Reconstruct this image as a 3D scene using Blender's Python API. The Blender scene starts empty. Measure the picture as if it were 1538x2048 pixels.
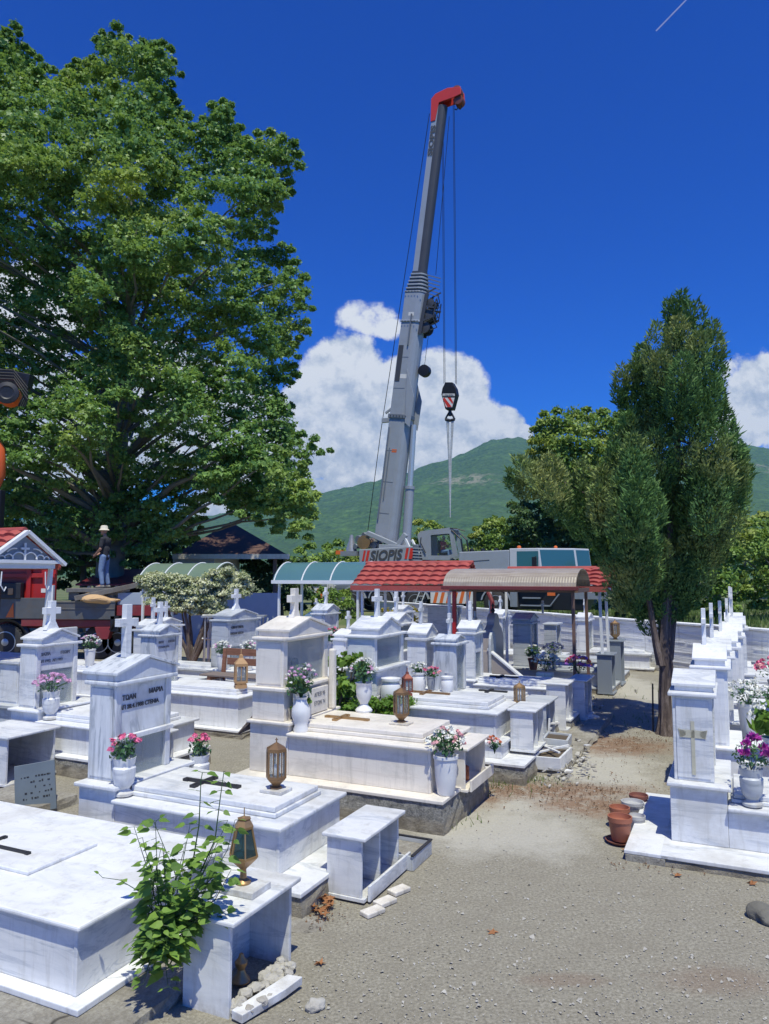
import bpy, bmesh, math, random
import numpy as np
from mathutils import Vector, Matrix, Quaternion
R_=math.radians
S=bpy.context.scene; COL=S.collection
# ---------------------------------------------------------------- camera
CH=2.5; FPX=1480.0; PIT=R_(4.87)
cd=bpy.data.cameras.new('camera'); cam=bpy.data.objects.new('camera',cd); COL.objects.link(cam)
cam.location=(0,0,CH); cam.rotation_euler=(R_(90)+PIT,0,0)
cd.sensor_fit='VERTICAL'; cd.sensor_height=36; cd.lens=FPX/2048*36; cd.clip_start=.1; cd.clip_end=20000
S.camera=cam
def ray(x,y):
    a=(x-769)/FPX; b=(1024-y)/FPX
    return a, math.cos(PIT)-b*math.sin(PIT), math.sin(PIT)+b*math.cos(PIT)
def at(x,y,z=0):                       # photo pixel -> world point at height z
    r=ray(x,y); t=(z-CH)/r[2]; return Vector((r[0]*t,r[1]*t,z))
def atd(x,y,d):                        # photo pixel -> world point at distance d along Y
    r=ray(x,y); t=d/r[1]; return Vector((r[0]*t,d,CH+r[2]*t))
# ---------------------------------------------------------------- world, sun
SUN_EL=R_(67); SUN_AZ=R_(10)           # azimuth to the right of straight behind the camera
W=bpy.data.worlds.new('World'); S.world=W; W.use_nodes=True
nt=W.node_tree; nt.nodes.clear(); L=nt.links
def nn(t,**k):
    n=nt.nodes.new(t)
    for a,b in k.items(): setattr(n,a,b)
    return n
def wm(op,a,b=None,c=None,clamp=False):
    n=nn('ShaderNodeMath',operation=op,use_clamp=clamp)
    for i,v in enumerate((a,b,c)):
        if v is None: continue
        if isinstance(v,(int,float)): n.inputs[i].default_value=v
        else: L.new(v,n.inputs[i])
    return n.outputs[0]
sky=nn('ShaderNodeTexSky',sky_type='NISHITA'); sky.sun_disc=False; sky.sun_elevation=SUN_EL
sky.sun_rotation=R_(180)-SUN_AZ; sky.altitude=300; sky.air_density=1.0; sky.dust_density=.35; sky.ozone_density=2.5
hs=nn('ShaderNodeHueSaturation'); hs.inputs['Saturation'].default_value=1.25; hs.inputs['Hue'].default_value=.508; hs.inputs['Value'].default_value=.95
L.new(sky.outputs[0],hs.inputs['Color'])
gm=nn('ShaderNodeGamma'); gm.inputs[1].default_value=1.22; L.new(hs.outputs[0],gm.inputs[0])
tn=nn('ShaderNodeMix',data_type='RGBA',blend_type='MULTIPLY'); tn.inputs[0].default_value=1; L.new(gm.outputs[0],tn.inputs[6]); tn.inputs[7].default_value=(.05,.42,1.0,1)
tc=nn('ShaderNodeTexCoord'); sx=nn('ShaderNodeSeparateXYZ'); L.new(tc.outputs['Generated'],sx.inputs[0])
yy=wm('MAXIMUM',sx.outputs[1],.02); A=wm('DIVIDE',sx.outputs[0],yy); B=wm('DIVIDE',sx.outputs[2],yy)
cv=nn('ShaderNodeCombineXYZ'); L.new(A,cv.inputs[0]); L.new(B,cv.inputs[1])
def noise(vec,scale,detail,rough=.55,dist=0):
    n=nn('ShaderNodeTexNoise'); n.inputs['Scale'].default_value=scale; n.inputs['Detail'].default_value=detail
    n.inputs['Roughness'].default_value=rough; n.inputs['Distortion'].default_value=dist; L.new(vec,n.inputs['Vector']); return n.outputs[0]
def shifted(dx,dy):
    v=nn('ShaderNodeVectorMath',operation='ADD'); L.new(cv.outputs[0],v.inputs[0]); v.inputs[1].default_value=(dx,dy,0); return v.outputs[0]
n1=noise(cv.outputs[0],14,14,.66); n2=noise(shifted(.010,.018),14,14,.66); n3=noise(cv.outputs[0],5,3,.5)
blobs=[]
for (px,py,rx,ry) in ((690,760,95,105),(640,860,110,110),(800,800,105,95),(880,800,110,105),(960,870,90,85),(1005,850,48,45),
    (760,900,190,90),(920,930,120,60),(560,900,120,90),(1040,868,28,24),(480,880,110,130),(330,820,160,150),(150,860,170,150),(60,620,130,110),
    (1510,800,70,85),(1545,760,50,60),(1480,860,60,40),(1600,800,110,120),(740,1010,420,60),(-200,780,200,200)):
    r=ray(px,py); blobs.append((r[0]/r[1],r[2]/r[1],rx/FPX,ry/FPX,1.0))
for (px,py,rx,ry) in ((735,635,62,36),(775,655,34,26),(1475,745,42,36)):
    r=ray(px,py); blobs.append((r[0]/r[1],r[2]/r[1],rx/FPX,ry/FPX,.34))
F=None
for (a,b,rx,ry,amp) in blobs:
    dx=wm('MULTIPLY',wm('SUBTRACT',A,a),1/rx); dy=wm('MULTIPLY',wm('SUBTRACT',B,b),1/ry)
    q=wm('ADD',wm('MULTIPLY',dx,dx),wm('MULTIPLY',dy,dy))
    v=wm('MULTIPLY',wm('SUBTRACT',1,q),amp); v=wm('MINIMUM',v,amp*.6)
    F=v if F is None else wm('MAXIMUM',F,v)
F=wm('MAXIMUM',F,-1.5)
D=wm('ADD',wm('ADD',F,.12),wm('MULTIPLY',wm('SUBTRACT',n1,.5),1.7))
mr=nn('ShaderNodeMapRange',interpolation_type='SMOOTHSTEP'); L.new(D,mr.inputs[0]); mr.inputs[1].default_value=.02; mr.inputs[2].default_value=.36; mask=mr.outputs[0]
front=wm('GREATER_THAN',sx.outputs[1],.05); mask=wm('MULTIPLY',mask,front)
rel=wm('MULTIPLY',wm('SUBTRACT',n1,n2),2.4)                      # relief: bright where the side towards the sun thins out
low=nn('ShaderNodeMapRange'); L.new(B,low.inputs[0]); low.inputs[1].default_value=.10; low.inputs[2].default_value=.33; low.inputs[3].default_value=-.14; low.inputs[4].default_value=.12
br=wm('ADD',wm('ADD',wm('ADD',rel,low.outputs[0]),wm('MULTIPLY',wm('SUBTRACT',n3,.5),.8)),.70,clamp=True)
cc=nn('ShaderNodeValToRGB'); L.new(br,cc.inputs[0])
cc.color_ramp.elements[0].position=.1; cc.color_ramp.elements[0].color=(.38,.46,.60,1); cc.color_ramp.elements[1].position=.85; cc.color_ramp.elements[1].color=(.93,.96,1,1)
e=cc.color_ramp.elements.new(.5); e.color=(.62,.69,.80,1)
bg1=nn('ShaderNodeBackground'); L.new(tn.outputs[2],bg1.inputs[0]); bg1.inputs[1].default_value=.11
bg2=nn('ShaderNodeBackground'); L.new(cc.outputs[0],bg2.inputs[0]); bg2.inputs[1].default_value=.86
# contrail
ra=ray(1312,62); rb=ray(1372,0); p0=(ra[0]/ra[1],ra[2]/ra[1]); p1=(rb[0]/rb[1],rb[2]/rb[1]); dl=math.hypot(p1[0]-p0[0],p1[1]-p0[1]); tx,ty=(p1[0]-p0[0])/dl,(p1[1]-p0[1])/dl
al=wm('ADD',wm('MULTIPLY',wm('SUBTRACT',A,p0[0]),tx),wm('MULTIPLY',wm('SUBTRACT',B,p0[1]),ty)); ac=wm('ABSOLUTE',wm('ADD',wm('MULTIPLY',wm('SUBTRACT',A,p0[0]),-ty),wm('MULTIPLY',wm('SUBTRACT',B,p0[1]),tx)))
trail=wm('MULTIPLY',wm('MULTIPLY',wm('GREATER_THAN',al,0),wm('LESS_THAN',al,dl*1.2)),wm('MULTIPLY',wm('SUBTRACT',1,wm('MULTIPLY',ac,700),clamp=True),.35))
mask=wm('MAXIMUM',mask,wm('MULTIPLY',trail,front))
mx=nn('ShaderNodeMixShader'); L.new(mask,mx.inputs[0]); L.new(bg1.outputs[0],mx.inputs[1]); L.new(bg2.outputs[0],mx.inputs[2])
wo=nn('ShaderNodeOutputWorld'); L.new(mx.outputs[0],wo.inputs[0])
sd=bpy.data.lights.new('sun','SUN'); so=bpy.data.objects.new('sun',sd); COL.objects.link(so)
sd.energy=4.5; sd.angle=R_(.5); sd.color=(1,.985,.80)
sdir=Vector((math.sin(SUN_AZ)*math.cos(SUN_EL),-math.cos(SUN_AZ)*math.cos(SUN_EL),math.sin(SUN_EL)))
so.rotation_euler=sdir.to_track_quat('Z','Y').to_euler()
S.view_settings.view_transform='Standard'; S.view_settings.look='None'; S.view_settings.gamma=1; S.view_settings.exposure=.06
S.render.engine='CYCLES'
S.cycles.volume_bounces=0; S.cycles.max_bounces=6; S.cycles.transparent_max_bounces=12
# ---------------------------------------------------------------- materials
MATS={}
class NB:
    def __init__(s,name):
        s.m=bpy.data.materials.new(name); s.m.use_nodes=True; s.t=s.m.node_tree; s.t.nodes.clear()
        s.out=s.t.nodes.new('ShaderNodeOutputMaterial'); s.b=s.t.nodes.new('ShaderNodeBsdfPrincipled'); s.t.links.new(s.b.outputs[0],s.out.inputs[0])
        s.co=s.t.nodes.new('ShaderNodeTexCoord').outputs['Object']
    def set(s,k,v):
        i=s.b.inputs[k]
        if isinstance(v,bpy.types.NodeSocket): s.t.links.new(v,i)
        else: i.default_value=v
    def link(s,v,i):
        if isinstance(v,bpy.types.NodeSocket): s.t.links.new(v,i)
        elif isinstance(v,tuple) and len(v)==3 and i.type=='RGBA': i.default_value=(*v,1)
        else: i.default_value=v
    def map(s,scale=(1,1,1),rot=(0,0,0),loc=(0,0,0),src=None):
        n=s.t.nodes.new('ShaderNodeMapping'); n.inputs['Scale'].default_value=scale; n.inputs['Rotation'].default_value=rot; n.inputs['Location'].default_value=loc
        s.t.links.new(src or s.co,n.inputs[0]); return n.outputs[0]
    def noise(s,scale,detail=4,rough=.55,dist=0,vec=None):
        n=s.t.nodes.new('ShaderNodeTexNoise'); n.inputs['Scale'].default_value=scale; n.inputs['Detail'].default_value=detail; n.inputs['Roughness'].default_value=rough; n.inputs['Distortion'].default_value=dist
        s.t.links.new(vec or s.co,n.inputs['Vector']); return n.outputs[0]
    def vor(s,scale,vec=None,out='Distance',feature='F1'):
        n=s.t.nodes.new('ShaderNodeTexVoronoi'); n.feature=feature; n.inputs['Scale'].default_value=scale; s.t.links.new(vec or s.co,n.inputs['Vector']); return n.outputs[out]
    def ramp(s,v,*st):
        n=s.t.nodes.new('ShaderNodeValToRGB'); s.t.links.new(v,n.inputs[0]); e=n.color_ramp.elements
        while len(e)<len(st): e.new(.5)
        for q,(p,c) in zip(e,st): q.position=p; q.color=(*c,1) if isinstance(c,tuple) else (c,c,c,1)
        return n.outputs[0]
    def mix(s,f,a,b,mode='MIX'):
        n=s.t.nodes.new('ShaderNodeMix'); n.data_type='RGBA'; n.blend_type=mode
        s.link(f,n.inputs[0]); s.link(a,n.inputs[6]); s.link(b,n.inputs[7]); return n.outputs[2]
    def math(s,op,a,b=0.0,clamp=False):
        n=s.t.nodes.new('ShaderNodeMath'); n.operation=op; n.use_clamp=clamp; s.link(a,n.inputs[0]); s.link(b,n.inputs[1]); return n.outputs[0]
    def sep(s,src=None):
        n=s.t.nodes.new('ShaderNodeSeparateXYZ'); s.t.links.new(src or s.co,n.inputs[0]); return n.outputs
    def attr(s,name):
        n=s.t.nodes.new('ShaderNodeAttribute'); n.attribute_name=name; return n.outputs['Fac']
    def bump(s,h,strength=.3,dist=.01):
        n=s.t.nodes.new('ShaderNodeBump'); n.inputs['Strength'].default_value=strength; n.inputs['Distance'].default_value=dist; s.t.links.new(h,n.inputs['Height']); s.t.links.new(n.outputs[0],s.b.inputs['Normal'])
def plain(name,col,rough=.6,metal=0,var=.12,scale=6,bump=0,spec=.5,coat=0,dirt=0):
    b=NB(name); n=b.noise(scale,5); c=b.mix(n,tuple(x*(1-var) for x in col),tuple(min(1,x*(1+var)) for x in col))
    if dirt:
        d=b.ramp(b.noise(2.3,8,.7),(.48,0.0),(.7,1.0)); c=b.mix(b.math('MULTIPLY',d,dirt),c,(.16,.12,.08))
    b.set('Base Color',c); b.set('Roughness',rough); b.set('Metallic',metal); b.set('Specular IOR Level',spec); b.set('Coat Weight',coat)
    if bump: b.bump(b.noise(scale*6,6),bump,.01)
    MATS[name]=b.m; return b.m
def marble(name,base,vein,amount,rough=.35,dirv=(0,0,0),sc=(1.2,3.2,9)):
    b=NB(name); v=b.map(sc,dirv); n=b.noise(1.1,9,.62,1.2,v); f=b.ramp(n,(.40,0.0),(.52,.15),(.60,1.0),(.66,.1),(.75,.5))
    n2=b.noise(2.6,8,.7,.5,v); g=b.ramp(n2,(.45,0.0),(.75,1.0))
    c=b.mix(b.math('MULTIPLY',f,amount),base,vein); c=b.mix(b.math('MULTIPLY',g,amount*.8),c,tuple((x+y)/2 for x,y in zip(base,vein)))
    st=b.map((5,5,.5)); d=b.ramp(b.noise(2.0,7,.75,.3,st),(.52,0.0),(.8,1.0)); c=b.mix(b.math('MULTIPLY',d,.62),c,(.33,.31,.26))
    bl=b.ramp(b.noise(1.3,9,.72,.4),(.50,0.0),(.62,1.0)); c=b.mix(b.math('MULTIPLY',bl,.38),c,(.43,.41,.36))
    sp=b.ramp(b.noise(24,5,.8),(.66,0.0),(.74,1.0)); c=b.mix(b.math('MULTIPLY',sp,.45),c,(.22,.21,.19))
    # grime creeping up from the ground
    z=b.sep()[2]; low=b.math('SUBTRACT',1,b.math('MULTIPLY',z,9),True); lw=b.math('MULTIPLY',low,b.ramp(b.noise(7,6,.7),(.38,0.0),(.65,1.0)),True)
    c=b.mix(b.math('MULTIPLY',lw,.75),c,(.27,.23,.17))
    b.set('Base Color',c); b.set('Roughness',b.ramp(b.noise(4,4),(.3,rough-.05),(.8,rough+.2))); b.bump(b.noise(40,5,.6),.08,.004); MATS[name]=b.m
marble('marble',(.75,.75,.745),(.42,.45,.50),.75)
marble('marble_grey',(.66,.68,.71),(.30,.33,.38),.95,sc=(9,3,1.1))
marble('marble_pure',(.80,.80,.80),(.60,.62,.65),.5)
marble('marble_cream',(.80,.745,.66),(.62,.55,.47),.45)
marble('marble_dull',(.52,.54,.56),(.30,.33,.36),.9,.5)
plain('crane_light',(.55,.57,.60),.35,var=.06,dirt=.1)
plain('slate',(.13,.16,.185),.45,var=.3,scale=3)
plain('granite_brown',(.38,.33,.30),.3,var=.25,scale=60)
plain('granite_grey',(.24,.27,.31),.3,var=.25,scale=80)
plain('bronze',(.27,.16,.08),.42,metal=.55,var=.25,scale=20,dirt=.2)
plain('brass',(.42,.26,.12),.40,metal=.6,var=.3,scale=25,dirt=.25)
plain('copper_red',(.27,.08,.05),.4,metal=.4,var=.2,scale=20)
plain('dark_metal',(.035,.035,.04),.5,metal=.3,var=.3)
plain('letter',(.07,.07,.075),.6)
plain('letter_black',(.015,.015,.017),.6)
plain('letter_grey',(.20,.20,.21),.6)
plain('gold_paint',(.52,.49,.37),.45,var=.2,scale=30)
plain('white_paint',(.74,.75,.75),.45,var=.07,scale=4,dirt=.12)
plain('white_plastic',(.72,.72,.72),.4,var=.05)
plain('pot_white',(.42,.42,.43),.5,var=.1,dirt=.3)
plain('grey_plastic',(.30,.32,.35),.5,var=.1)
plain('terracotta',(.33,.115,.065),.6,var=.2,scale=12,dirt=.2)
plain('terracotta_dark',(.20,.075,.055),.6,var=.2,scale=12)
plain('soil',(.10,.075,.05),.9,var=.4,scale=30,bump=.6)
b=NB('concrete'); gr=b.noise(26,8,.8); big=b.noise(3,7,.7); ck=b.vor(1.7,feature='DISTANCE_TO_EDGE',vec=b.mix(.16,b.map((1,1,1),(0,0,.4)),b.t.nodes.new('ShaderNodeTexNoise').outputs[1]))
c=b.mix(b.ramp(gr,(.35,0.0),(.68,1.0)),(.22,.20,.165),(.50,.47,.40)); c=b.mix(b.ramp(big,(.42,0.0),(.66,.75)),c,(.20,.175,.135)); c=b.mix(b.math('MULTIPLY',b.ramp(ck,(.004,1.0),(.014,0.0)),b.ramp(b.noise(1.4,4),(.5,0.0),(.58,1.0))),c,(.08,.07,.055)); b.set('Base Color',c); b.set('Roughness',.92); b.bump(b.math('ADD',gr,big),.9,.02); MATS['concrete']=b.m
b=NB('footing'); z=b.sep()[2]; pb=b.vor(38); gr=b.noise(30,7,.8)
c=b.mix(b.ramp(gr,(.35,0.0),(.65,1.0)),(.10,.10,.095),(.42,.405,.37)); c2=b.mix(b.ramp(b.noise(5,7,.7),(.35,0.0),(.65,1.0)),(.17,.145,.11),(.38,.34,.27))
c=b.mix(b.ramp(b.math('ADD',z,b.math('MULTIPLY',b.noise(4,5),.10)),(.15,1.0),(.20,0.0)),c,c2); b.set('Base Color',c); b.set('Roughness',.95); b.bump(b.math('ADD',b.math('MULTIPLY',gr,1.0),b.noise(7,5,.6)),1.0,.03); MATS['footing']=b.m
plain('rubble',(.42,.40,.36),.9,var=.35,scale=14,bump=.5,dirt=.5)
plain('red_tile',(.38,.075,.06),.6,var=.28,scale=3,dirt=.22)
plain('red_paint',(.42,.022,.02),.4,var=.12,scale=3,dirt=.15)
plain('dark_red',(.16,.028,.026),.45,var=.2,dirt=.1)
plain('chassis_red',(.22,.025,.03),.5,var=.25,dirt=.35)
plain('post_brown',(.17,.10,.075),.6,var=.25,scale=9)
plain('crane_grey',(.36,.385,.42),.38,metal=.1,var=.07,scale=2,dirt=.12)
plain('crane_mid',(.20,.22,.25),.42,metal=.2,var=.1,scale=2,dirt=.1)
plain('crane_dark',(.060,.062,.070),.45,var=.2,scale=2)
plain('crane_red',(.62,.045,.03),.4,var=.1)
plain('crane_black',(.012,.012,.014),.45)
plain('chrome',(.5,.54,.58),.3,metal=.35,var=.05)
plain('rubber',(.028,.028,.030),.8,var=.3,scale=8,dirt=.3)
plain('rim',(.40,.41,.42),.4,metal=.5,var=.15,dirt=.2)
plain('orange',(.70,.12,.02),.45,var=.1)
plain('stripe_orange',(.75,.16,.03),.5)
plain('stripe_white',(.72,.70,.66),.5,dirt=.1)
plain('steel_side',(.13,.135,.14),.55,metal=.4,var=.4,scale=2.5,dirt=.75)
plain('rusty_beam',(.19,.18,.165),.65,metal=.3,var=.4,scale=7,dirt=.6)
plain('timber',(.42,.25,.12),.7,var=.25,scale=10)
plain('sand',(.55,.36,.19),.9,var=.2,scale=15)
plain('roof_brown',(.12,.065,.05),.8,var=.3,scale=7,bump=.3)
plain('wall_white',(.62,.65,.68),.8,var=.08)
plain('wall_blue',(.34,.40,.50),.8,var=.1)
plain('skin',(.42,.22,.15),.55,var=.06)
plain('cloth_black',(.025,.026,.032),.9,var=.3,scale=14)
plain('denim',(.16,.23,.37),.9,var=.35,scale=18)
plain('cloth_red',(.55,.03,.04),.9,var=.15)
plain('cloth_cream',(.66,.60,.48),.9,var=.1)
plain('shoe',(.22,.20,.17),.8)
plain('petal_pink',(.75,.16,.30),.6,var=.35,scale=30)
plain('petal_lilac',(.72,.42,.62),.6,var=.3,scale=30)
plain('petal_magenta',(.38,.03,.30),.6,var=.4,scale=30)
plain('petal_white',(.78,.78,.72),.6,var=.08,scale=30)
plain('petal_rose',(.80,.42,.42),.6,var=.25,scale=30)
plain('petal_orange',(.70,.22,.10),.6,var=.3,scale=30)
plain('petal_violet',(.35,.14,.50),.6,var=.3,scale=30)
plain('petal_blue',(.10,.12,.25),.6,var=.3,scale=30)
plain('litter',(.15,.085,.045),.9,var=.4,scale=40)
plain('dry_leaf',(.30,.13,.05),.8,var=.3,scale=30)
b=NB('bark_cypress'); g=b.noise(3,9,.75,.6,b.map((6,6,.9))); b.set('Base Color',b.ramp(g,(.32,(.045,.032,.028)),(.5,(.14,.105,.09)),(.68,(.26,.21,.185)))); b.set('Roughness',.95); b.bump(g,1.0,.04); MATS['bark_cypress']=b.m
plain('bark_plane',(.16,.15,.125),.9,var=.5,scale=3,bump=.4)
plain('photo_grey',(.10,.12,.13),.3,var=.3,scale=9)
plain('green_glass_wool',(.06,.16,.08),.7,var=.2)
# wood with grain
b=NB('wood'); g=b.noise(3,8,.6,1.5,b.map((1,12,12))); b.set('Base Color',b.ramp(g,(.3,(.16,.065,.035)),(.7,(.34,.16,.09)))); b.set('Roughness',.6); MATS['wood']=b.m
b=NB('wood_grey'); g=b.noise(3,8,.6,1.5,b.map((1,12,12))); b.set('Base Color',b.ramp(g,(.3,(.13,.10,.09)),(.7,(.27,.22,.19)))); b.set('Roughness',.75); MATS['wood_grey']=b.m
b=NB('polycarb_brown'); g=b.noise(2,8,.6,.6,b.map((1,9,1))); b.set('Base Color',b.ramp(g,(.3,(.27,.22,.17)),(.7,(.42,.37,.31)))); b.set('Roughness',.35); b.bump(b.math('SINE',b.math('MULTIPLY',b.sep()[0],120)),.25,.006); MATS['polycarb_brown']=b.m
def glassy(name,tint,opac,rough=.06):
    b=NB(name); t=b.t; tr=t.nodes.new('ShaderNodeBsdfTransparent'); tr.inputs[0].default_value=(*[min(1,x*2.2+.35) for x in tint],1)
    b.set('Base Color',(*tint,1)); b.set('Roughness',rough); b.set('Specular IOR Level',.8)
    mix=t.nodes.new('ShaderNodeMixShader'); mix.inputs[0].default_value=opac; t.links.new(tr.outputs[0],mix.inputs[1]); t.links.new(b.b.outputs[0],mix.inputs[2]); t.links.new(mix.outputs[0],b.out.inputs[0]); MATS[name]=b.m
glassy('glass',(.45,.52,.55),.30); glassy('glass_clear',(.25,.30,.32),.12); glassy('glass_teal',(.05,.16,.19),.86,.12); glassy('glass_dark',(.04,.07,.08),.6)
glassy('polycarb_blue',(.10,.22,.25),.80,.25); glassy('polycarb_green',(.17,.24,.17),.86,.4)
def foliage(name,dark,light,yel=None,trans=.35,patch=.35,rough=.5,cool=None,spec=.35):
    b=NB(name); r=b.attr('tint'); c=b.mix(r,dark,light)
    if yel: c=b.mix(b.ramp(b.noise(patch,3),(.5,0.0),(.68,1.0)),c,yel)
    if cool: c=b.mix(b.ramp(b.sep()[2],(.0,0.0),(1.0,1.0)),c,cool)
    b.set('Base Color',c); b.set('Roughness',rough); b.set('Specular IOR Level',spec)
    t=b.t; tl=t.nodes.new('ShaderNodeBsdfTranslucent'); b.link(b.mix(.5,c,(.30,.42,.05)),tl.inputs[0]); mix=t.nodes.new('ShaderNodeMixShader'); mix.inputs[0].default_value=trans
    t.links.new(b.b.outputs[0],mix.inputs[1]); t.links.new(tl.outputs[0],mix.inputs[2]); t.links.new(mix.outputs[0],b.out.inputs[0]); MATS[name]=b.m
foliage('leaf_plane',(.055,.16,.04),(.30,.48,.13),(.40,.50,.11),.38,.22,.46,None,.4)
foliage('leaf_cypress',(.045,.11,.035),(.17,.30,.10),(.29,.32,.11),.08,.8,.8,None,.08)
foliage('leaf_orchard',(.09,.19,.035),(.30,.43,.09),(.44,.45,.09),.3,.3)
foliage('leaf_dark',(.03,.08,.03),(.11,.19,.06),None,.2)
foliage('leaf_bright',(.08,.18,.03),(.20,.36,.06),None,.4)
foliage('leaf_climber',(.09,.19,.04),(.26,.42,.08),None,.4)
foliage('leaf_variegated',(.30,.36,.14),(.85,.83,.60),None,.25)
foliage('leaf_yellow',(.25,.20,.03),(.55,.42,.05),None,.3)
foliage('leaf_bouquet',(.03,.09,.04),(.09,.20,.09),None,.2)
foliage('grass_blade',(.07,.13,.03),(.20,.27,.08),None,.3)
# ---------------------------------------------------------------- mesh helpers
class MB:
    def __init__(s): s.v=[]; s.f=[]
    def add(s,vs,fs):
        o=len(s.v); s.v.extend([tuple(p) for p in vs]); s.f.extend([tuple(i+o for i in f) for f in fs]); return s
    def box(s,x0,x1,y0,y1,z0,z1):
        return s.add([(x0,y0,z0),(x1,y0,z0),(x1,y1,z0),(x0,y1,z0),(x0,y0,z1),(x1,y0,z1),(x1,y1,z1),(x0,y1,z1)],[(0,3,2,1),(4,5,6,7),(0,1,5,4),(1,2,6,5),(2,3,7,6),(3,0,4,7)])
    def obox(s,c,ax,ay,az,hx,hy,hz):
        c=Vector(c); ax,ay,az=Vector(ax).normalized()*hx,Vector(ay).normalized()*hy,Vector(az).normalized()*hz
        vs=[c+i*ax+j*ay+k*az for k in (-1,1) for (i,j) in ((-1,-1),(1,-1),(1,1),(-1,1))]
        return s.add(vs,[(0,3,2,1),(4,5,6,7),(0,1,5,4),(1,2,6,5),(2,3,7,6),(3,0,4,7)])
    def beam(s,a,b,w,h,up=(0,0,1)):
        a,b=Vector(a),Vector(b); d=(b-a); ln=d.length; d.normalize(); sd=d.cross(Vector(up)); 
        if sd.length<1e-4: sd=d.cross(Vector((1,0,0)))
        sd.normalize(); u=sd.cross(d); return s.obox((a+b)/2,d,sd,u,ln/2,w/2,h/2)
    def prism(s,pts,vec):
        n=len(pts); vec=Vector(vec); P=[Vector(p) for p in pts]; return s.add(P+[p+vec for p in P],[tuple(range(n-1,-1,-1)),tuple(range(n,2*n))]+[(i,(i+1)%n,n+(i+1)%n,n+i) for i in range(n)])
    def tube(s,pts,rad,n=8,cap=True):
        P=[Vector(p) for p in pts]; m=len(P); rad=rad if hasattr(rad,'__len__') else [rad]*m; vs=[]; ref=None
        for i,p in enumerate(P):
            t=(P[min(i+1,m-1)]-P[max(i-1,0)]).normalized()
            if ref is None: ref=Vector((0,0,1)) if abs(t.z)<.9 else Vector((1,0,0))
            a=t.cross(ref).normalized(); b=a.cross(t).normalized(); ref=b
            for k in range(n): q=2*math.pi*k/n; vs.append(p+(a*math.cos(q)+b*math.sin(q))*rad[i])
        fs=[(i*n+k,i*n+(k+1)%n,(i+1)*n+(k+1)%n,(i+1)*n+k) for i in range(m-1) for k in range(n)]
        if cap: fs+= [tuple(range(n-1,-1,-1)),tuple(range((m-1)*n,m*n))]
        return s.add(vs,fs)
    def lathe(s,prof,n=20,c=(0,0,0),axis=None,rot=0):
        vs=[];c=Vector(c); q=Vector((0,0,1)).rotation_difference(Vector(axis)) if axis is not None else None
        for (r,z) in prof:
            for k in range(n):
                a=2*math.pi*k/n+rot; p=Vector((r*math.cos(a),r*math.sin(a),z)); vs.append(c+(q@p if q else p))
        m=len(prof); fs=[(i*n+k,i*n+(k+1)%n,(i+1)*n+(k+1)%n,(i+1)*n+k) for i in range(m-1) for k in range(n)]+[tuple(range(n-1,-1,-1)),tuple(range((m-1)*n,m*n))]
        return s.add(vs,fs)
    def build(s,name,mat,parent=None,loc=(0,0,0),rz=0,bevel=0,smooth=False,segs=2):
        me=bpy.data.meshes.new(name); me.from_pydata(s.v,[],s.f); me.validate(); me.update()
        m=MATS[mat] if isinstance(mat,str) else mat; me.materials.append(m)
        o=bpy.data.objects.new(name,me); COL.objects.link(o); o.location=loc; o.rotation_euler=(0,0,rz)
        if parent: o.parent=parent
        if smooth:
            me.polygons.foreach_set('use_smooth',[True]*len(me.polygons)); me.set_sharp_from_angle(angle=R_(38))
        if bevel: md=o.modifiers.new('bevel','BEVEL'); md.width=bevel; md.segments=segs; md.limit_method='ANGLE'; md.angle_limit=R_(40)
        return o
def tag(o,label=None,cat=None,group=None,kind=None):
    if label: o['label']=label
    if cat: o['category']=cat
    if group: o['group']=group
    if kind: o['kind']=kind
    return o
def empty(name,label,cat,loc=(0,0,0),rz=0,group=None):
    o=bpy.data.objects.new(name,None); COL.objects.link(o); o.location=loc; o.rotation_euler=(0,0,rz); o.empty_display_size=.1; return tag(o,label,cat,group)
def np_mesh(name,V,nper,mat,parent=None,tint=None,loc=(0,0,0),faces=None):
    """V (k,3): consecutive groups of nper vertices make one face each"""
    k=len(V)//nper; me=bpy.data.meshes.new(name); me.vertices.add(len(V)); me.vertices.foreach_set('co',V.astype(np.float32).ravel())
    me.loops.add(k*nper); me.loops.foreach_set('vertex_index',np.arange(k*nper,dtype=np.int32)); me.polygons.add(k)
    me.polygons.foreach_set('loop_start',np.arange(0,k*nper,nper,dtype=np.int32)); me.update(calc_edges=True)
    if tint is not None:
        a=me.attributes.new('tint','FLOAT','FACE'); a.data.foreach_set('value',tint.astype(np.float32))
    me.materials.append(MATS[mat]); o=bpy.data.objects.new(name,me); COL.objects.link(o); o.location=loc
    if parent: o.parent=parent
    return o
def leaves(P,N,size,rng,asp=.75,droop=0.3,fold=.25,star=False):
    """diamond leaves at points P facing N"""
    n=len(P); N=N/np.maximum(np.linalg.norm(N,axis=1,keepdims=True),1e-6); T=rng.normal(size=(n,3)); T[:,2]-=droop*2
    T-=N*(T*N).sum(1,keepdims=True); T/=np.maximum(np.linalg.norm(T,axis=1,keepdims=True),1e-6); Sd=np.cross(N,T); s=(size*(.6+.8*rng.random(n)))[:,None] if np.isscalar(size) else size[:,None]
    if star:   # five-pointed, lobed leaf: one 10-gon
        q=[]
        for k in range(8):
            a=2*math.pi*k/8+.39; r=.5 if k%2==0 else .24
            q.append(P+s*(T*math.cos(a)*r+Sd*math.sin(a)*r)+N*s*(.1*(k%2)))
        return np.stack(q,1).reshape(-1,3),8
    a=P-T*s*.5; c=P+T*s*.5-N*s*fold*.4; b=P+Sd*s*asp*.5+N*s*fold*.3; d=P-Sd*s*asp*.5+N*s*fold*.3
    return np.stack([a,b,c,d],1).reshape(-1,3),4
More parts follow.
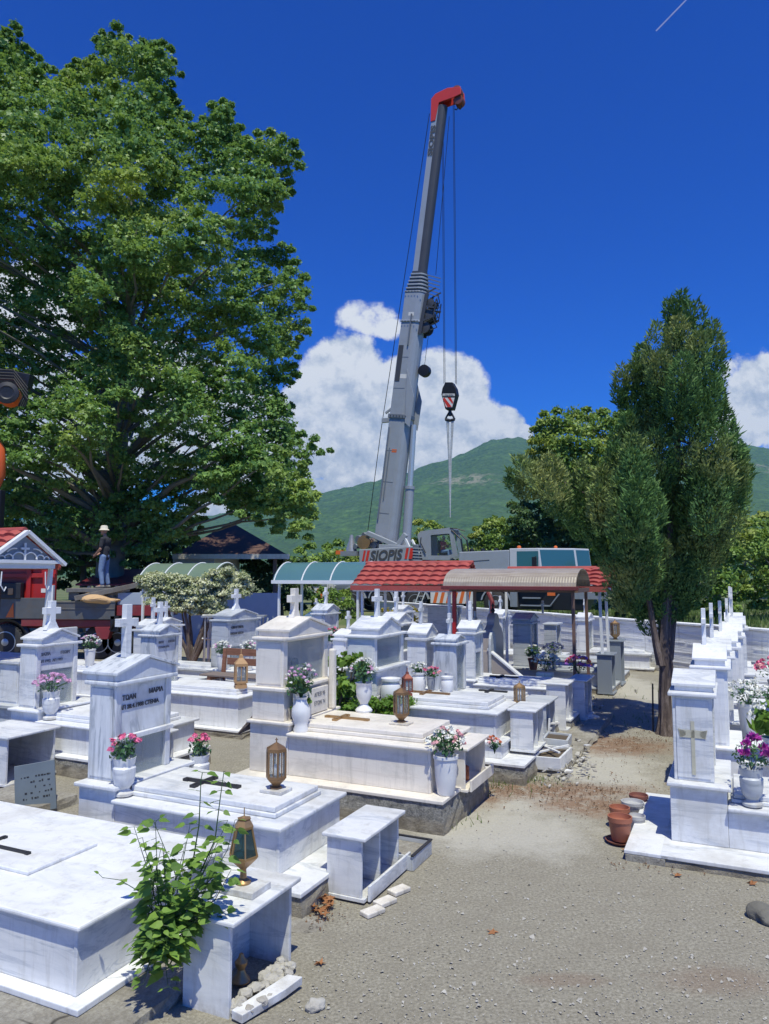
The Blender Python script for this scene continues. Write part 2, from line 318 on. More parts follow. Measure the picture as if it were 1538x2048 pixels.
def text_mb(txt,size,depth=.004,bold=0,font=None,align='LEFT',shear=0):
    cu=bpy.data.curves.new('t','FONT'); cu.body=txt; cu.size=size; cu.extrude=depth; cu.offset=bold; cu.align_x=align; cu.shear=shear; cu.resolution_u=3
    o=bpy.data.objects.new('t',cu); COL.objects.link(o); dg=bpy.context.evaluated_depsgraph_get(); me=bpy.data.meshes.new_from_object(o.evaluated_get(dg))
    m=MB(); m.add([v.co[:] for v in me.vertices],[tuple(p.vertices) for p in me.polygons]); bpy.data.objects.remove(o); bpy.data.curves.remove(cu); bpy.data.meshes.remove(me); return m
def place_mb(m,origin,ex,ey,ez):
    o,ex,ey,ez=Vector(origin),Vector(ex),Vector(ey),Vector(ez); m.v=[tuple(o+ex*p[0]+ey*p[1]+ez*p[2]) for p in m.v]; return m
YAW=R_(-25); CU,SU=math.cos(YAW),math.sin(YAW)
def R(u,v,z=0): return Vector((u*CU-v*SU,u*SU+v*CU,z))
# ================================================================ SETTING
def grid(name,x0,x1,y0,y1,nx,ny,fz,mat,kind='structure'):
    xs=np.linspace(x0,x1,nx); ys=np.linspace(y0,y1,ny); X,Y=np.meshgrid(xs,ys); Z=fz(X,Y); V=np.stack([X,Y,Z],-1).reshape(-1,3)
    i=np.arange((nx-1)*(ny-1)); r=i//(nx-1); c=i%(nx-1); a=r*nx+c; F=np.stack([a,a+1,a+nx+1,a+nx],1)
    me=bpy.data.meshes.new(name); me.vertices.add(len(V)); me.vertices.foreach_set('co',V.astype(np.float32).ravel()); me.loops.add(F.size); me.loops.foreach_set('vertex_index',F.astype(np.int32).ravel())
    me.polygons.add(len(F)); me.polygons.foreach_set('loop_start',np.arange(0,F.size,4,dtype=np.int32)); me.update(calc_edges=True); me.polygons.foreach_set('use_smooth',[True]*len(F))
    me.materials.append(MATS[mat]); o=bpy.data.objects.new(name,me); COL.objects.link(o); tag(o,kind=kind); return o
def vnoise(X,Y,sc,seed=0,octs=4):
    rng=np.random.default_rng(seed); out=np.zeros_like(X,dtype=float); amp=1
    for k in range(octs):
        T=rng.random((64,64)); fx=X/sc; fy=Y/sc; ix=np.floor(fx).astype(int); iy=np.floor(fy).astype(int); u=fx-ix; w=fy-iy; u=u*u*(3-2*u); w=w*w*(3-2*w)
        g=lambda a,b:T[a%64,b%64]
        out+=amp*((g(ix,iy)*(1-u)+g(ix+1,iy)*u)*(1-w)+(g(ix,iy+1)*(1-u)+g(ix+1,iy+1)*u)*w-.5); amp*=.5; sc/=2.03
    return out
# field and yard materials
b=NB('field'); n=b.noise(.25,8,.65); n2=b.noise(3,6,.7); c=b.mix(n2,(.05,.085,.025),(.13,.17,.05)); c=b.mix(b.ramp(n,(.45,0.0),(.65,1.0)),c,(.20,.19,.09)); b.set('Base Color',c); b.set('Roughness',.95); MATS['field']=b.m
b=NB('yard')
v=b.co; big=b.noise(.5,6,.6); mid=b.noise(3.5,8,.7); fine=b.noise(45,8,.75); vfine=b.noise(160,4,.7)
c=b.ramp(fine,(.30,(.12,.11,.082)),(.52,(.30,.275,.215)),(.72,(.50,.465,.38)))
c=b.mix(b.ramp(mid,(.35,0.0),(.7,.55)),c,(.215,.19,.145))
s=b.sep()
def spot(px,py,rx,ry,ang=0):
    p=at(px,py,0); m=b.map((1,1,1),(0,0,0),(-p.x,-p.y,0)); m=b.map((1/rx,1/ry,0),(0,0,ang),src=m)
    n=b.t.nodes.new('ShaderNodeVectorMath'); n.operation='LENGTH'; b.t.links.new(m,n.inputs[0])
    e=b.math('ADD',n.outputs['Value'],b.math('MULTIPLY',b.math('SUBTRACT',b.noise(2.2,8,.72),.5),1.5)); return b.ramp(e,(.45,1.0),(1.15,0.0))
dusty=b.math('MAXIMUM',b.math('MAXIMUM',spot(1010,1660,1.15,.9),spot(1250,1370,.9,4.5)),b.math('MAXIMUM',spot(1180,1520,1.0,2.2),spot(1060,1600,1.6,.8)))
c=b.mix(b.math('MULTIPLY',dusty,.85),c,b.mix(fine,(.33,.31,.26),(.57,.54,.465)))
rust=b.math('MAXIMUM',b.math('MAXIMUM',spot(1060,1580,1.7,.42,.35),spot(1200,1610,.9,.5)),b.math('MAXIMUM',spot(1230,1490,1.0,.8),spot(940,1590,.5,.6)))
rust=b.math('MULTIPLY',rust,b.ramp(b.noise(7,9,.8),(.33,0.0),(.50,1.0)))
c=b.mix(b.math('MULTIPLY',rust,.85),c,b.mix(fine,(.12,.065,.035),(.30,.17,.09)))
brn=b.math('MULTIPLY',b.math('MAXIMUM',spot(1440,1960,.55,.22),spot(1130,1960,.35,.1)),.3); c=b.mix(brn,c,(.20,.11,.07))
# pale chips set in the surface, at two sizes
for sc,lo,hi,col in ((55,.08,.13,(.62,.61,.58)),(24,.045,.075,(.66,.64,.60)),(90,.14,.2,(.50,.48,.44))):
    d=b.vor(sc); rc=b.vor(sc,out='Color'); q=b.sep(rc); pick=b.ramp(q[0],(.84,0.0),(.86,1.0)); m=b.math('MULTIPLY',b.ramp(d,(lo,1.0),(hi,0.0)),pick); m=b.math('MULTIPLY',m,b.ramp(big,(.38,.35),(.6,1.0))); c=b.mix(m,c,col)
b.set('Base Color',c); b.set('Roughness',.93)
h=b.math('ADD',b.math('MULTIPLY',fine,.7),b.math('MULTIPLY',b.noise(12,6,.6),.8)); b.bump(h,.75,.02); MATS['yard']=b.m
wdir=Vector((-.43,.9,0)).normalized()
def wallside(X,Y): return (X-7.3)*wdir.y-(Y-19.5)*wdir.x       # >0 beyond the wall
def zfield(X,Y): return np.where(wallside(X,Y)>.4,.32,-.06)+np.minimum(vnoise(X,Y,14,3)*.3,.2)*np.where(wallside(X,Y)>2,1,0)
grid('ground',-6000,6000,-200,12000,60,60,lambda X,Y:np.full_like(X,-.35),'field')
grid('meadow',-70,95,12,150,260,220,zfield,'field')
grid('yard_ground',-24,12,-3,33,420,420,lambda X,Y:np.where(wallside(X,Y)>.3,-.6,0)+vnoise(X,Y,1.6,5)*.03*np.clip((Y-5)/6,.15,1),'yard')
# hills
def hill_z(X,Y):
    r=lambda x,y:0
    def ridge(px,py): q=ray(px,py); return q[0]/q[1], q[2]/q[1]
    K=[(-900,1080),(0,1040),(420,1030),(560,1005),(640,985),(740,962),(800,948),(850,930),(920,908),(980,880),(1015,873),(1045,876),(1110,900),(1200,930),(1320,915),(1420,895),(1470,885),(1538,892),(1700,930),(2600,1020)]
    ka=np.array([ridge(*k) for k in K]); A=X/Y; hb=np.interp(A,ka[:,0],ka[:,1])
    d0,d1=700.,2300.; t=(Y-d0)/(d1-d0); prof=np.where(t<0,0,np.where(t<1,t**1.25,1-.35*(t-1)))
    base=hb*d1*np.clip(prof,0,1)
    gull=vnoise(X,Y,420,8,6)*np.clip(t,0,1)*(1.02-np.clip(t,0,1))*120
    tree=vnoise(X,Y,26,9,3)*9*np.clip(t*6,0,1)
    return CH-3+base+gull+tree
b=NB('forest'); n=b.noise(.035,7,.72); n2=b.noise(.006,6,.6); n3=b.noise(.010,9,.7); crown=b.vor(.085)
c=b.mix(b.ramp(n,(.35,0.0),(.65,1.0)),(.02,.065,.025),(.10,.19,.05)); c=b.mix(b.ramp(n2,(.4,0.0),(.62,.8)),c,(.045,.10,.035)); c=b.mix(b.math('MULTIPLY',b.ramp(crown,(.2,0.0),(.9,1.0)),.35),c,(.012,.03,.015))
def hspot(px,py,d,rx,ry):
    p=atd(px,py,d); m=b.map((1/rx,0,1/ry),(0,0,0),(-p.x/rx,0,-p.z/ry)); n=b.t.nodes.new('ShaderNodeVectorMath'); n.operation='LENGTH'; b.t.links.new(m,n.inputs[0]); e=b.math('ADD',n.outputs['Value'],b.math('MULTIPLY',b.math('SUBTRACT',n3,.5),2.2)); return b.ramp(e,(.5,1.0),(1.1,0.0))
bare=b.math('MULTIPLY',b.math('MULTIPLY',b.math('MAXIMUM',hspot(910,980,1900,85,30),hspot(1490,930,1900,40,60)),.5),b.ramp(b.noise(.03,8,.75),(.48,0.0),(.56,1.0))); c=b.mix(bare,c,(.38,.33,.26))
b.set('Base Color',c); b.set('Roughness',.95); b.bump(crown,.9,6); MATS['forest']=b.m
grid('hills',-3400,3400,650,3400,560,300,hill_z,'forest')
# ---------------------------------------------------------------- cemetery wall
wm_=NB('whitewash'); st=wm_.map((1,1,1)); 
fr=wm_.noise(2.2,8,.7,.4,wm_.map((.5,.5,5))); lowz=wm_.sep()[2]
c=wm_.ramp(fr,(.30,(.55,.55,.54)),(.5,(.84,.84,.83)),(.7,(.90,.90,.90)))
c=wm_.mix(wm_.ramp(wm_.math('ADD',lowz,wm_.math('MULTIPLY',wm_.noise(1.1,6,.7),.5)),(.30,.75),(.62,0.0)),c,(.34,.30,.23))
streak=wm_.ramp(wm_.noise(1.5,6,.7,.3,wm_.map((7,7,.4))),(.56,0.0),(.75,.6)); c=wm_.mix(streak,c,(.33,.33,.31))
wm_.set('Base Color',c); wm_.set('Roughness',.9); wm_.bump(wm_.noise(3,6,.6,.5,wm_.map((.5,.5,9))),.6,.03); MATS['whitewash']=wm_.m
P0=Vector((7.3,19.5,0)); wr=random.Random(4)
wl=empty('boundary_wall','long whitewashed concrete wall with grey stains closing the back of the cemetery','wall',P0)
m=MB(); t=-9.0
while t<17:
    ln=2.4; a=P0*0+wdir*t; bb=wdir*(t+ln-.012); zt=1.24+wr.uniform(-.012,.012); m.beam((a.x,a.y,zt/2-.25),(bb.x,bb.y,zt/2-.25),.18,zt+.5); t+=ln
m.build('wall_panel','whitewash',wl)
m=MB(); t=-9.0
while t<17:
    ln=wr.uniform(1.6,2.9); a=wdir*t; bb=wdir*(t+ln-.03); m.beam((a.x,a.y,1.27+wr.uniform(-.01,.01)),(bb.x,bb.y,1.27),.26,.055); t+=ln
m.build('coping','whitewash',wl,bevel=.01)
m=MB()
for z,t0 in ((.30,0),(.55,.3),(.80,.1),(1.02,.5)):
    t=-8+t0
    while t<16:
        ln=wr.uniform(.8,3.2); a=wdir*t; bb=wdir*(t+ln); nrm=Vector((-wdir.y,wdir.x,0))*(.093); zz=z+wr.uniform(-.02,.02); m.beam((a.x+nrm.x,a.y+nrm.y,zz),(bb.x+nrm.x,bb.y+nrm.y,zz),.012,.016); t+=ln+wr.uniform(0,1.4)
m.build('board_mark','whitewash',wl)
# ================================================================ GRAVES
class Grave:
    def __init__(s,name,label,cat,u,v,mat='marble',group=None,rz=0,z=0):
        s.u,s.v,s.mat=u,v,mat; s.o=empty(name,label,cat,R(u,v,z),YAW+rz,group)
    def boxes(s,name,bx,mat=None,bevel=.006,parent=None):
        m=MB()
        for (a,b_,c,d,e,f) in bx: m.box(a-s.u,b_-s.u,c-s.v,d-s.v,e,f)
        return m.build(name,mat or s.mat,parent or s.o,bevel=bevel)
    def mb(s,name,m,mat=None,bevel=0,smooth=False,parent=None):
        m.v=[(x-s.u,y-s.v,z) for x,y,z in m.v]; return m.build(name,mat or s.mat,parent or s.o,bevel=bevel,smooth=smooth)
def rough_block(u0,u1,v0,v1,z0,z1,seed,amp=.025,step=.12):
    """concrete footing with broken, uneven sides"""
    rg=random.Random(seed); m=MB(); pts=[]
    def side(a,b_,n): return [(a[0]+(b_[0]-a[0])*i/n,a[1]+(b_[1]-a[1])*i/n) for i in range(n)]
    nu=max(2,int((u1-u0)/step)); nv=max(2,int((v1-v0)/step)); c=[(u0,v0),(u1,v0),(u1,v1),(u0,v1)]
    pts=side(c[0],c[1],nu)+side(c[1],c[2],nv)+side(c[2],c[3],nu)+side(c[3],c[0],nv); n=len(pts); rows=5; vs=[]
    for r in range(rows):
        z=z0+(z1-z0)*r/(rows-1); g=(1-r/(rows-1))
        for (x,y) in pts:
            cx,cy=(u0+u1)/2,(v0+v1)/2; k=(amp*(rg.random()-.2)+g*.03)*(0.35 if r==rows-1 else 1); dx,dy=x-cx,y-cy; l=math.hypot(dx,dy); vs.append((x+dx/l*k,y+dy/l*k,z+(rg.uniform(-.012,.012) if 0<r<rows-1 else 0)))
    fs=[(r*n+i,r*n+(i+1)%n,(r+1)*n+(i+1)%n,(r+1)*n+i) for r in range(rows-1) for i in range(n)]+[tuple(range((rows-1)*n,rows*n))]
    m.add(vs,fs); return m
def cross_mb(u,v,z,h,w,t,th,flare=0,foot=0):
    """latin cross standing in the v-z plane at u; flare widens the foot"""
    m=MB(); zc=z+h*.66; hw=w/2
    P=[(v-t/2-foot,z),(v+t/2+foot,z),(v+t/2,z+h*.30),(v+t/2,zc-t/2),(v+hw,zc-t/2-flare),(v+hw,zc+t/2+flare),(v+t/2,zc+t/2),(v+t/2+flare,z+h),(v-t/2-flare,z+h),(v-t/2,zc+t/2),(v-hw,zc+t/2+flare),(v-hw,zc-t/2-flare),(v-t/2,zc-t/2),(v-t/2,z+h*.30)]
    m.prism([(u-th/2,a,b_) for a,b_ in P],(th,0,0)); return m
def gable_mb(u0,u1,v0,v1,z,h,base=.05,th=.03,over=.025):
    m=MB(); vc=(v0+v1)/2
    m.prism([(u0,v0,z),(u0,v1,z),(u0,v1,z+base),(u0,vc,z+h-th),(u0,v0,z+base)],(u1-u0,0,0))
    for a in (0,1):
        va,vb=(v0-over,vc) if a==0 else (v1+over,vc); zo=z+base-over*(h-base)/(vc-v0)
        q=[(u0-over,va,zo+.004),(u0-over,vb,z+h-th+.004),(u0-over,vb,z+h),(u0-over,va,zo+th)]
        if a: q=q[::-1]
        m.prism(q,(u1-u0+2*over,0,0))
    return m
def flat_cross(u,v,z,L=.55,w=.28,t=.035,h=.025):
    """cross lying on a slab with its head towards the headstone, trefoil ends"""
    m=MB(); m.box(u-L*.35,u+L*.65,v-t/2,v+t/2,z,z+h); m.box(u-t/2,u+t/2,v-w/2,v+w/2,z,z+h*1.1)
    for (a,b_) in ((u-L*.35,v),(u,v-w/2),(u,v+w/2),(u+L*.65,v)): m.box(a-t*.8,a+t*.8,b_-t*.8,b_+t*.8,z,z+h*.9)
    return m
def std_grave(label,u0,u1,v0,v1,zf,zb,zl,mat='marble',found=(.15,.1),foundmat='footing',plinth=.035,slab=.08,slabin=.12,sh=None,tiers=(),cab=None,gable=None,cross=None,fcross=None,name='marble_grave',seed=1,group='marble graves standing in rows',two=False,lod=0,coping=.035,text=None,slabu=None,foot_margin=None):
    g=Grave(name,label,'grave',u1,v0,mat,group); mu,mv=found; fu=u1+(foot_margin if foot_margin is not None else mu); bv=0 if lod else .006
    if zf>.03: g.mb('footing',rough_block(u0-.05,fu,v0-mv,v1+mv,-.06,zf,seed),foundmat)
    g.boxes('plinth',[(u0-.07,fu+.02,v0-mv-.02,v1+mv+.02,zf+.001,zf+plinth)],bevel=bv)
    z0=zf+plinth+.001
    if two: # a lower tier under the box
        g.boxes('lower_tier',[(u0-.02,u1+.10,v0-.10,v1+.08,z0,zb-.036)],bevel=bv); g.boxes('tier_coping',[(u0-.03,u1+.13,v0-.13,v1+.1,zb-.035,zb)],bevel=bv); z0=zb+.001
    ub=u0+(sh[0] if sh else 0)
    g.boxes('box_wall',[(ub+.001,u1-.03,v0,v1,z0,zl-coping-.001)],bevel=bv)
    g.boxes('corner_strip',[(u1-.029,u1,v0-.004,v1+.004,z0,zl-coping-.002)],bevel=bv)
    g.boxes('coping',[(ub+.002 if sh else u0-.02,u1+.045,v0-.058,v1+.058,zl-coping,zl)],bevel=.012 if not lod else 0)
    us=u0+(sh[0]+.03 if sh else .35) if slabu is None else slabu
    if slab:
        g.boxes('cover_slab',[(us,u1-slabin,v0+slabin,v1-slabin,zl+.001,zl+slab*.45),(us+.02,u1-slabin-.02,v0+slabin+.02,v1-slabin-.02,zl+slab*.45+.001,zl+slab)],bevel=.008 if not lod else 0)
    if sh:
        g.boxes('head_block',[(u0-.005,ub,v0-.006,v1+.006,z0,sh[1]-.036)],bevel=bv); g.boxes('head_coping',[(u0-.03,u0+sh[0]+.035,v0-.05,v1+.05,sh[1]-.035,sh[1])],bevel=.010 if not lod else 0)
    for (a,b_,c,d,e,f,m_) in tiers:
        if m_=='lip': g.boxes('tier_coping',[(a,b_,c,d,e,f)],bevel=.009 if not lod else 0)
        else: g.boxes('tier',[(a,b_,c,d,e,f)],m_ if m_!='same' else None,bevel=bv)
    if cab:
        a,b_,c,d,e,f,o=cab; t=.03; s=o.get('side',.09); hi=o.get('solid',0)   # headstone: open cabinet with a glass front on the +u side
        zz=f-hi
        bx=[(a,a+t,c,d,e,f),(a+t+.001,b_,c,c+s,e,f),(a+t+.001,b_,d-s,d,e,f),(a+t+.001,b_-.02,c+s+.001,d-s-.001,zz-.02,f)]
        body=g.boxes('headstone',bx,o.get('mat'),bevel=bv)
        if not lod or o.get('glass'):
            g.boxes('side_panel',[(a+.03,b_-.03,c-.008,c-.0005,e+.03,f-.03)],o.get('mat'),bevel=.003)
            gl=g.boxes('glass_door',[(b_-.035,b_-.030,c+s+.002,d-s-.002,e+.002,zz-.022)],'glass',bevel=0)
        for (vv,w,h) in o.get('photos',()):
            m=MB(); k=10; pts=[(vv-w/2,e+.003),(vv+w/2,e+.003)]+[(vv+w/2*math.cos(math.pi*i/k),e+h+w/2*math.sin(math.pi*i/k)) for i in range(k+1)]
            m.prism([(a+.10,y,z) for y,z in pts],(.02,0,0)); g.mb('photo_frame',m,'photo_grey')
        g.boxes('headstone_cap',[(a-.035,b_+.045,c-.045,d+.045,f+.001,f+.04)],o.get('mat'),bevel=.012 if not lod else .004)
        zt=f+.041
    else: zt=zl
    if gable: a,b_,c,d,h=gable; g.mb('gable_top',gable_mb(a,b_,c,d,zt,h,base=h*.3),cab[6].get('mat') if cab else None,bevel=.004 if not lod else 0); zt+=h
    if cross:
        u,v,h,w,t,*r=cross; foot=r[0] if r else .03; g.mb('stone_cross',cross_mb(u,v,zt-.03,h,w,t,t*.8,0,foot),None,bevel=.004 if not lod else 0)
    if fcross: u,v,L_,mt=fcross; g.mb('metal_cross',flat_cross(u,v,zl+slab+.001,L_),mt)
    if text:
        for (s_,u,v,z,size,mt) in text:
            m=text_mb(s_,size,.002,bold=.0015); place_mb(m,(u+.003,v,z),(0,1,0),(0,0,1),(1,0,0)); g.mb('inscription',m,mt)
    return g
# --- nearest row, foot ends on the aisle
g0=Grave('marble_grave','low wide white grave in the near left corner with a thin plate and dark cross','grave',-3.45,3.27,'marble_pure','marble graves standing in rows')
g0.mb('footing',rough_block(-6.6,-3.05,2.95,4.75,-.1,.06,3,.04),'concrete')
g0.boxes('plinth',[(-6.6,-3.36,3.19,4.70,.062,.10)]); g0.boxes('box_wall',[(-6.5,-3.50,3.28,4.62,.101,.475)],'marble'); g0.boxes('corner_strip',[(-3.499,-3.47,3.276,4.624,.101,.474)],'marble')
g0.boxes('cover_slab',[(-6.55,-3.42,3.235,4.68,.476,.51)],bevel=.012); g0.boxes('name_plate',[(-5.3,-4.30,3.62,4.22,.511,.535)]); g0.mb('metal_cross',flat_cross(-5.0,3.84,.536,.66,.3,.020,.018),'dark_metal')
main=std_grave('front left grey-veined grave, tall headstone with two names and a date cut into it',-5.37,-3.25,5.04,6.02,.15,.19,.555,'marble',(.33,.20),sh=(.42,.655),slab=.085,seed=11,
    cab=(-5.38,-5.06,5.13,5.86,.656,1.50,dict(side=.07,solid=.46,mat='marble_grey',photos=((5.42,.15,.16),(5.62,.15,.17)))),gable=(-5.40,-5.03,5.10,5.89,.21),cross=(-5.24,5.42,.50,.25,.075,.0),fcross=(-4.35,5.5,.55,'dark_metal'),foot_margin=.31,
    text=[('ΤΩΑΝ',-5.077,5.22,1.355,.062,'letter'),('ΜΑΡΙΑ',-5.077,5.56,1.375,.062,'letter'),('ΑΠ 28.4.1988 CTENIA',-5.077,5.19,1.275,.054,'letter')])
main.boxes('slanted_ledge',[(-5.075,-5.03,5.12,5.87,1.00,1.045)],bevel=.006)
cream=std_grave('cream marble grave with two-tier pillar headstone and rose vase at its foot end',-4.98,-2.80,7.10,8.20,.28,.30,.775,'marble_cream',(.18,.17),sh=(.50,.88),slab=.09,seed=12,foot_margin=.18,
    tiers=[(-4.97,-4.55,7.11,8.18,.881,1.205,'same'),(-5.01,-4.50,7.06,8.23,1.206,1.245,'lip')],
    cab=(-4.95,-4.58,7.14,8.16,1.246,1.76,dict(side=.09,photos=((7.55,.17,.20),(7.80,.15,.18)))),gable=(-4.96,-4.55,7.2,8.1,.21),cross=(-4.76,7.65,.36,.24,.085,.05),fcross=(-4.1,7.62,.5,'brass'))
cream.boxes('buttress',[(-4.50,-4.42,8.02,8.10,.881,1.6)],bevel=.02)
cream.boxes('name_plate',[(-4.49,-4.46,7.2,7.95,.89,1.18)])
for i in range(4):
    m=text_mb(['ΑΠΕΒ 11','ΕΤΩΝ 81','ΑΠΕΒ 95','ΕΤΩΝ 74'][i],.065,.002); place_mb(m,(-4.457,7.26+.36*(i//2),1.08-.1*(i%2)),(0,1,0),(0,0,1),(1,0,0)); cream.mb('inscription',m,'letter_grey')
a3=std_grave('long grey-white grave behind the cream one, glass-fronted two-tier headstone with triangular top',-4.90,-2.75,9.20,10.25,.20,.43,.775,'marble',(.33,.28),sh=(.45,.86),two=True,slab=.09,seed=13,foot_margin=.42,
    tiers=[(-4.89,-4.42,9.21,10.24,.861,1.185,'same'),(-4.94,-4.37,9.15,10.3,1.186,1.225,'lip')],
    cab=(-4.87,-4.45,9.22,10.22,1.226,1.63,dict(side=.09,mat='marble',photos=((9.6,.16,.14),(9.85,.14,.16)))),gable=(-4.88,-4.45,9.35,10.12,.24),cross=(-4.66,9.74,.42,.26,.07,.02),fcross=(-3.9,9.72,.5,'bronze'))
a4=std_grave('narrow grave with a plain square pillar of striped marble, next beyond the glass-fronted headstone',-4.34,-2.80,10.98,11.75,.18,.20,.60,'marble',(.25,.12),sh=(.35,.68),slab=.08,seed=14,lod=0,
    cab=(-4.30,-3.93,11.05,11.55,.682,1.40,dict(side=.07,mat='marble_grey',photos=((11.25,.14,.2),))),gable=(-4.28,-3.95,11.08,11.52,.12),cross=(-4.12,11.3,.36,.20,.06,.0),fcross=(-3.5,11.4,.4,'dark_metal'))
a5=std_grave('white grave with slim pillar and framed glass door, left of the brown posts',-4.40,-2.60,12.25,13.20,.18,.20,.66,'marble_pure',(.2,.12),sh=(.36,.72),slab=.07,seed=15,
    cab=(-4.34,-4.05,12.35,12.85,.722,1.47,dict(side=.08,mat='marble',solid=.30,photos=((12.6,.2,.25),))),gable=(-4.35,-4.03,12.38,12.82,.20),cross=(-4.2,12.6,.36,.08,.07,.0),fcross=(-3.7,12.7,.45,'dark_metal'))
# grave with a carved brown headstone and a sloping side
a6=Grave('granite_grave','brown granite grave with carved curved headstone, sloping side wall and green gravel','grave',-2.7,14.1,'granite_grey','marble graves standing in rows')
a6.boxes('plinth',[(-5.0,-2.7,14.1,15.3,0,.30)],'marble_dull')
for v in (14.12,):
    m=MB(); m.prism([(-4.5,v,.301),(-2.72,v,.301),(-2.72,v,.46),(-3.65,v,.46),(-4.35,v,1.02),(-4.5,v,1.02)],(0,.08,0)); a6.mb('side_wall',m,'granite_brown',bevel=.01)
for v in (14.09,):
    m=MB(); m.prism([(-3.63,v,.465),(-4.36,v,1.03),(-4.36,v,1.08),(-3.59,v,.50)],(0,.14,0)); a6.mb('sloping_cap',m,'marble_pure',bevel=.01)
a6.boxes('rim',[(-3.64,-2.70,14.08,14.22,.462,.50),(-2.78,-2.66,14.23,15.15,.302,.50)],'marble_dull'); a6.boxes('gravel_bed',[(-4.2,-2.8,14.22,15.18,.302,.44)],'green_glass_wool',bevel=0)
m=MB(); k=12; pts=[(14.22,.5),(15.18,.5),(15.18,1.25),(15.05,1.42),(14.9,1.5)]+[(14.7+.18*math.cos(a),1.55+.18*math.sin(a)) for a in [math.pi*i/k for i in range(k+1)]]+[(14.5,1.5),(14.35,1.42),(14.22,1.25)]
m.prism([(-4.5,y,z) for y,z in pts],(.16,0,0)); a6.mb('headstone',m,'granite_brown',bevel=.012); m=MB(); m.lathe([(.02,1.72),(.05,1.78),(.015,1.84),(.035,1.88),(.004,1.93)],8,(-4.42,14.7,0)); a6.mb('finial',m,'dark_metal',smooth=True)
m=MB(); pts=[(14.42,.5),(14.78,.5),(14.78,1.15)]+[(14.6+.18*math.cos(a),1.15+.25*math.sin(a)) for a in [math.pi*i/8 for i in range(1,8)]]+[(14.42,1.15)]
m.prism([(-4.33,y-.35,z) for y,z in pts],(.05,0,0)); a6.mb('name_plate',m,'marble_dull',bevel=.008)
a7=std_grave('dark bluish grave with fluted pillar headstone standing close to the whitewashed wall',-4.6,-2.55,16.4,17.4,.1,.12,.46,'marble_dull',(.2,.12),sh=None,slab=.05,seed=16,lod=1,cab=(-4.5,-4.1,16.5,17.2,.46,1.4,dict(side=.1,glass=1)),gable=(-4.5,-4.1,16.5,17.2,.2),cross=(-4.0,17.3,.3,.18,.05,.0))
a8=std_grave('small low grave with pale headstone at the very end of the row against the wall',-4.4,-2.6,18.6,19.5,.1,.12,.42,'marble_dull',(.2,.12),sh=None,slab=.05,seed=17,lod=1,cab=(-4.3,-4.0,18.7,19.3,.42,1.25,dict(side=.1)),gable=None,cross=None)
# --- second row to the left
b1=std_grave('left grave with tall headstone, cross with splayed foot and lilac flowers in front',-8.80,-6.55,7.05,8.05,.20,.22,.60,'marble_pure',(.15,.12),sh=(.50,.73),slab=.09,seed=21,
    cab=(-8.78,-8.46,7.13,7.82,.731,1.53,dict(side=.07,solid=.30,mat='marble',photos=((7.56,.18,.20),))),gable=(-8.80,-8.43,7.18,7.78,.20),cross=(-8.62,7.48,.40,.26,.09,.07),
    text=[('ΒΑΣΙΛ',-8.475,7.20,1.41,.055,'letter_grey'),('ΓΕΩΡΓ',-8.475,7.53,1.41,.055,'letter_grey'),('ΑΠ 1992  ΑΠ 1997',-8.475,7.19,1.32,.048,'letter_grey')])
b0=std_grave('half-hidden grave at the far left edge with a dark glass front',-11.6,-9.35,7.6,8.6,.15,.17,.62,'marble_dull',(.15,.1),sh=None,slab=0,seed=22,lod=1,cab=(-11.0,-9.5,7.7,8.5,.62,1.2,dict(side=.08,glass=1,mat='marble')))
b3=std_grave('white grave whose headstone carries two lines of dates, slab ending beside the bench',-9.10,-7.05,9.70,10.65,.08,.10,.60,'marble_pure',(.15,.12),sh=(.45,.68),slab=.09,seed=23,
    cab=(-9.10,-8.76,9.74,10.30,.681,1.46,dict(side=.06,solid=.42,mat='marble_grey',photos=((10.0,.2,.15),))),gable=(-9.12,-8.73,9.78,10.26,.17),cross=(-8.94,10.02,.40,.24,.08,.0),
    text=[('ΝΙΚΟΣ',-8.774,9.79,1.35,.05,'letter_grey'),('ΕΛΕΝΗ',-8.774,10.05,1.35,.05,'letter_grey'),('ΑΠ 27.8.90 1996',-8.774,9.78,1.27,.043,'letter_grey')])
b4=std_grave('broad white grave with diagonal veins behind the wooden bench',-9.6,-6.9,12.2,13.4,.06,.08,.62,'marble_pure',(.1,.1),sh=None,slab=0,seed=24,slabu=-9,
    cab=(-9.7,-9.3,12.4,13.5,.62,1.55,dict(side=.1,solid=.5,mat='marble_dull',photos=((12.8,.25,.25),))),gable=(-9.72,-9.28,12.5,13.4,.2),cross=(-9.5,12.95,.45,.28,.08,.1),text=[('ΟΙΚΟΓΕΝΕΙΑ',-9.314,12.55,1.4,.07,'letter'),('ΕΝΘΑΔΕ ΚΕΙΤΑΙ',-9.314,12.52,1.28,.06,'letter')])
b2=std_grave('small gravestone with a thin upright cross seen above the roof of the front left headstone',-10.6,-8.7,11.0,11.8,.05,.07,.5,'marble',(.1,.1),slab=.06,seed=25,lod=1,cab=(-10.5,-10.2,11.05,11.7,.5,1.42,dict(side=.08)),gable=(-10.5,-10.2,11.1,11.65,.18),cross=(-10.35,11.4,.45,.12,.06,.0))
b5=std_grave('slender white headstone with small cross and pink flowers, right of the metal racks',-9.2,-7.0,15.4,16.3,.05,.07,.5,'marble_pure',(.1,.1),sh=(.5,.6),slab=.07,seed=26,lod=0,
    cab=(-9.15,-8.8,15.5,16.2,.6,1.55,dict(side=.09,solid=.55,mat='marble_grey')),gable=(-9.17,-8.77,15.55,16.15,.22),cross=(-8.97,15.85,.42,.2,.07,.02))
b6=std_grave('low white slab grave in front of the metal racks',-11.0,-9.2,14.6,15.5,.05,.07,.38,'marble',(.1,.1),slab=.06,seed=27,lod=1)
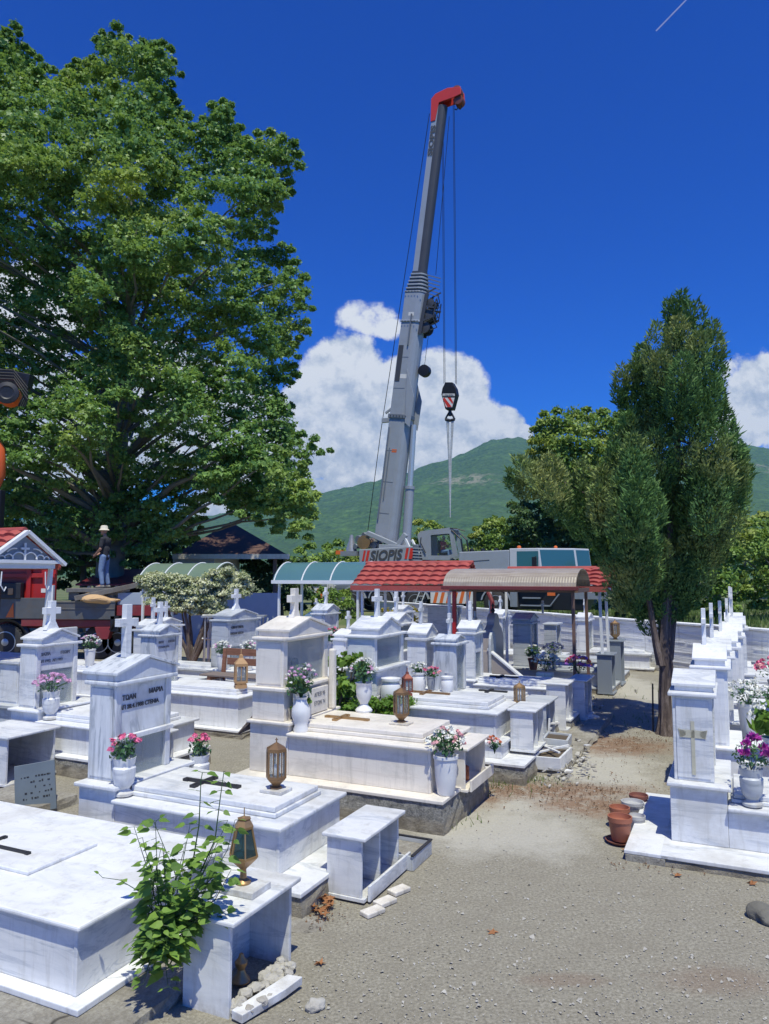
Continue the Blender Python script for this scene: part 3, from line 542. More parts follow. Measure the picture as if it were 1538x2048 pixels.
b7=std_grave('left back grave with an oval name plaque and red flowers beside the truck wheel',-13.6,-11.2,11.3,12.3,.05,.07,.55,'marble_pure',(.1,.1),sh=(.4,.62),slab=.08,seed=28,lod=0)
b7.boxes('name_plate',[(-13.35,-13.28,11.4,12.25,.62,1.35)],'marble_dull',.02)
for i,t in enumerate(('ΟΙΚΟΓΕΝΕΙΑ','ΚΩΝ/ΝΟΥ','1984')):
    m=text_mb(t,.10,.003); place_mb(m,(-13.275,11.5+.08*i,1.12-.14*i),(0,1,0),(0,0,1),(1,0,0)); b7.mb('inscription',m,'letter')
b8=std_grave('cabinet grave with a glass front and dark interior left of the blue canopy posts',-6.9,-5.2,17.0,18.0,.05,.07,.52,'marble',(.1,.1),slab=.05,seed=29,lod=1,cab=(-6.8,-6.2,17.1,17.9,.52,1.7,dict(side=.1,glass=1,mat='marble_dull')))
b9=std_grave('white two-tier cabinet headstone with ribbed sides between the cream pillar and the red roof',-6.1,-4.3,12.7,13.5,.1,.12,.5,'marble_pure',(.1,.1),slab=.06,seed=30,lod=0,
    tiers=[(-6.08,-5.65,12.72,13.48,.501,.78,'same'),(-6.12,-5.6,12.68,13.52,.781,.815,'lip'),(-6.08,-5.65,12.72,13.48,.816,1.05,'same'),(-6.12,-5.6,12.68,13.52,1.051,1.085,'lip')],cab=(-6.07,-5.66,12.74,13.46,1.086,1.55,dict(side=.1,glass=1,mat='marble')),gable=(-6.05,-5.68,12.8,13.4,.2),cross=(-5.86,13.1,.42,.16,.07,0))
b10=std_grave('white grave with a small open cabinet on top just beyond the leafy plant',-6.3,-4.6,10.9,11.7,.05,.07,.45,'marble_pure',(.1,.1),slab=.06,seed=31,lod=1)
b12=std_grave('white framed shrine grave under the red tiled roof beside the yellow shrub',-6.6,-4.9,15.3,16.3,.05,.07,.5,'marble',(.1,.1),slab=.05,seed=33,lod=1,cab=(-6.5,-6.1,15.5,16.0,.5,1.0,dict(side=.08,glass=1,mat='white_paint')),gable=(-6.5,-6.1,15.5,16.0,.15))
b13=std_grave('pale grave with small gabled headstone and cross just right of the two-tier glass headstone',-5.4,-4.9,12.4,13.1,.1,.12,.5,'marble',(.1,.1),slab=0,seed=34,lod=1,cab=(-5.35,-5.0,12.45,13.05,.5,1.33,dict(side=.08)),gable=(-5.35,-5.0,12.5,13.0,.25),cross=(-5.2,12.75,.42,.18,.06,0))
b14=std_grave('wide low grave in the gap behind the pale pillar with a slender cross',-6.2,-4.4,14.2,15.1,.1,.12,.6,'marble_dull',(.1,.1),slab=.05,seed=35,lod=1,cab=(-4.95,-4.65,14.3,15.0,.6,1.15,dict(side=.08)),gable=(-4.95,-4.65,14.35,14.95,.15),cross=(-4.8,14.7,.45,.2,.05,0))
for k,(u,v,ct,lb) in enumerate(((-12.2,13.2,1.30,'small white headstone with a cross between the truck wheels and the creamy shrub'),(-10.9,17.9,1.25,'little white cross grave left of the hand trolley'),(-8.6,18.8,1.45,'white headstone under the teal-blue canopy'),(-7.6,13.6,1.15,'low grave with a plain headstone right of the bench, behind the cream pillar'),(-3.9,20.6,1.25,'grey headstone behind the red canopy near the wall'),(-5.9,19.2,1.35,'narrow white headstone in the gap left of the ladder'))):
    std_grave(lb,u,u+1.9,v,v+.9,.05,.07,.45,('marble','marble_pure')[k%2],(.1,.1),slab=.05,seed=70+k,lod=1,cab=(u+.05,u+.35,v+.05,v+.85,.45,ct,dict(side=.08,glass=1)),gable=(u+.05,u+.35,v+.1,v+.8,.18),cross=(u+.2,v+.45,.4,.2,.06,.02))
# --- right row
c1=std_grave('nearest right grave, tall pillar with a faded gold cross painted on it',-.57,1.75,7.42,8.45,.06,.08,.455,'marble',(.3,.40),sh=(.47,.62),slab=.08,seed=41,foot_margin=.6,
    cab=(-.54,-.20,7.50,8.28,.621,1.38,dict(side=.08,photos=((7.9,.2,.3),))),gable=(-.52,-.19,7.56,8.22,.17))
c1.boxes('side_apron',[(-.93,-.60,7.0,8.9,-.05,.06)],'concrete'); c1.boxes('apron_slab',[(-.94,-.571,7.0,8.9,.061,.094)],'marble_pure')
m=MB(); u,v,z=-.37,7.486,.68
m.prism([(u-.016,v,z),(u+.016,v,z),(u+.016,v,z+.48),(u-.016,v,z+.48)],(0,.004,0)); m.prism([(u-.12,v,z+.40),(u-.105,v,z+.33),(u+.105,v,z+.33),(u+.12,v,z+.40)],(0,.004,0)); m.prism([(u-.125,v,z+.41),(u-.108,v,z+.325),(u-.06,v,z+.35),(u-.06,v,z+.385)],(0,.003,0)); m.prism([(u+.125,v,z+.41),(u+.06,v,z+.385),(u+.06,v,z+.35),(u+.108,v,z+.325)],(0,.003,0))
c1.mb('gold_cross',m,'gold_paint')
cl=['second grave of the right row, its pale cross rising behind the gold-cross pillar','third grave of the right row with white lilies before its headstone','fourth grave of the right row, square white gable block on a narrow pillar','fifth grave of the right row beside the pink-red bouquet','sixth grave of the right row with twin thin crosses','last grave of the right row in front of the grassy bank']
for i,(v,h,cr) in enumerate(((9.3,1.42,.45),(10.9,1.38,.5),(12.6,1.36,.5),(14.4,1.40,.45),(16.2,1.42,.6),(17.6,1.42,.6))):
    du=(.02,.07,.16,.25,.33,.30)[i]
    std_grave(cl[i],-.50+du,1.6+du,v,v+1.0,.05,.07,.46,('marble_pure','marble','marble_pure')[i%3],(.2,.15),sh=(.5,.58),slab=.07,seed=50+i,lod=0 if i<2 else 1,cab=(-.46+du,-.10+du,v+.06,v+.92,.581,h,dict(side=.1,glass=1,photos=((v+.5,.2,.25),))),gable=(-.44+du,-.12+du,v+.12,v+.86,.22),cross=(-.34+du,v+.5,cr,.18,.06,.03))
cshr=std_grave('shrine-like white grave at the right edge behind the magenta flowers',1.9,3.6,9.2,10.1,.05,.07,.5,'marble_pure',(.2,.15),sh=(.4,.6),slab=.05,seed=61,lod=1)
# --- ossuary boxes: small open marble cabinets
def ossuary(label,u0,u1,v0,v1,z0,z1,mat='marble',div=True,shelf=False,over=.05,front=True):
    g=Grave('ossuary_box',label,'ossuary box',u1,v0,mat,'small marble ossuary boxes at the foot of the graves'); t=.028
    g.boxes('side_panel',[(u0,u1,v0,v0+t,z0,z1-.031)],bevel=.004); g.boxes('side_panel',[(u0,u1,v1-t,v1,z0,z1-.031)],bevel=.004)
    g.boxes('back_panel',[(u0+.001,u0+t,v0+t+.001,v1-t-.001,z0,z1-.031)],bevel=0); g.boxes('bottom_panel',[(u0-.005,u1+.03,v0-.01,v1+.01,z0-.03,z0-.001)],bevel=.004)
    if div: g.boxes('partition',[(u0+t+.001,u1-.01,(v0+v1)/2-.012,(v0+v1)/2+.012,z0,z1-.032)],bevel=.003)
    g.boxes('top_slab',[(u0-.03,u1+over,v0-.035,v1+.035,z1-.030,z1)],bevel=.009)
    if front: g.boxes('front_kerb',[(u1+.04,u1+.062,v0+.03,v1+.12,z0-.03,z0+.085)],bevel=.004)
    return g
o1=ossuary('marble box with two open compartments at the foot of the front left grave',-2.94,-2.64,5.24,5.95,.045,.50)
o0=ossuary('nearest marble box, open front with rubble inside and a bell-shaped lamp on top',-2.99,-2.66,3.62,4.28,-.02,.54,div=False,front=False)
tray=Grave('gravel_tray','low tray of dark-edged marble strips filled with gravel, behind the two-compartment box','tray',-2.52,6.0,'marble_dull')
tray.boxes('side_strip',[(-2.86,-2.845,5.99,6.42,.0,.12),(-2.54,-2.525,5.99,6.42,.0,.12),(-2.844,-2.541,6.405,6.42,.0,.12),(-2.844,-2.541,5.99,6.005,0,.12)],bevel=.003)
tray.boxes('edge_bar',[(-2.865,-2.84,5.98,6.43,.121,.133),(-2.545,-2.52,5.98,6.43,.121,.133),(-2.839,-2.546,6.405,6.43,.121,.133)],'dark_metal',bevel=0)
tray.boxes('gravel_fill',[(-2.844,-2.541,6.006,6.404,.0,.085)],'concrete',bevel=0)
o3=ossuary('upright marble box with grey right side, at the foot of the glass-fronted headstone grave',-2.62,-2.33,9.42,10.0,.30,.80,front=False)
oc=ossuary('cream box with a dark opening at the foot end of the cream grave',-2.80,-2.56,7.45,8.15,.30,.72,'marble_cream',div=False)
o4=ossuary('narrow grey-topped marble box between two other boxes, second from the aisle',-2.84,-2.5,10.9,11.5,.1,.66,'marble_dull',front=False)
o5=ossuary('tall white marble box with a dark right side in front of the fallen blocks',-2.72,-2.42,11.9,12.5,.1,.80,front=False)
o6=ossuary('white marble box with a dark open end at the foot of the slim pillar grave',-2.55,-2.3,12.9,13.6,.1,.74,front=False)
ol=ossuary('tall leaning marble box with a broken dark opening at the left edge',-8.65,-7.80,6.2,6.9,.05,.60,div=False,front=False)
oa=ossuary('grey-green metal-sided box near the canopy posts, closer of the pair',-2.62,-2.32,16.2,16.7,.05,.85,'granite_grey',div=False,front=False)
ob=ossuary('grey-green box holding a brass lantern, farther of the pair by the wall',-2.62,-2.32,17.6,18.2,.05,1.02,'granite_grey',div=False,front=False)
ok_=ossuary('white box with two dark compartments half hidden behind the leafy plant',-6.4,-6.0,10.1,10.8,.2,.75,front=False)
obx=ossuary('low white box with a pink bouquet beside it, behind the front left headstone',-6.7,-6.25,6.6,7.3,.1,.62,'marble_pure',div=False,front=False)
# ================================================================ SMALL THINGS ON THE GRAVES
rng=np.random.default_rng(7); rnd=random.Random(7)
VASES={'urn':[(.055,0),(.075,.012),(.075,.03),(.05,.045),(.045,.06),(.075,.10),(.085,.16),(.088,.22),(.075,.235),(.080,.25),(.088,.30),(.080,.30),(.066,.26),(.03,.25)],
 'bulb':[(.065,0),(.07,.02),(.06,.05),(.068,.09),(.085,.14),(.082,.20),(.055,.25),(.05,.28),(.062,.30),(.052,.30),(.04,.26)],
 'cup':[(.055,0),(.06,.01),(.075,.12),(.082,.24),(.09,.245),(.09,.265),(.076,.265),(.07,.18)],
 'barrel':[(.07,0),(.08,.02),(.09,.08),(.085,.15),(.07,.17),(.078,.185),(.088,.19),(.088,.21),(.075,.21),(.06,.18)],
 'goblet':[(.085,0),(.09,.02),(.075,.04),(.05,.06),(.04,.08),(.05,.10),(.075,.15),(.085,.22),(.08,.27),(.095,.30),(.085,.30),(.06,.25)],
 'slim':[(.04,0),(.045,.02),(.03,.05),(.04,.12),(.05,.22),(.06,.30),(.05,.30),(.035,.2)]}
def vase(label,pos,kind='urn',s=1.0,mat='white_plastic',group='flower vases on the graves'):
    m=MB().lathe([(r*s,z*s) for r,z in VASES[kind]],20); o=m.build('flower_vase',mat,None,pos,smooth=True); return tag(o,label,'vase',group)
def bouquet(label,pos,r,h,petals,nf,leaf='leaf_bouquet',nl=90,fs=.035,group='bouquets of artificial flowers',spiky=False,leafsize=.05):
    """stems fan out of a vase mouth at pos; petals is a list of (material, share)"""
    o=empty('flower_bouquet',label,'bouquet',pos,0,group); heads=[]
    for i in range(nf):
        a=rnd.random()*6.283; e=math.acos(1-rnd.random()*.95); q=Vector((math.cos(a)*math.sin(e)*r,math.sin(a)*math.sin(e)*r,h*.45+math.cos(e)*h*.55)); heads.append(q)
    m=MB()
    for q in heads[:24]: m.tube([(0,0,-.03),(q.x*.35,q.y*.35,q.z*.55),tuple(q)],.0022,4)
    m.build('stem','leaf_bouquet',o)
    C=np.array([list(q) for q in heads]); k=0
    for mt,sh in petals:
        n=max(1,round(nf*sh)); c=C[k:k+n]; k+=n
        if not len(c): continue
        np_=26 if spiky else 18; P=np.repeat(c,np_,0); D=rng.normal(size=P.shape); D[:,2]=np.abs(D[:,2])*.8+.1; D/=np.linalg.norm(D,axis=1,keepdims=True)
        Pp=P+D*fs*.55; V,q=leaves(Pp,np.cross(D,rng.normal(size=D.shape)) if spiky else D+.5*rng.normal(size=D.shape),fs*(.9 if spiky else .8),rng,.35 if spiky else .85,0)
        np_mesh('blossom',V,4,mt,o)
    D=rng.normal(size=(nl,3)); D[:,2]=np.abs(D[:,2]); D/=np.linalg.norm(D,axis=1,keepdims=True); P=D*np.array([r,r,h])*(.35+.6*rng.random((nl,1)))+np.array([0,0,h*.12])
    V,q=leaves(P,D+.8*rng.normal(size=D.shape),leafsize,rng,.5,.1); np_mesh('leaf_spray',V,4,leaf,o,rng.random(nl)); return o
def lantern(label,pos,kind='hex',s=1.0,mat='bronze',rz=.3,group='votive lanterns on the graves'):
    o=empty('grave_lantern',label,'lantern',pos,rz,group); n=6 if kind!='sq' else 4; f=MB(); g=MB(); r0=MB()
    def poly(r,z,k): a=2*math.pi*k/n+math.pi/n; return Vector((r*math.cos(a)*s,r*math.sin(a)*s,z*s))
    if kind=='diamond':   # wide in the middle, on a flared foot
        zs=[(.045,0),(.05,.012),(.022,.035),(.018,.085),(.03,.10)]; MB().lathe([(r*s,z*s) for r,z in zs],16).build('foot',mat,o,smooth=True)
        bz=[(.035,.10),(.095,.165),(.055,.34)]
        MB().lathe([(.032*s,.10*s),(.09*s,.155*s),(.096*s,.165*s),(.088*s,.17*s),(.03*s,.12*s)],n,rot=math.pi/n).build('bowl',mat,o)
        for k in range(n):
            f.beam(poly(.092,.166,k),poly(.054,.34,k),.009*s,.009*s); f.beam(poly(.092,.168,k),poly(.092,.168,k+1),.010*s,.010*s); f.beam(poly(.054,.338,k),poly(.054,.338,k+1),.010*s,.010*s)
            g.add([poly(.088,.17,k),poly(.088,.17,k+1),poly(.051,.338,k+1),poly(.051,.338,k)],[(0,1,2,3)])
        r0.lathe([(.062*s,.34*s),(.064*s,.35*s),(.04*s,.385*s),(.046*s,.395*s),(.02*s,.40*s),(.004*s,.41*s),(.003*s,.46*s)],n,rot=math.pi/n)
    else:
        h=.26 if kind=='hex' else .20; r=.075 if kind=='hex' else .065; zb=.05 if kind=='hex' else .015
        base=MB()
        if kind=='hex': base.lathe([(.05*s,0),(.05*s,.012*s),(.03*s,.02*s),(.035*s,.03*s),(r*s,zb*s+.02*s),(r*s,(zb+.035)*s)],n,rot=math.pi/n)
        else: base.lathe([(r*1.05*s,0),(r*1.05*s,.03*s)],n,rot=math.pi/n)
        base.build('foot',mat,o,bevel=.001)
        for k in range(n):
            f.beam(poly(r,zb+.03,k),poly(r,zb+h-.02,k),.014*s,.014*s); q_=(poly(r,zb+.03,k)+poly(r,zb+.03,k+1))/2; f.beam(q_,q_+Vector((0,0,(h-.05)*s)),.007*s,.007*s); f.beam(poly(r,zb+h-.025,k),poly(r,zb+h-.025,k+1),.014*s,.016*s); f.beam(poly(r,zb+.035,k),poly(r,zb+.035,k+1),.014*s,.016*s)
            g.add([poly(r-.004,zb+.03,k),poly(r-.004,zb+.03,k+1),poly(r-.004,zb+h-.02,k+1),poly(r-.004,zb+h-.02,k)],[(0,1,2,3)])
        t=zb+h-.02
        if kind=='sq': r0.lathe([(r*1.15*s,t*s),(r*1.15*s,(t+.01)*s),(.025*s,(t+.055)*s),(.02*s,(t+.08)*s),(.006*s,(t+.085)*s),(.005*s,(t+.13)*s)],n,rot=math.pi/n)
        else: r0.lathe([(r*1.08*s,t*s),(r*1.08*s,(t+.012)*s),(.012*s,(t+.052)*s),(.006*s,(t+.055)*s),(.004*s,(t+.09)*s)],n,rot=math.pi/n); r0.box(-.012*s,.012*s,-.002,.002,(t+.072)*s,(t+.078)*s)
    f.build('frame',mat,o); g.build('glass_pane','glass_dark' if kind=='diamond' else 'glass',o); r0.build('lantern_roof',mat if kind!='hexg' else 'bronze',o)
    MB().lathe([(.022*s,.10*s),(.026*s,.12*s),(.026*s,.17*s),(.01*s,.18*s)],10).build('oil_glass','white_plastic' if kind!='diamond' else 'glass_dark',o,smooth=True); return o
# front left grave
vase('tall white marble urn before the dated headstone, holding pink carnations, on the aisle side',R(-4.93,5.12,.556),'urn',1.12,'marble')
bouquet('pink carnations with fern sprigs in the tall urn before the dated headstone, near side',R(-4.93,5.12,.87),.13,.20,[('petal_pink',1)],9,nl=130,fs=.045)
vase('white urn at the far corner of the dated headstone, its pink flowers leaning right',R(-4.93,6.15,.35),'urn',1.15,'marble')
bouquet('pink carnations in the white urn at the far corner of the dated headstone',R(-4.93,6.15,.68),.13,.20,[('petal_pink',1)],8,nl=130,fs=.045)
p=R(-3.62,5.55,.641); q=MB(); q.box(-.11,.11,-.09,.09,0,.028); tag(q.build('lamp_plinth','marble',None,p,YAW,bevel=.004),'small square marble tile under the hexagonal lantern of the front left grave','tile')
lantern('six-sided brown lantern with a grey roof and small cross, on the front left grave',R(-3.62,5.55,.670),'hex',1.12)
# lamp on nearest ossuary
q=MB(); q.prism([(-.14,-.10,0),(.14,-.10,0),(.14,.10,0),(-.14,.10,0)],(0,0,.04)); tag(q.build('lamp_plinth','marble',None,R(-2.83,3.98,.541),YAW,bevel=.004),'marble block under the diamond-shaped lantern on the nearest box','tile')
lantern('diamond-shaped bronze lantern on a flared foot, on top of the nearest marble box',R(-2.83,3.98,.582),'diamond',1.0,'brass')
o=MB().lathe([(.055,0),(.058,.008),(.03,.045),(.022,.07),(.035,.09),(.04,.115),(.02,.135),(.012,.16)],18).build('censer','brass',None,R(-2.80,3.93,.03),smooth=True); tag(o,'small tarnished brass censer standing inside the nearest open box','censer')
# cream grave
vase('rounded cream-white vase against the pillar of the cream grave, lilac-white flowers in it',R(-4.38,7.20,.776),'bulb',1.25,'white_plastic')
bouquet('loose lilac and white orchid spray in the rounded vase before the cream pillar',R(-4.38,7.20,1.14),.17,.38,[('petal_lilac',.5),('petal_white',.5)],34,nl=120,fs=.028,leafsize=.06)
vase('white goblet vase at the far side of the cream slab with white blossom',R(-4.05,8.10,.866),'goblet',1.15,'white_plastic')
bouquet('white and pale pink blossom spray in the goblet vase on the cream slab',R(-4.05,8.10,1.20),.16,.30,[('petal_white',.8),('petal_lilac',.2)],36,nl=100,fs=.026,leafsize=.06)
q=MB(); q.box(-.11,.11,-.09,.09,0,.02); tag(q.build('lamp_plinth','marble_cream',None,R(-3.35,7.62,.866),YAW,bevel=.004),'cream tile under the octagonal-looking lantern on the cream grave','tile')
lantern('six-sided copper-brown lantern with a pointed roof on the cream slab',R(-3.35,7.62,.887),'hex',1.08)
vase('tall tapered white plastic vase standing on the step at the foot of the cream grave',R(-2.66,7.16,.318),'cup',1.45,'white_plastic')
bouquet('pink roses and white sprigs in the tapered vase at the foot of the cream grave',R(-2.66,7.16,.70),.19,.26,[('petal_rose',.35),('petal_white',.65)],38,nl=150,fs=.036,leafsize=.055)
bouquet('small yellow and orange bunch behind the dark opening at the foot of the cream grave',R(-2.45,8.15,.55),.07,.16,[('petal_orange',.6),('petal_rose',.4)],9,nl=30,fs=.03)
o=MB().lathe([(.04,0),(.045,.01),(.045,.15),(.03,.16)],14).build('votive_candle','copper_red',None,R(-2.66,7.75,.302),smooth=True); tag(o,'red votive candle inside the dark opening of the cream box','candle')
# behind cream
vase('big round white pot at the foot of the two-tier glass headstone',R(-4.25,9.32,.776),'barrel',1.55)
lantern('square red-copper lantern with a tall chimney on the grave behind the cream one',R(-4.05,9.42,.866),'sq',1.15,'copper_red')
vase('round white vase behind the square red-copper lantern',R(-4.1,9.95,.866),'barrel',1.2); bouquet('white orchids in the round vase behind the red-copper lantern',R(-4.1,9.95,1.10),.12,.16,[('petal_white',1)],16,nl=60,fs=.03)
vase('clear-looking grey cup of pink flowers on the grave behind the cream one',R(-3.92,9.98,.866),'cup',.75,'grey_plastic'); bouquet('pink-red roses in the grey cup behind the cream grave',R(-3.92,9.98,1.05),.13,.14,[('petal_rose',.5),('petal_pink',.5)],16,nl=50,fs=.032)
vase('short white jar right of the pink-red roses',R(-3.68,9.98,.866),'barrel',1.0)
lantern('light brown lantern standing at the far foot corner of the long grave, pearly glass',R(-2.68,10.12,.70),'hex',.95,'brass')
vase('white urn beside the slim striped pillar',R(-4.05,11.1,.681),'urn',1.0); vase('white urn farther along, before the framed glass door',R(-4.2,12.5,.731),'urn',.9)
# left graves
vase('stout white urn of lilac flowers before the left headstone',R(-8.2,7.16,.601),'urn',1.25,'marble'); bouquet('dense lilac and pink blossom in the stout urn before the left headstone',R(-8.2,7.16,.95),.22,.24,[('petal_lilac',1)],48,nl=60,fs=.036,leafsize=.05)
vase('white urn at the far corner of the left headstone',R(-8.1,8.25,.45),'urn',1.2,'marble'); bouquet('pink blossom at the far corner of the left headstone, half hidden by a gable',R(-8.1,8.25,.80),.17,.22,[('petal_lilac',.5),('petal_pink',.5)],28,nl=40,fs=.036)
vase('white goblet before the oval name plaque',R(-12.6,11.45,.56),'barrel',1.3); bouquet('orange-red flowers before the oval name plaque',R(-12.75,11.4,.72),.20,.20,[('petal_orange',.7),('petal_rose',.3)],30,nl=50,fs=.035)
vase('tall white vase of pale blossom beside the truck wheel',R(-12.1,11.5,.63),'cup',1.3); bouquet('white and pale pink blossom in the tall vase beside the truck wheel',R(-12.1,11.5,.95),.22,.30,[('petal_white',.7),('petal_lilac',.3)],34,nl=70,fs=.034)
for k,(u,v,z,lab) in enumerate(((-9.2,12.1,.63,'white roses in a pleated vase behind the two-date headstone, left one'),(-8.7,12.3,.63,'white hydrangea in a ribbed vase on the diagonal-veined slab'),(-9.5,14.0,.6,'pale pink and white bunch beyond the white roses, near the shrub trunk'))):
    vase('ribbed white vase under '+('the left white roses','the white hydrangea','the pale pink bunch')[k],R(u,v,z),'cup',1.2); bouquet(lab,R(u,v,z+.30),.17,.26,[('petal_white',.85 if k<2 else .4),('petal_lilac',.15 if k<2 else .6)],26,nl=70,fs=.04)
vase('white pot before the slender headstone with a small cross',R(-8.55,15.45,.55),'cup',1.5); bouquet('pink-red flowers in the white pot before the slender headstone',R(-8.55,15.45,.92),.24,.34,[('petal_rose',.4),('petal_pink',.6)],14,nl=120,fs=.05,leafsize=.09)
bouquet('pink and white flowers on the ground behind the cream gable, left',R(-7.6,14.6,.5),.25,.25,[('petal_rose',.6),('petal_white',.4)],24,nl=50,fs=.05)
bouquet('white flowers right of the cream gable',R(-6.4,14.5,.72),.22,.2,[('petal_white',1)],24,nl=50,fs=.05)
bouquet('pinkish-brown flowers in front of the two-tier ribbed cabinet',R(-5.5,11.5,.72),.16,.2,[('petal_rose',.6),('petal_orange',.4)],22,nl=30,fs=.045); vase('grey pot under the pinkish-brown flowers',R(-5.5,11.5,.455),'cup',1.1,'grey_plastic')
# curved granite grave
bouquet('multicoloured ball of orange, pink and violet flowers against the brown posts',R(-2.55,13.75,.74),.22,.30,[('petal_orange',.34),('petal_pink',.33),('petal_violet',.33)],46,nl=40,fs=.05)
bouquet('white daisies over green leaves on the green gravel',R(-3.4,14.9,.62),.28,.32,[('petal_white',1)],40,nl=110,fs=.04); tag(MB().box(-.16,.16,-.08,.08,0,.14).build('planter_box','marble_pure',None,R(-3.4,14.8,.441),YAW,bevel=.01),'white marble planter on the green gravel','planter')
bouquet('dark blue flowers in a slate vase before the whitewashed wall',R(-3.55,16.3,.75),.22,.28,[('petal_blue',1)],34,nl=90,fs=.045); vase('slate blue vase of dark flowers',R(-3.55,16.3,.47),'slim',1.0,'granite_grey')
bouquet('green plant with cream leaves in a red pot near the dark blue flowers',R(-3.95,16.1,.72),.20,.25,[('petal_white',1)],10,nl=130,fs=.04,leafsize=.08); tag(MB().lathe([(.08,0),(.11,.2),(.12,.2),(.12,.24),(.10,.24),(.08,.2)],16).build('flower_pot','terracotta',None,R(-3.95,16.1,.462),smooth=True),'small red pot with a cream-leaved plant on the dark bluish grave','pot')
lantern('tiny white lantern on the green gravel',R(-4.0,14.5,.441),'sq',.8,'white_paint'); lantern('brass lantern on the farther grey-green box by the wall',R(-2.47,17.9,1.022),'hex',1.25,'brass')
# right row
vase('grey-white plastic urn with a small medallion before the gold-cross pillar',R(.10,7.50,.456),'urn',1.12,'marble_dull')
bouquet('spiky magenta chrysanthemums with dark green leaves in the grey-white urn',R(.10,7.50,.80),.17,.24,[('petal_magenta',1)],8,nl=130,fs=.075,spiky=True,leafsize=.045)
vase('low white bowl behind the magenta chrysanthemums',R(.42,8.1,.54),'barrel',1.2)
bouquet('long green blades with white lilies in the right row',R(.35,9.3,.74),.22,.35,[('petal_white',1)],16,nl=150,fs=.06,leafsize=.16,leaf='leaf_bright'); vase('white bowl holding the green blades and lilies',R(.35,9.3,.46),'barrel',1.3)
bouquet('drooping white lilies before the third headstone of the right row',R(.15,10.6,.85),.26,.32,[('petal_white',1)],26,nl=110,fs=.045); vase('white vase under the drooping lilies',R(.15,10.6,.46),'cup',1.6)
bouquet('teal-green fern spray at the right edge above the magenta flowers',R(.95,10.2,.9),.35,.35,[('petal_white',1)],10,nl=220,fs=.05,leafsize=.10); vase('white vase under the teal-green fern',R(.95,10.2,.46),'cup',1.6)
bouquet('bright pink-red bouquet in a grey pot in the right row',R(.55,12.6,.95),.26,.30,[('petal_pink',.8),('petal_rose',.2)],34,nl=60,fs=.06); vase('grey pot under the bright pink-red bouquet',R(.55,12.6,.60),'cup',1.3,'grey_plastic')
bouquet('dark green foliage with few flowers below the bright pink-red bouquet',R(.55,11.6,.75),.25,.25,[('petal_white',1)],5,nl=150,fs=.04,leafsize=.08); vase('ribbed grey pot of dark green foliage in the right row',R(.55,11.6,.46),'cup',1.2,'grey_plastic')
bouquet('pale pink flowers at the right edge beyond the fern',R(1.3,12.1,.8),.25,.25,[('petal_lilac',1)],24,nl=40,fs=.06)
# flower pots on the aisle
def pot(label,pos,r,h,mat,rim=None,inner=True,tilt=0):
    o=empty('flower_pot',label,'flower pot',pos,0,'empty pots beside the right apron'); MB().lathe([(r*.70,0),(r*.73,.01),(r*.93,h*.80),(r*.95,h*.80),(r,h*.82),(r,h),(r*.9,h),(r*.86,h*.8),(r*.84,h*.78)],32).build('pot_body',mat,o,smooth=True)
    MB().lathe([(r*.83,h*.72),(r*.83,h*.76)],24).build('potting_soil','soil',o); o.rotation_euler=(tilt,0,0); return o
p=at(1241,1686,0); pot('nearest terracotta-coloured pot with a thick rim, standing in a brown saucer',p+Vector((0,0,.03)),.112,.215,'terracotta'); tag(MB().lathe([(.10,0),(.135,.035),(.14,.035),(.128,.02),(.05,.012)],32).build('pot_saucer','terracotta_dark',None,p,smooth=True),'brown ribbed saucer under the nearest terracotta-coloured pot','saucer')
pot('second terracotta-coloured pot, mostly hidden behind the nearest one',at(1240,1655,0),.10,.2,'terracotta')
pot('wide grey-white pot with dark inside among the terracotta ones',at(1266,1632,0),.115,.15,'pot_white'); pot('dark red pot behind the wide grey-white one',at(1278,1618,0),.10,.15,'terracotta_dark')
pot('small whitish pot squeezed between the front terracotta pot and the apron',at(1274,1662,0),.085,.15,'pot_white')
# leaning slate with worn letters
sl=empty('slate_plaque','blue-grey slab with worn chiselled letters leaning against the broken left box','plaque',at(72,1625,.02),R_(-10)); 
m=MB(); m.box(-.20,.20,0,.03,0,.50); m.build('slab','slate',sl,bevel=.004)
lt=MB(); rr=random.Random(3)
for row in range(5):
    x=-.14+rr.uniform(0,.08)
    while x<.15: 
        if rr.random()<.75: lt.box(x,x+rr.uniform(.008,.024),-.004,.0,.14+row*.055,.14+row*.055+rr.uniform(.008,.022))
        x+=.028
lt.build('worn_lettering','letter_black',sl); sl.rotation_euler=(R_(-14),R_(-7),R_(14))
m=rough_block(-7.45,-6.5,5.5,6.0,-.1,.10,8,.03); m.v=[(x+7,y-5.7,z) for x,y,z in m.v]; tag(m.build('kerb_stone','concrete',None,R(-7.1,5.85,0),YAW),'rough concrete kerb under the broken left box','kerb')
# bench
bn=empty('wooden_bench','small reddish wooden bench with two back boards beside the white graves','bench',R(-8.3,11.45,.2),YAW)
for k in range(3): MB().box(-.75,.75,-.22+k*.15,-.09+k*.15,.43,.46).build('seat_board','wood_grey',bn,bevel=.004)
for z in (.60,.78): MB().box(-.75+.28,.75,.25,.28,z,z+.13).build('back_board','wood',bn,bevel=.004)
for x in (-.55,.55):
    MB().box(x-.035,x+.035,-.2,-.13,0,.429).build('leg','wood',bn,bevel=.004); MB().beam((x,.20,0),(x,.30,.90),.07,.05).build('leg','wood',bn); MB().box(x-.03,x+.03,-.125,.2,.36,.428).build('rail','wood',bn)
lantern('large square yellow wooden-looking lantern in front of the bench',R(-7.22,10.0,.691),'sq',1.9,'timber')
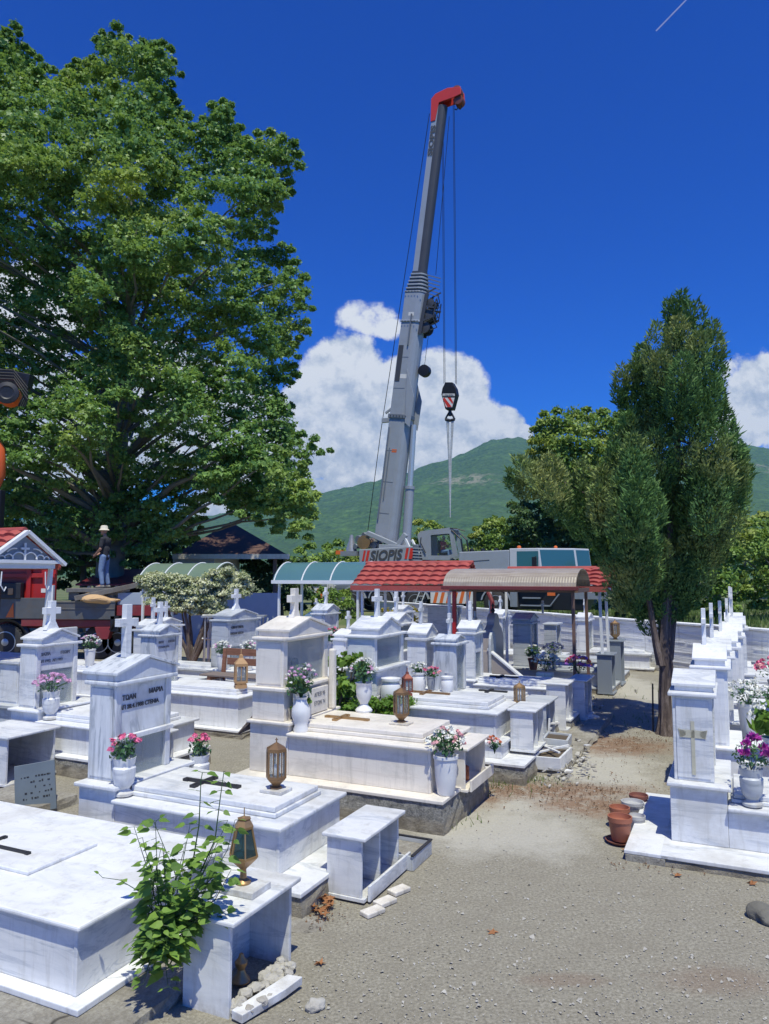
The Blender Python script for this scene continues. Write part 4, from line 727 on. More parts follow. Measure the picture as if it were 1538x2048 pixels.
# rubble beside the aisle and elsewhere
def slabpiece(label,pos,dx,dy,dz,rot,mat='marble_pure',name='marble_fragment',group='broken marble pieces beside the aisle'):
    n=5; m=MB(); rr=random.Random(int(abs(pos[0])*999)); pts=[(-dx/2,-dy/2),(dx*rr.uniform(.3,.5),-dy/2*rr.uniform(.8,1)),(dx/2,dy*rr.uniform(0,.3)),(dx*rr.uniform(.2,.5),dy/2),(-dx/2*rr.uniform(.7,1),dy/2*rr.uniform(.7,1))]
    m.prism([(x,y,0) for x,y in pts],(0,0,dz)); o=m.build(name,mat,None,pos,0,bevel=.004); o.rotation_euler=rot; return tag(o,label,'fragment',group)
tr=Grave('marble_trough','shallow white trough full of dirt with a broken rim, upper one beside the aisle','trough',-2.1,10.4,'marble_dull')
def trough(g,u0,u1,v0,v1,z,h):
    t=.03; g.boxes('side_panel',[(u0,u1,v0,v0+t,z,z+h),(u0,u1,v1-t,v1,z,z+h),(u0,u0+t,v0+t,v1-t,z,z+h),(u1-t,u1,v0+t,v1-t,z,z+h)],bevel=.004); g.boxes('fill',[(u0+t,u1-t,v0+t,v1-t,z,z+h*.8)],'soil',bevel=0)
trough(tr,-2.42,-2.08,10.15,10.75,.16,.13); tr.o.rotation_euler=(R_(-3),R_(2),YAW+R_(6))
tr2=Grave('marble_trough','shallow white trough with crossed marble strips lying in it, lower one beside the aisle','trough',-2.1,9.5,'marble'); trough(tr2,-2.40,-2.0,9.5,10.1,.06,.16)
m=MB(); m.beam((-2.4,9.55,.23),(-2.02,10.02,.26),.03,.02); m.beam((-2.38,10.0,.24),(-2.03,9.58,.27),.03,.02); tr2.mb('loose_strip',m,'marble_pure'); tr2.o.rotation_euler=(R_(2),R_(-2),YAW+R_(-3))
g=Grave('aisle_kerb','long rough concrete kerb running along the aisle beside the fallen blocks','kerb',-2.0,9.4,'concrete'); g.mb('kerb_body',rough_block(-2.75,-1.98,9.55,13.8,-.1,.07,77,.09,.15),'concrete')
lab=['white triangular shard at the edge of the aisle near the troughs','broken white corner piece below the lower trough','tilted white tile in front of the upper trough','chunky white block at the edge of the cypress shadow','flat white plate behind the chunky block','grey stone plate at the end of the tall box','thin white strip lying on dirt right of the troughs','pale slab lying farther up the aisle','white flat stone by the grey-green boxes','small white chip on the path','second thin plate farther up the aisle','grey block under the narrow boxes','leaning white plate between the boxes and troughs','low pale block in the shadow']
for k,(px,py,z,dx,dy,dz,rt) in enumerate(((1130,1545,0,.22,.10,.03,0),(1105,1530,0,.30,.14,.03,.3),(1100,1455,.15,.25,.3,.03,.5),(1143,1433,.05,.15,.15,.14,.2),(1165,1415,.05,.4,.25,.05,.1),(1140,1405,.1,.35,.3,.05,.6),(1165,1518,0,.25,.06,.02,1.1),(1200,1352,0,.5,.35,.04,.2),(1258,1337,0,.6,.3,.04,.2),(1175,1500,0,.10,.08,.02,.4),(1240,1332,0,.35,.3,.03,.7),(1120,1425,.05,.35,.25,.15,.3),(1092,1470,.1,.04,.3,.2,.1),(1180,1440,0,.3,.2,.08,.5))):
    slabpiece(lab[k],at(px,py,z+.03)+Vector((0,0,0 if px>1175 or k in (0,1,6) else .055)),dx,dy,dz,(rnd.uniform(-.12,.12),rnd.uniform(-.12,.12),rt))
slabpiece('long white marble kerb with crumbled mortar, fallen in front of the nearest box',at(537,2010,.0)+Vector((0,0,.02)),.10,.48,.05,(R_(2),R_(4),R_(-37)),name='fallen_kerb')
# mortar and rubble heap in the nearest box
m=MB(); rr=random.Random(9)
def rock(m,c,r,seed,fl=.7):
    big=r>.05; bm=bmesh.new(); bmesh.ops.create_icosphere(bm,subdivisions=4 if big else 2,radius=r); r2=random.Random(seed); K=[(Vector((r2.gauss(0,1),r2.gauss(0,1),r2.gauss(0,1))).normalized(),r2.uniform(1.5,9),r2.uniform(0,6)) for _ in range(9)]
    for v in bm.verts: v.co*=(1+sum(.30/f*math.sin(f*v.co.dot(k)/r+p) for k,f,p in K))*r2.uniform(.985,1.015) if big else r2.uniform(.72,1.12)
    for v in bm.verts: v.co.z*=fl
    bm.verts.index_update(); m.add([(v.co+Vector(c))[:] for v in bm.verts],[tuple(v.index for v in f.verts) for f in bm.faces]); bm.free()
for i in range(46):
    t=rr.random(); c=R(-2.62+rr.uniform(-.08,.10),3.66+.6*t,.02+rr.uniform(0,.04)); rock(m,c,rr.uniform(.018,.05),i)
tag(m.build('mortar_rubble','rubble'),'heap of broken mortar lying in the mouth of the nearest box','rubble',kind='stuff')
m=MB(); rock(m,(0,0,0),.055,5,.6); tag(m.build('loose_stone','rubble',None,at(628,2010,.02)),'pale fist-sized stone on the concrete near the fallen kerb','stone')
m=MB(); rock(m,(0,0,0),.105,6,.8); tag(m.build('loose_stone','bark_plane',None,at(1535,1835,.03)),'dark weathered stone cut by the right edge of the picture','stone')
m=MB(); rock(m,(0,0,0),.14,12,.12); tag(m.build('flat_stone','concrete',None,at(612,1848,.0)),'flat grey-green stone set in the ground between the two nearest boxes','stone')
for k,(px,py,w,r_) in enumerate(((745,1828,.14,-.6),(770,1808,.13,-.7),(798,1785,.12,-.65))):
    o=MB().box(-.085,.085,-.05,.05,0,.035).build('paving_tile','marble_cream',None,at(px,py,0),R_(-25)+R_(65)+rnd.uniform(-.08,.08),bevel=.008); tag(o,('broken pinkish tile nearest the camera, beside the two-compartment box','middle pinkish tile beside the two-compartment box','farthest pinkish tile beside the two-compartment box')[k],'tile','pinkish tiles along the two-compartment box')
tag(MB().beam((0,0,-.1),(.02,.01,.75),.018,.018).build('iron_stake','dark_metal',None,at(1306,1462,0)),'thin dark iron stake stuck in the ground left of the cypress trunk','stake')
# dry leaves
def dryleaf(pos,s,seed,parent=None):
    r3=random.Random(seed); m=MB(); n=10; pts=[]
    for k in range(n):
        a=2*math.pi*k/n; r=s*(1 if k%2==0 else .45)*r3.uniform(.8,1.1); pts.append((r*math.cos(a),r*math.sin(a),r3.uniform(0,s*.5)))
    m.add([(0,0,.0)]+pts,[(0,1+k,1+(k+1)%n) for k in range(n)]); return m
m=MB(); 
for k in range(26):
    p=at(632+rnd.gauss(0,20),1815+rnd.gauss(0,12),.0)+Vector((0,0,rnd.uniform(0,.06))); d=dryleaf(p,rnd.uniform(.03,.06),k); d.v=[(x+p.x,y+p.y,z+p.z) for x,y,z in d.v]; m.add(d.v,d.f)
tag(m.build('dry_leaf_pile','dry_leaf'),'pile of curled brown plane leaves between the two nearest marble boxes','leaf pile',kind='stuff')
for k,(px,py) in enumerate(((640,1928),(1355,1752),(985,1865),(1505,1768),(1250,1702))):
    tag(dryleaf(0,.045,k+50).build('dry_leaf','dry_leaf',None,at(px,py,.005)),('curled brown leaf on the open concrete left of centre','orange-brown leaf in front of the right apron','faint brown leaf in mid aisle','brown leaf near the right edge below the apron','reddish dry leaf by the pot saucer')[k],'leaf','fallen dry leaves on the concrete')
# loose gravel chips scattered on the yard (stuff)
n=3000; px=rng.uniform(560,1600,n); py=rng.uniform(1560,2100,n)**1.0; P=[]
for a,b_ in zip(px,py):
    q=at(a,b_,.0); P.append(q[:])
P=np.array(P); U=P[:,0]*CU+P[:,1]*SU; V_=-P[:,0]*SU+P[:,1]*CU; ok=(U>-2.55)&((U<-.95)|(V_<6.85))&(P[:,1]<14); P=P[ok]; n=len(P); s=rng.gamma(2.0,.0022,n)+.0015
P[:,2]=.006; N=rng.normal(size=(n,3))*.25+np.array([0,0,1]); V,q=leaves(P,N,s*2,rng,.9,0,.5); np_mesh('gravel_chips',V,4,'rubble'); tag(bpy.data.objects['gravel_chips'],kind='stuff')
m=MB(); rr=random.Random(31)
for i in range(130):
    q=at(rr.uniform(600,1560),rr.uniform(1500,2060),0); u=q.x*CU+q.y*SU; v=-q.x*SU+q.y*CU
    if u>-2.5 and (u<-1.0 or v<6.8): rock(m,(q.x,q.y,.004),rr.uniform(.004,.012),i,.7)
tag(m.build('pebbles','rubble'),kind='stuff')

# litter under the cypress and along the footings, and marble crumbs beside the broken troughs
n=2600; P=[]; g=np.random.default_rng(77)
for (px_,py_,sx_,sy_,c_) in ((1080,1580,110,14,800),(1210,1600,70,22,500),(1230,1490,70,22,600),(950,1585,30,22,200),(1300,1480,40,10,250),(640,1830,25,12,120),(1400,1735,90,8,130)):
    for _ in range(c_): q=at(px_+g.normal()*sx_,py_+g.normal()*sy_,0); P.append(q[:])
P=np.array(P); P[:,2]=.012; N=g.normal(size=P.shape)*.45+np.array([0,0,1]); V,q=leaves(P,N,g.gamma(3,.006,len(P))+.006,g,.35,0,.8); np_mesh('leaf_litter',V,4,'litter'); tag(bpy.data.objects['leaf_litter'],kind='stuff')
m=MB(); rr=random.Random(41)
for i in range(330):
    px_,py_=rr.choice(((1150,1540),(1130,1500),(1165,1430),(1185,1400),(1110,1550),(1215,1350))); q=at(px_+rr.gauss(0,22),py_+rr.gauss(0,16),0); s_=rr.uniform(.006,.024); m.obox((q.x,q.y,.02+s_*.3+(.06 if px_<1170 and rr.random()<.5 else 0)),(rr.random(),rr.random(),rr.uniform(-.3,.3)),(-rr.random(),rr.random(),.1),(0,0,1),s_*rr.uniform(.6,1.8),s_*rr.uniform(.5,1.2),s_*.4)
tag(m.build('marble_crumbs','rubble'),kind='stuff')
# ================================================================ CANOPIES
def canopy_base(label,u0,u1,v0,v1,ze,mat_post,posts,beam=.06,group='canopies over graves'):
    g=Grave('grave_canopy',label,'canopy',u1,v0,mat_post,group); r=.028
    for (u,v,du,dv,zb) in posts:
        m=MB(); m.beam((u+du,v+dv,zb),(u,v,ze),2*r,2*r,(1,0,0)); g.mb('post',m,mat_post)
    m=MB(); m.box(u0,u1,v0-.02,v0+.04,ze,ze+beam); m.box(u0,u1,v1-.04,v1+.02,ze,ze+beam); m.box(u0,u0+.05,v0+.041,v1-.041,ze,ze+beam-.003); m.box(u1-.05,u1,v0+.041,v1-.041,ze,ze+beam-.003); g.mb('roof_frame',m,mat_post)
    return g
def barrel(g,u0,u1,v0,v1,ze,h,mat,ribs,rib_mat,over=.12):
    k=14; arc=[(v0-over+(v1-v0+2*over)*i/k, ze+h*math.sin(math.pi*i/k)**.75) for i in range(k+1)]; m=MB()
    vs=[(u,a,z) for u in (u0-.05,u1+.05) for a,z in arc]; n=k+1; m.add(vs,[(i,i+1,n+i+1,n+i) for i in range(k)]); g.mb('curved_roof',m,mat,smooth=True)
    for j in range(ribs): u=u0+(u1-u0)*j/(ribs-1); m=MB(); m.tube([(u,a,z+.012) for a,z in arc],.018,5); g.mb('roof_rib',m,rib_mat)
    m=MB(); m.beam((u0-.05,v0-over,ze),(u1+.05,v0-over,ze),.09,.09); m.beam((u0-.05,v1+over,ze),(u1+.05,v1+over,ze),.09,.09); g.mb('gutter',m,rib_mat)
def tile_roof(g,u0,u1,v0,v1,ze,zr,over=.22,mat='red_tile',both=True):
    """pan-tile pattern in the sheet itself: steps down the slope, waves along it"""
    vc=(v0+v1)/2; H=v1-vc+over
    for sgn in ((-1,1) if both else (-1,)):
        nu=int((u1-u0)/.05); rows=5; m=MB(); vs=[]; n=nu+1; 
        for r in range(rows):
            for e in (0,1):
                t=(r+e)/rows
                for i in range(n):
                    u=u0+(u1-u0)*i/nu; wv=.034*abs(math.sin(math.pi*(u-u0)/.27))**.8; z=zr-(zr-ze)*t+wv+(.042 if e==1 else .0); vs.append((u,vc+sgn*(H*t+ (wv*.6 if e==1 else 0)),z))
        m.add(vs,[(a*n+i,a*n+i+1,(a+1)*n+i+1,(a+1)*n+i) for a in range(2*rows-1) for i in range(nu)])
        o=g.mb('tiled_slope',m,mat); md=o.modifiers.new('thick','SOLIDIFY'); md.thickness=.012
        m=MB(); ye=vc+sgn*H; m.beam((u0,ye,ze-.02),(u1,ye,ze-.02),.03,.11); g.mb('fascia',m,mat)
    m=MB(); m.tube([(u0-.02,vc,zr+.02),(u1+.02,vc,zr+.02)],.05,8); g.mb('ridge_cap',m,mat,smooth=True)
def posts4(u0,u1,v0,v1,zb=.3): return [(u0+.1,v0,0,0,zb),(u1-.1,v0,0,0,zb),(u0+.1,v1,0,0,zb),(u1-.1,v1,0,0,zb)]
# left: red tiled gable with a scrolled white pediment
K=canopy_base('left red tiled gable canopy, white scrollwork with a cross in its pediment',-12.2,-9.55,7.25,8.30,2.60,'white_paint',[(-9.62,7.25,-.02,0,.3),(-9.62,8.30,-.12,-.05,.3),(-12.1,7.25,0,0,.3),(-12.1,8.3,0,0,.3)],.09)
tile_roof(K,-12.3,-9.60,7.25,8.30,2.66,3.15,.16)
m=MB(); vc=7.775; H=.71
for s_ in (-1,1): m.beam((-9.53,vc+s_*H,2.66),(-9.53,vc,3.15),.05,.085,(1,0,0))
m.beam((-9.53,vc-.62,2.70),(-9.53,vc+.62,2.70),.05,.05,(1,0,0)); K.mb('gable_trim',m,'white_paint')
m=MB(); m.prism([(-9.60,vc-.60,2.70),(-9.60,vc+.60,2.70),(-9.60,vc,3.09)],(.012,0,0)); K.mb('gable_panel',m,'granite_grey')
m=MB(); m.box(-9.575,-9.55,vc-.014,vc+.014,2.72,2.98); m.box(-9.575,-9.55,vc-.07,vc+.07,2.88,2.91)
for s_ in (-1,1):
    for (c,r,a0,a1) in ((.12,.13,0,150),(.32,.09,20,230),(.45,.06,-30,200),(.20,.20,40,100)):
        m.tube([(-9.56,vc+s_*(c+r*math.cos(R_(a)))*.86,2.735+r*abs(math.sin(R_(a)))*.8) for a in np.linspace(a0,a1,10)],.010,5)
K.mb('scrollwork',m,'white_paint')
for s_,v in ((-1,7.35),(1,8.1)):
    m=MB()
    for q in (0,): m.tube([(-9.5,v+q,2.55),(-9.5,v+q+.01*s_,2.35),(-9.5,v+q+.05,2.27),(-9.5,v+q+.08,2.33)],.010,5)
    K.mb('hook_rail',m,'white_paint')
g=canopy_base('arched green canopy with cream-leaved shrub growing under it',-15.0,-12.5,16.0,17.2,2.30,'white_paint',posts4(-15.0,-12.5,16.0,17.2)); barrel(g,-15.0,-12.5,16.0,17.2,2.33,.50,'polycarb_green',4,'white_paint')
g=canopy_base('arched teal-blue canopy with a white gutter, left of the red tiled roof',-11.0,-8.45,16.75,17.9,2.27,'white_paint',posts4(-11.0,-8.45,16.75,17.9)); barrel(g,-11.0,-8.45,16.75,17.9,2.32,.52,'polycarb_blue',4,'white_paint')
g=canopy_base('wide red tiled canopy on thin white posts in the middle, below the crane lettering',-8.1,-5.7,15.9,17.2,2.14,'white_paint',posts4(-8.1,-5.7,15.9,17.2)); tile_roof(g,-8.2,-5.45,15.9,17.2,2.22,2.77,.22)
m=MB(); m.beam((-8.15,15.70,2.15),(-5.45,15.70,2.15),.03,.07); g.mb('under_fascia',m,'marble_cream')
g=canopy_base('flat grey-beige ribbed canopy with a dark red gutter on brown posts',-5.15,-2.60,14.15,15.35,2.17,'post_brown',[(-2.70,14.15,.02,-.05,.30),(-2.66,15.30,.02,0,.0),(-5.05,14.15,0,0,.0),(-5.0,15.3,0,0,.0)],.08)
arc=[(13.95,2.26),(13.98,2.36),(14.06,2.46),(14.2,2.54),(14.4,2.60),(14.7,2.63),(15.0,2.60),(15.25,2.52),(15.4,2.42),(15.5,2.28)]; m=MB(); m.prism([(-5.22,a,z) for a,z in arc]+[(-5.22,a,z-.012) for a,z in arc[::-1]],(2.62,0,0)); g.mb('roof_sheet',m,'polycarb_brown')
m=MB(); m.beam((-5.24,13.93,2.25),(-2.55,13.93,2.25),.09,.075); g.mb('gutter',m,'dark_red',bevel=.01)
m=MB(); m.beam((-5.05,14.15,1.2),(-5.05,14.15,2.17),.07,.07,(1,0,0)); g.mb('post_sleeve',m,'red_paint')
m=MB(); m.tube([(-5.02,16.4,2.25),(-5.0,16.3,2.1),(-4.85,16.1,1.9),(-4.85,16.0,1.0),(-4.8,16.0,.5)],.05,8); dp=m
g=canopy_base('farther red tiled canopy mostly hidden behind the flat ribbed one, with white posts',-5.1,-2.50,16.3,17.6,2.15,'white_paint',[(-2.55,16.3,.05,0,.0),(-2.6,17.5,.05,0,.0),(-4.95,16.3,0,0,0),(-4.95,17.6,0,0,0)],.06); tile_roof(g,-4.7,-2.35,16.3,17.6,2.22,2.63,.2); g.mb('downpipe',dp,'dark_red',smooth=True)
# ================================================================ PEOPLE
def skin(V,E,rad,sub=2,root=0):
    me=bpy.data.meshes.new('s'); me.from_pydata(V,E,[]); o=bpy.data.objects.new('s',me); COL.objects.link(o); md=o.modifiers.new('k','SKIN'); md.use_smooth_shade=True
    sv=me.skin_vertices[0].data
    for i,r in enumerate(rad): sv[i].radius=r if isinstance(r,tuple) else (r,r); sv[i].use_root=(i==root)
    s2=o.modifiers.new('s','SUBSURF'); s2.levels=sub; s2.render_levels=sub
    dg=bpy.context.evaluated_depsgraph_get(); m2=bpy.data.meshes.new_from_object(o.evaluated_get(dg)); m=MB().add([v.co[:] for v in m2.vertices],[tuple(p.vertices) for p in m2.polygons]); bpy.data.objects.remove(o); bpy.data.meshes.remove(me); bpy.data.meshes.remove(m2); return m
def capsules(parts,vox=.016,smooth=3):
    """tapered capsules and ellipsoids fused into one continuous skin"""
    bm=bmesh.new()
    for p in parts:
        if p[0]=='e':
            _,c,r=p; t=bmesh.ops.create_uvsphere(bm,u_segments=20,v_segments=14,radius=1)
            for v in t['verts']: v.co=Vector((v.co.x*r[0],v.co.y*r[1],v.co.z*r[2]))+Vector(c)
        else:
            _,a,b_,r0,r1=p; a,b_=Vector(a),Vector(b_); d=b_-a; L_=d.length; q=Vector((0,0,1)).rotation_difference(d)
            t=bmesh.ops.create_uvsphere(bm,u_segments=16,v_segments=12,radius=1)
            for v in t['verts']: z=v.co.z; r=r0 if z<0 else r1; w=Vector((v.co.x*r,v.co.y*r,z*r+(L_ if z>=0 else 0))); v.co=a+q@w
    me=bpy.data.meshes.new('c'); bm.to_mesh(me); bm.free(); o=bpy.data.objects.new('c',me); COL.objects.link(o)
    md=o.modifiers.new('r','REMESH'); md.mode='VOXEL'; md.voxel_size=vox; md.use_smooth_shade=True
    if smooth: sm=o.modifiers.new('s','SMOOTH'); sm.iterations=smooth; sm.factor=.5
    dg=bpy.context.evaluated_depsgraph_get(); m2=bpy.data.meshes.new_from_object(o.evaluated_get(dg)); m=MB().add([v.co[:] for v in m2.vertices],[tuple(p.vertices) for p in m2.polygons]); bpy.data.objects.remove(o); bpy.data.meshes.remove(me); bpy.data.meshes.remove(m2); return m
def person(label,pos,rz,J,shirt,trousers,hat=None,group=None):
    """J: joints in a frame whose +x is the facing direction"""
    o=empty('person',label,'person',pos,rz,group); j={k:Vector(v) for k,v in J.items()}; up=lambda a,b_,t: j[a].lerp(j[b_],t)
    P=[('c',j['nec']-Vector((0,0,.05)),j['hb'],.058,.055),('e',j['che']+Vector((.01,0,0)),(.11,.165,.17)),('e',j['spi'],(.10,.14,.16)),('e',j['pel'],(.11,.15,.12))]
    for s_ in 'lr':
        P+=[('c',up('che','s'+s_,.5)+Vector((0,0,.04)),j['s'+s_],.065,.062),('c',j['s'+s_],j['e'+s_],.056,.042),('c',j['e'+s_],j['w'+s_],.042,.028),('c',j['h'+s_],j['k'+s_],.088,.058),('c',j['k'+s_],j['a'+s_],.056,.038),('c',j['a'+s_],j['t'+s_],.036,.034)]
        w=j['w'+s_]; d=(w-j['e'+s_]).normalized(); sdv=Vector((0,1,0)); u=d.cross(sdv).normalized(); sg=1 if s_=='l' else -1
        P.append(('e',w+d*.045,(.045,.040,.020)))
        for k in range(4):
            a=w+d*.075+sdv*(-.028+.019*k); ln=(.062,.072,.068,.055)[k]; q=Vector((0,0,-1)); P+=[('c',a,a+d*ln*.5+q*.006,.0095,.009),('c',a+d*ln*.5+q*.006,a+d*ln*.75+q*.03,.009,.008)]
        a=w+d*.03-sdv*sg*.036; P.append(('c',a,a+d*.045-sdv*sg*.024,.012,.009))
    h=j.get('head',j['hb']+Vector((.02,0,.13)))
    P+=[('e',h+Vector((-.008,0,.015)),(.095,.076,.105)),('e',h+Vector((.030,0,-.055)),(.062,.056,.065)),('c',h+Vector((.088,0,.012)),h+Vector((.108,0,-.022)),.010,.014),('e',h+Vector((.085,0,-.062)),(.014,.026,.007)),('e',h+Vector((.085,0,-.074)),(.013,.022,.007)),('e',h+Vector((.075,0,-.105)),(.022,.024,.016)),('e',h+Vector((.072,.032,.022)),(.020,.022,.008)),('e',h+Vector((.072,-.032,.022)),(.020,.022,.008)),('e',h+Vector((0,.078,-.005)),(.016,.010,.030)),('e',h+Vector((0,-.078,-.005)),(.016,.010,.030))]
    b=capsules(P,.0095,2); b.build('body','skin',o,smooth=True)
    for sy in (-1,1):
        m=MB().lathe([(.002,-.007),(.008,-.003),(.008,.003),(.002,.007)],8,h+Vector((.085,sy*.030,.008)),axis=(1,0,0)); m.build('eye','crane_black',o,smooth=True)
    low=j['pel']-Vector((0,0,.02)) if j['kl'].z<j['hl'].z-.2 else j['pel']+Vector((0,0,.06))
    P=[('e',j['che']+Vector((.01,0,.01)),(.135,.185,.17)),('e',j['spi'],(.135,.165,.19)),('c',low+Vector((0,.04,0)),j['spi']+Vector((0,.04,0)),.128,.12),('c',low-Vector((0,.04,0)),j['spi']-Vector((0,.04,0)),.128,.12),('c',j['nec']-Vector((0,0,.10)),j['nec']-Vector((0,0,.015)),.09,.068)]
    for s_ in 'lr': P+=[('c',up('che','s'+s_,.5)+Vector((0,0,.03)),j['s'+s_],.085,.080),('c',j['s'+s_],up('s'+s_,'e'+s_,.72),.078,.066)]
    capsules(P,.016,3).build('shirt',shirt,o,smooth=True)
    P=[('e',j['pel']+Vector((0,0,-.01)),(.128,.168,.12))]
    for s_ in 'lr': P+=[('c',j['h'+s_],j['k'+s_],.108,.078),('c',j['k'+s_],up('k'+s_,'a'+s_,.88),.078,.064)]
    capsules(P,.016,2).build('trousers',trousers,o,smooth=True)
    for s_ in 'lr':
        A_,T_=j['a'+s_],j['t'+s_]; z=min(A_.z,T_.z); capsules([('c',Vector((A_.x-.03,A_.y,z+.005)),Vector((A_.x+.02,A_.y,z+.02)),.045,.05),('c',Vector((A_.x,A_.y,z)),Vector((T_.x+.03,T_.y,z-.008)),.048,.038)],.012,2).build('shoe','shoe',o,smooth=True)
    if hat:
        m=MB(); m.lathe([(.150,-.035),(.156,-.03),(.115,.012),(.108,.02),(.102,.085),(.075,.115),(.01,.122)],24,h+Vector((-.005,0,.045))); m.build('hat',hat,o,smooth=True)
    else:
        capsules([('e',h+Vector((-.018,0,.035)),(.094,.080,.098)),('e',h+Vector((-.045,0,-.02)),(.062,.074,.075))],.012,1).build('hair','petal_white' if hat is False else 'cloth_black',o,smooth=True)
    return o
# ================================================================ RED TRUCK
TD=22.0; S_=FPX/TD
def tx(px): return (px-769)/FPX*TD*1.0
def tz(py): return atd(0,py,TD).z
tk=empty('flatbed_truck','old red flatbed truck with grey dented side boards, parked behind the left graves','truck',(-11,TD,0))
def T(name,m,mat,bevel=0,smooth=False,parent=None):
    m.v=[(x+11,y-TD,z) for x,y,z in m.v]; return m.build(name,mat,parent or tk,bevel=bevel,smooth=smooth)
m=MB(); m.box(tx(-120),tx(108),TD+.2,TD+.3,1.75,2.78); m.box(tx(-120),tx(108),TD+.12,TD+.2,2.42,2.55)
for px in (52,85): m.box(tx(px),tx(px+9),TD+.10,TD+.19,1.8,2.78)
T('headboard',m,'red_paint',.01)
m=MB(); m.box(tx(-60),tx(48),TD-.1,TD+.12,1.80,2.27); T('tool_case',m,'dark_metal',.02)
m=MB(); m.box(tx(8),tx(20),TD-.13,TD-.1,1.95,2.12); T('tool_handle',m,'crane_black',.01); m=MB(); m.box(tx(24),tx(34),TD-.13,TD-.1,1.93,2.12); T('yellow_tank',m,'timber',.01)
m=MB(); m.box(tx(83),tx(92),TD+.09,TD+.11,1.98,2.1); T('number_sign',m,'stripe_white')
m=MB(); m.box(tx(-120),tx(106),TD-.06,TD+.0,1.22,1.83); T('side_board',m,'steel_side',.01); m=MB(); m.box(tx(115),tx(236),TD-.10,TD-.04,1.20,1.72); T('side_board',m,'steel_side',.01)
m=MB(); m.box(tx(115),tx(236),TD-.12,TD-.105,1.70,1.735); m.box(tx(115),tx(236),TD-.12,TD-.105,1.50,1.535); T('rub_rail',m,'rusty_beam')
m=MB(); m.box(tx(105.5),tx(114),TD-.14,TD-.02,1.0,2.2); T('stanchion',m,'white_paint')
m=MB(); m.prism([(tx(20),TD-.075,1.26),(tx(36),TD-.075,1.26),(tx(34),TD-.075,1.68)],(0,.012,0)); T('warning_triangle',m,'stripe_orange')
m=MB(); m.box(tx(-120),tx(325),TD+.3,TD+1.8,1.25,1.55); T('bed_floor',m,'dark_metal')
m=MB(); m.box(tx(236),tx(330),TD+.1,TD+.16,1.62,1.98); T('rear_board',m,'wall_blue',.01)
m=MB(); m.box(tx(238),tx(330),TD+2.0,TD+2.06,1.62,1.98); T('rear_board',m,'wall_blue',.01)
m=MB(); m.box(tx(236),tx(326),TD+.05,TD+1.9,1.30,1.60); m.box(tx(110),tx(242),TD+.0,TD+.35,.98,1.18); m.box(tx(108),tx(120),TD+.0,TD+.3,.75,1.0); m.prism([(tx(195),TD-.02,.98),(tx(228),TD-.02,.98),(tx(222),TD-.02,.62),(tx(202),TD-.02,.62)],(0,.3,0)); m.box(tx(-120),tx(340),TD+.6,TD+.8,.9,1.2); m.box(tx(50),tx(110),TD-.04,TD+.2,1.0,1.215); T('chassis_rail',m,'chassis_red',.01)
def wheel(parent,cx,cy,cz,R0,w,toL=lambda v:v,name='wheel',side=-1,lug=10):
    ty=MB().lathe([(R0*.56,-w/2),(R0*.9,-w/2),(R0*.97,-w*.42),(R0,-w*.3),(R0,w*.3),(R0*.97,w*.42),(R0*.9,w/2),(R0*.56,w/2)],36,(cx,cy,cz),axis=(0,-1,0)); ty.v=[toL(v) for v in ty.v]; o=ty.build(name,'rubber',parent,smooth=True)
    tr_=MB(); 
    for k in range(36): a=2*math.pi*k/36; c=(cx+math.cos(a)*R0,cy,cz+math.sin(a)*R0); tr_.obox(c,(math.cos(a),0,math.sin(a)),(0,1,0),(-math.sin(a),0,math.cos(a)),.012,w*.46,R0*.045)
    tr_.v=[toL(v) for v in tr_.v]; tr_.build('tread','rubber',o)
    rm=MB().lathe([(R0*.585,w*.47),(R0*.60,w*.51),(R0*.55,w*.52),(R0*.50,w*.30),(R0*.30,w*.28),(R0*.27,w*.40),(R0*.20,w*.50),(R0*.03,w*.52)],30,(cx,cy,cz),axis=(0,-1,0)); rm.v=[toL(v) for v in rm.v]; rm.build('rim','rim',o,smooth=True)
    lg=MB(); 
    for k in range(lug): a=2*math.pi*k/lug; lg.lathe([(R0*.03,0),(R0*.03,w*.1)],6,(cx+math.cos(a)*R0*.40,cy-w*.28,cz+math.sin(a)*R0*.40),axis=(0,-1,0))
    lg.v=[toL(v) for v in lg.v]; lg.build('wheel_nuts','dark_metal',o); return o
tl_=lambda v:(v[0]+11,v[1]-TD,v[2])
for px in (18,-75): wheel(tk,tx(px),TD+.15,.53,.53,.3,tl_)
for px in (197,235): wheel(tk,tx(px),TD+.4,.50,.50,.3,tl_)
m=MB(); k=14; m.tube([(tx(18)+.66*math.cos(a),TD+.1,.55+.66*math.sin(a)) for a in [R_(5+170*i/k) for i in range(k+1)]],.09,6); T('mudguard',m,'crane_black',smooth=True)
m=MB(); a=tx(236); m.box(a-.12,a+.12,TD-.1,TD+.3,.85,1.3); m.tube([(a-.1,TD-.15,.9),(a+.05,TD-.2,1.2),(a+.2,TD-.1,1.25),(a+.22,TD-.1,.8)],.035,6); T('air_hose',m,'crane_black')
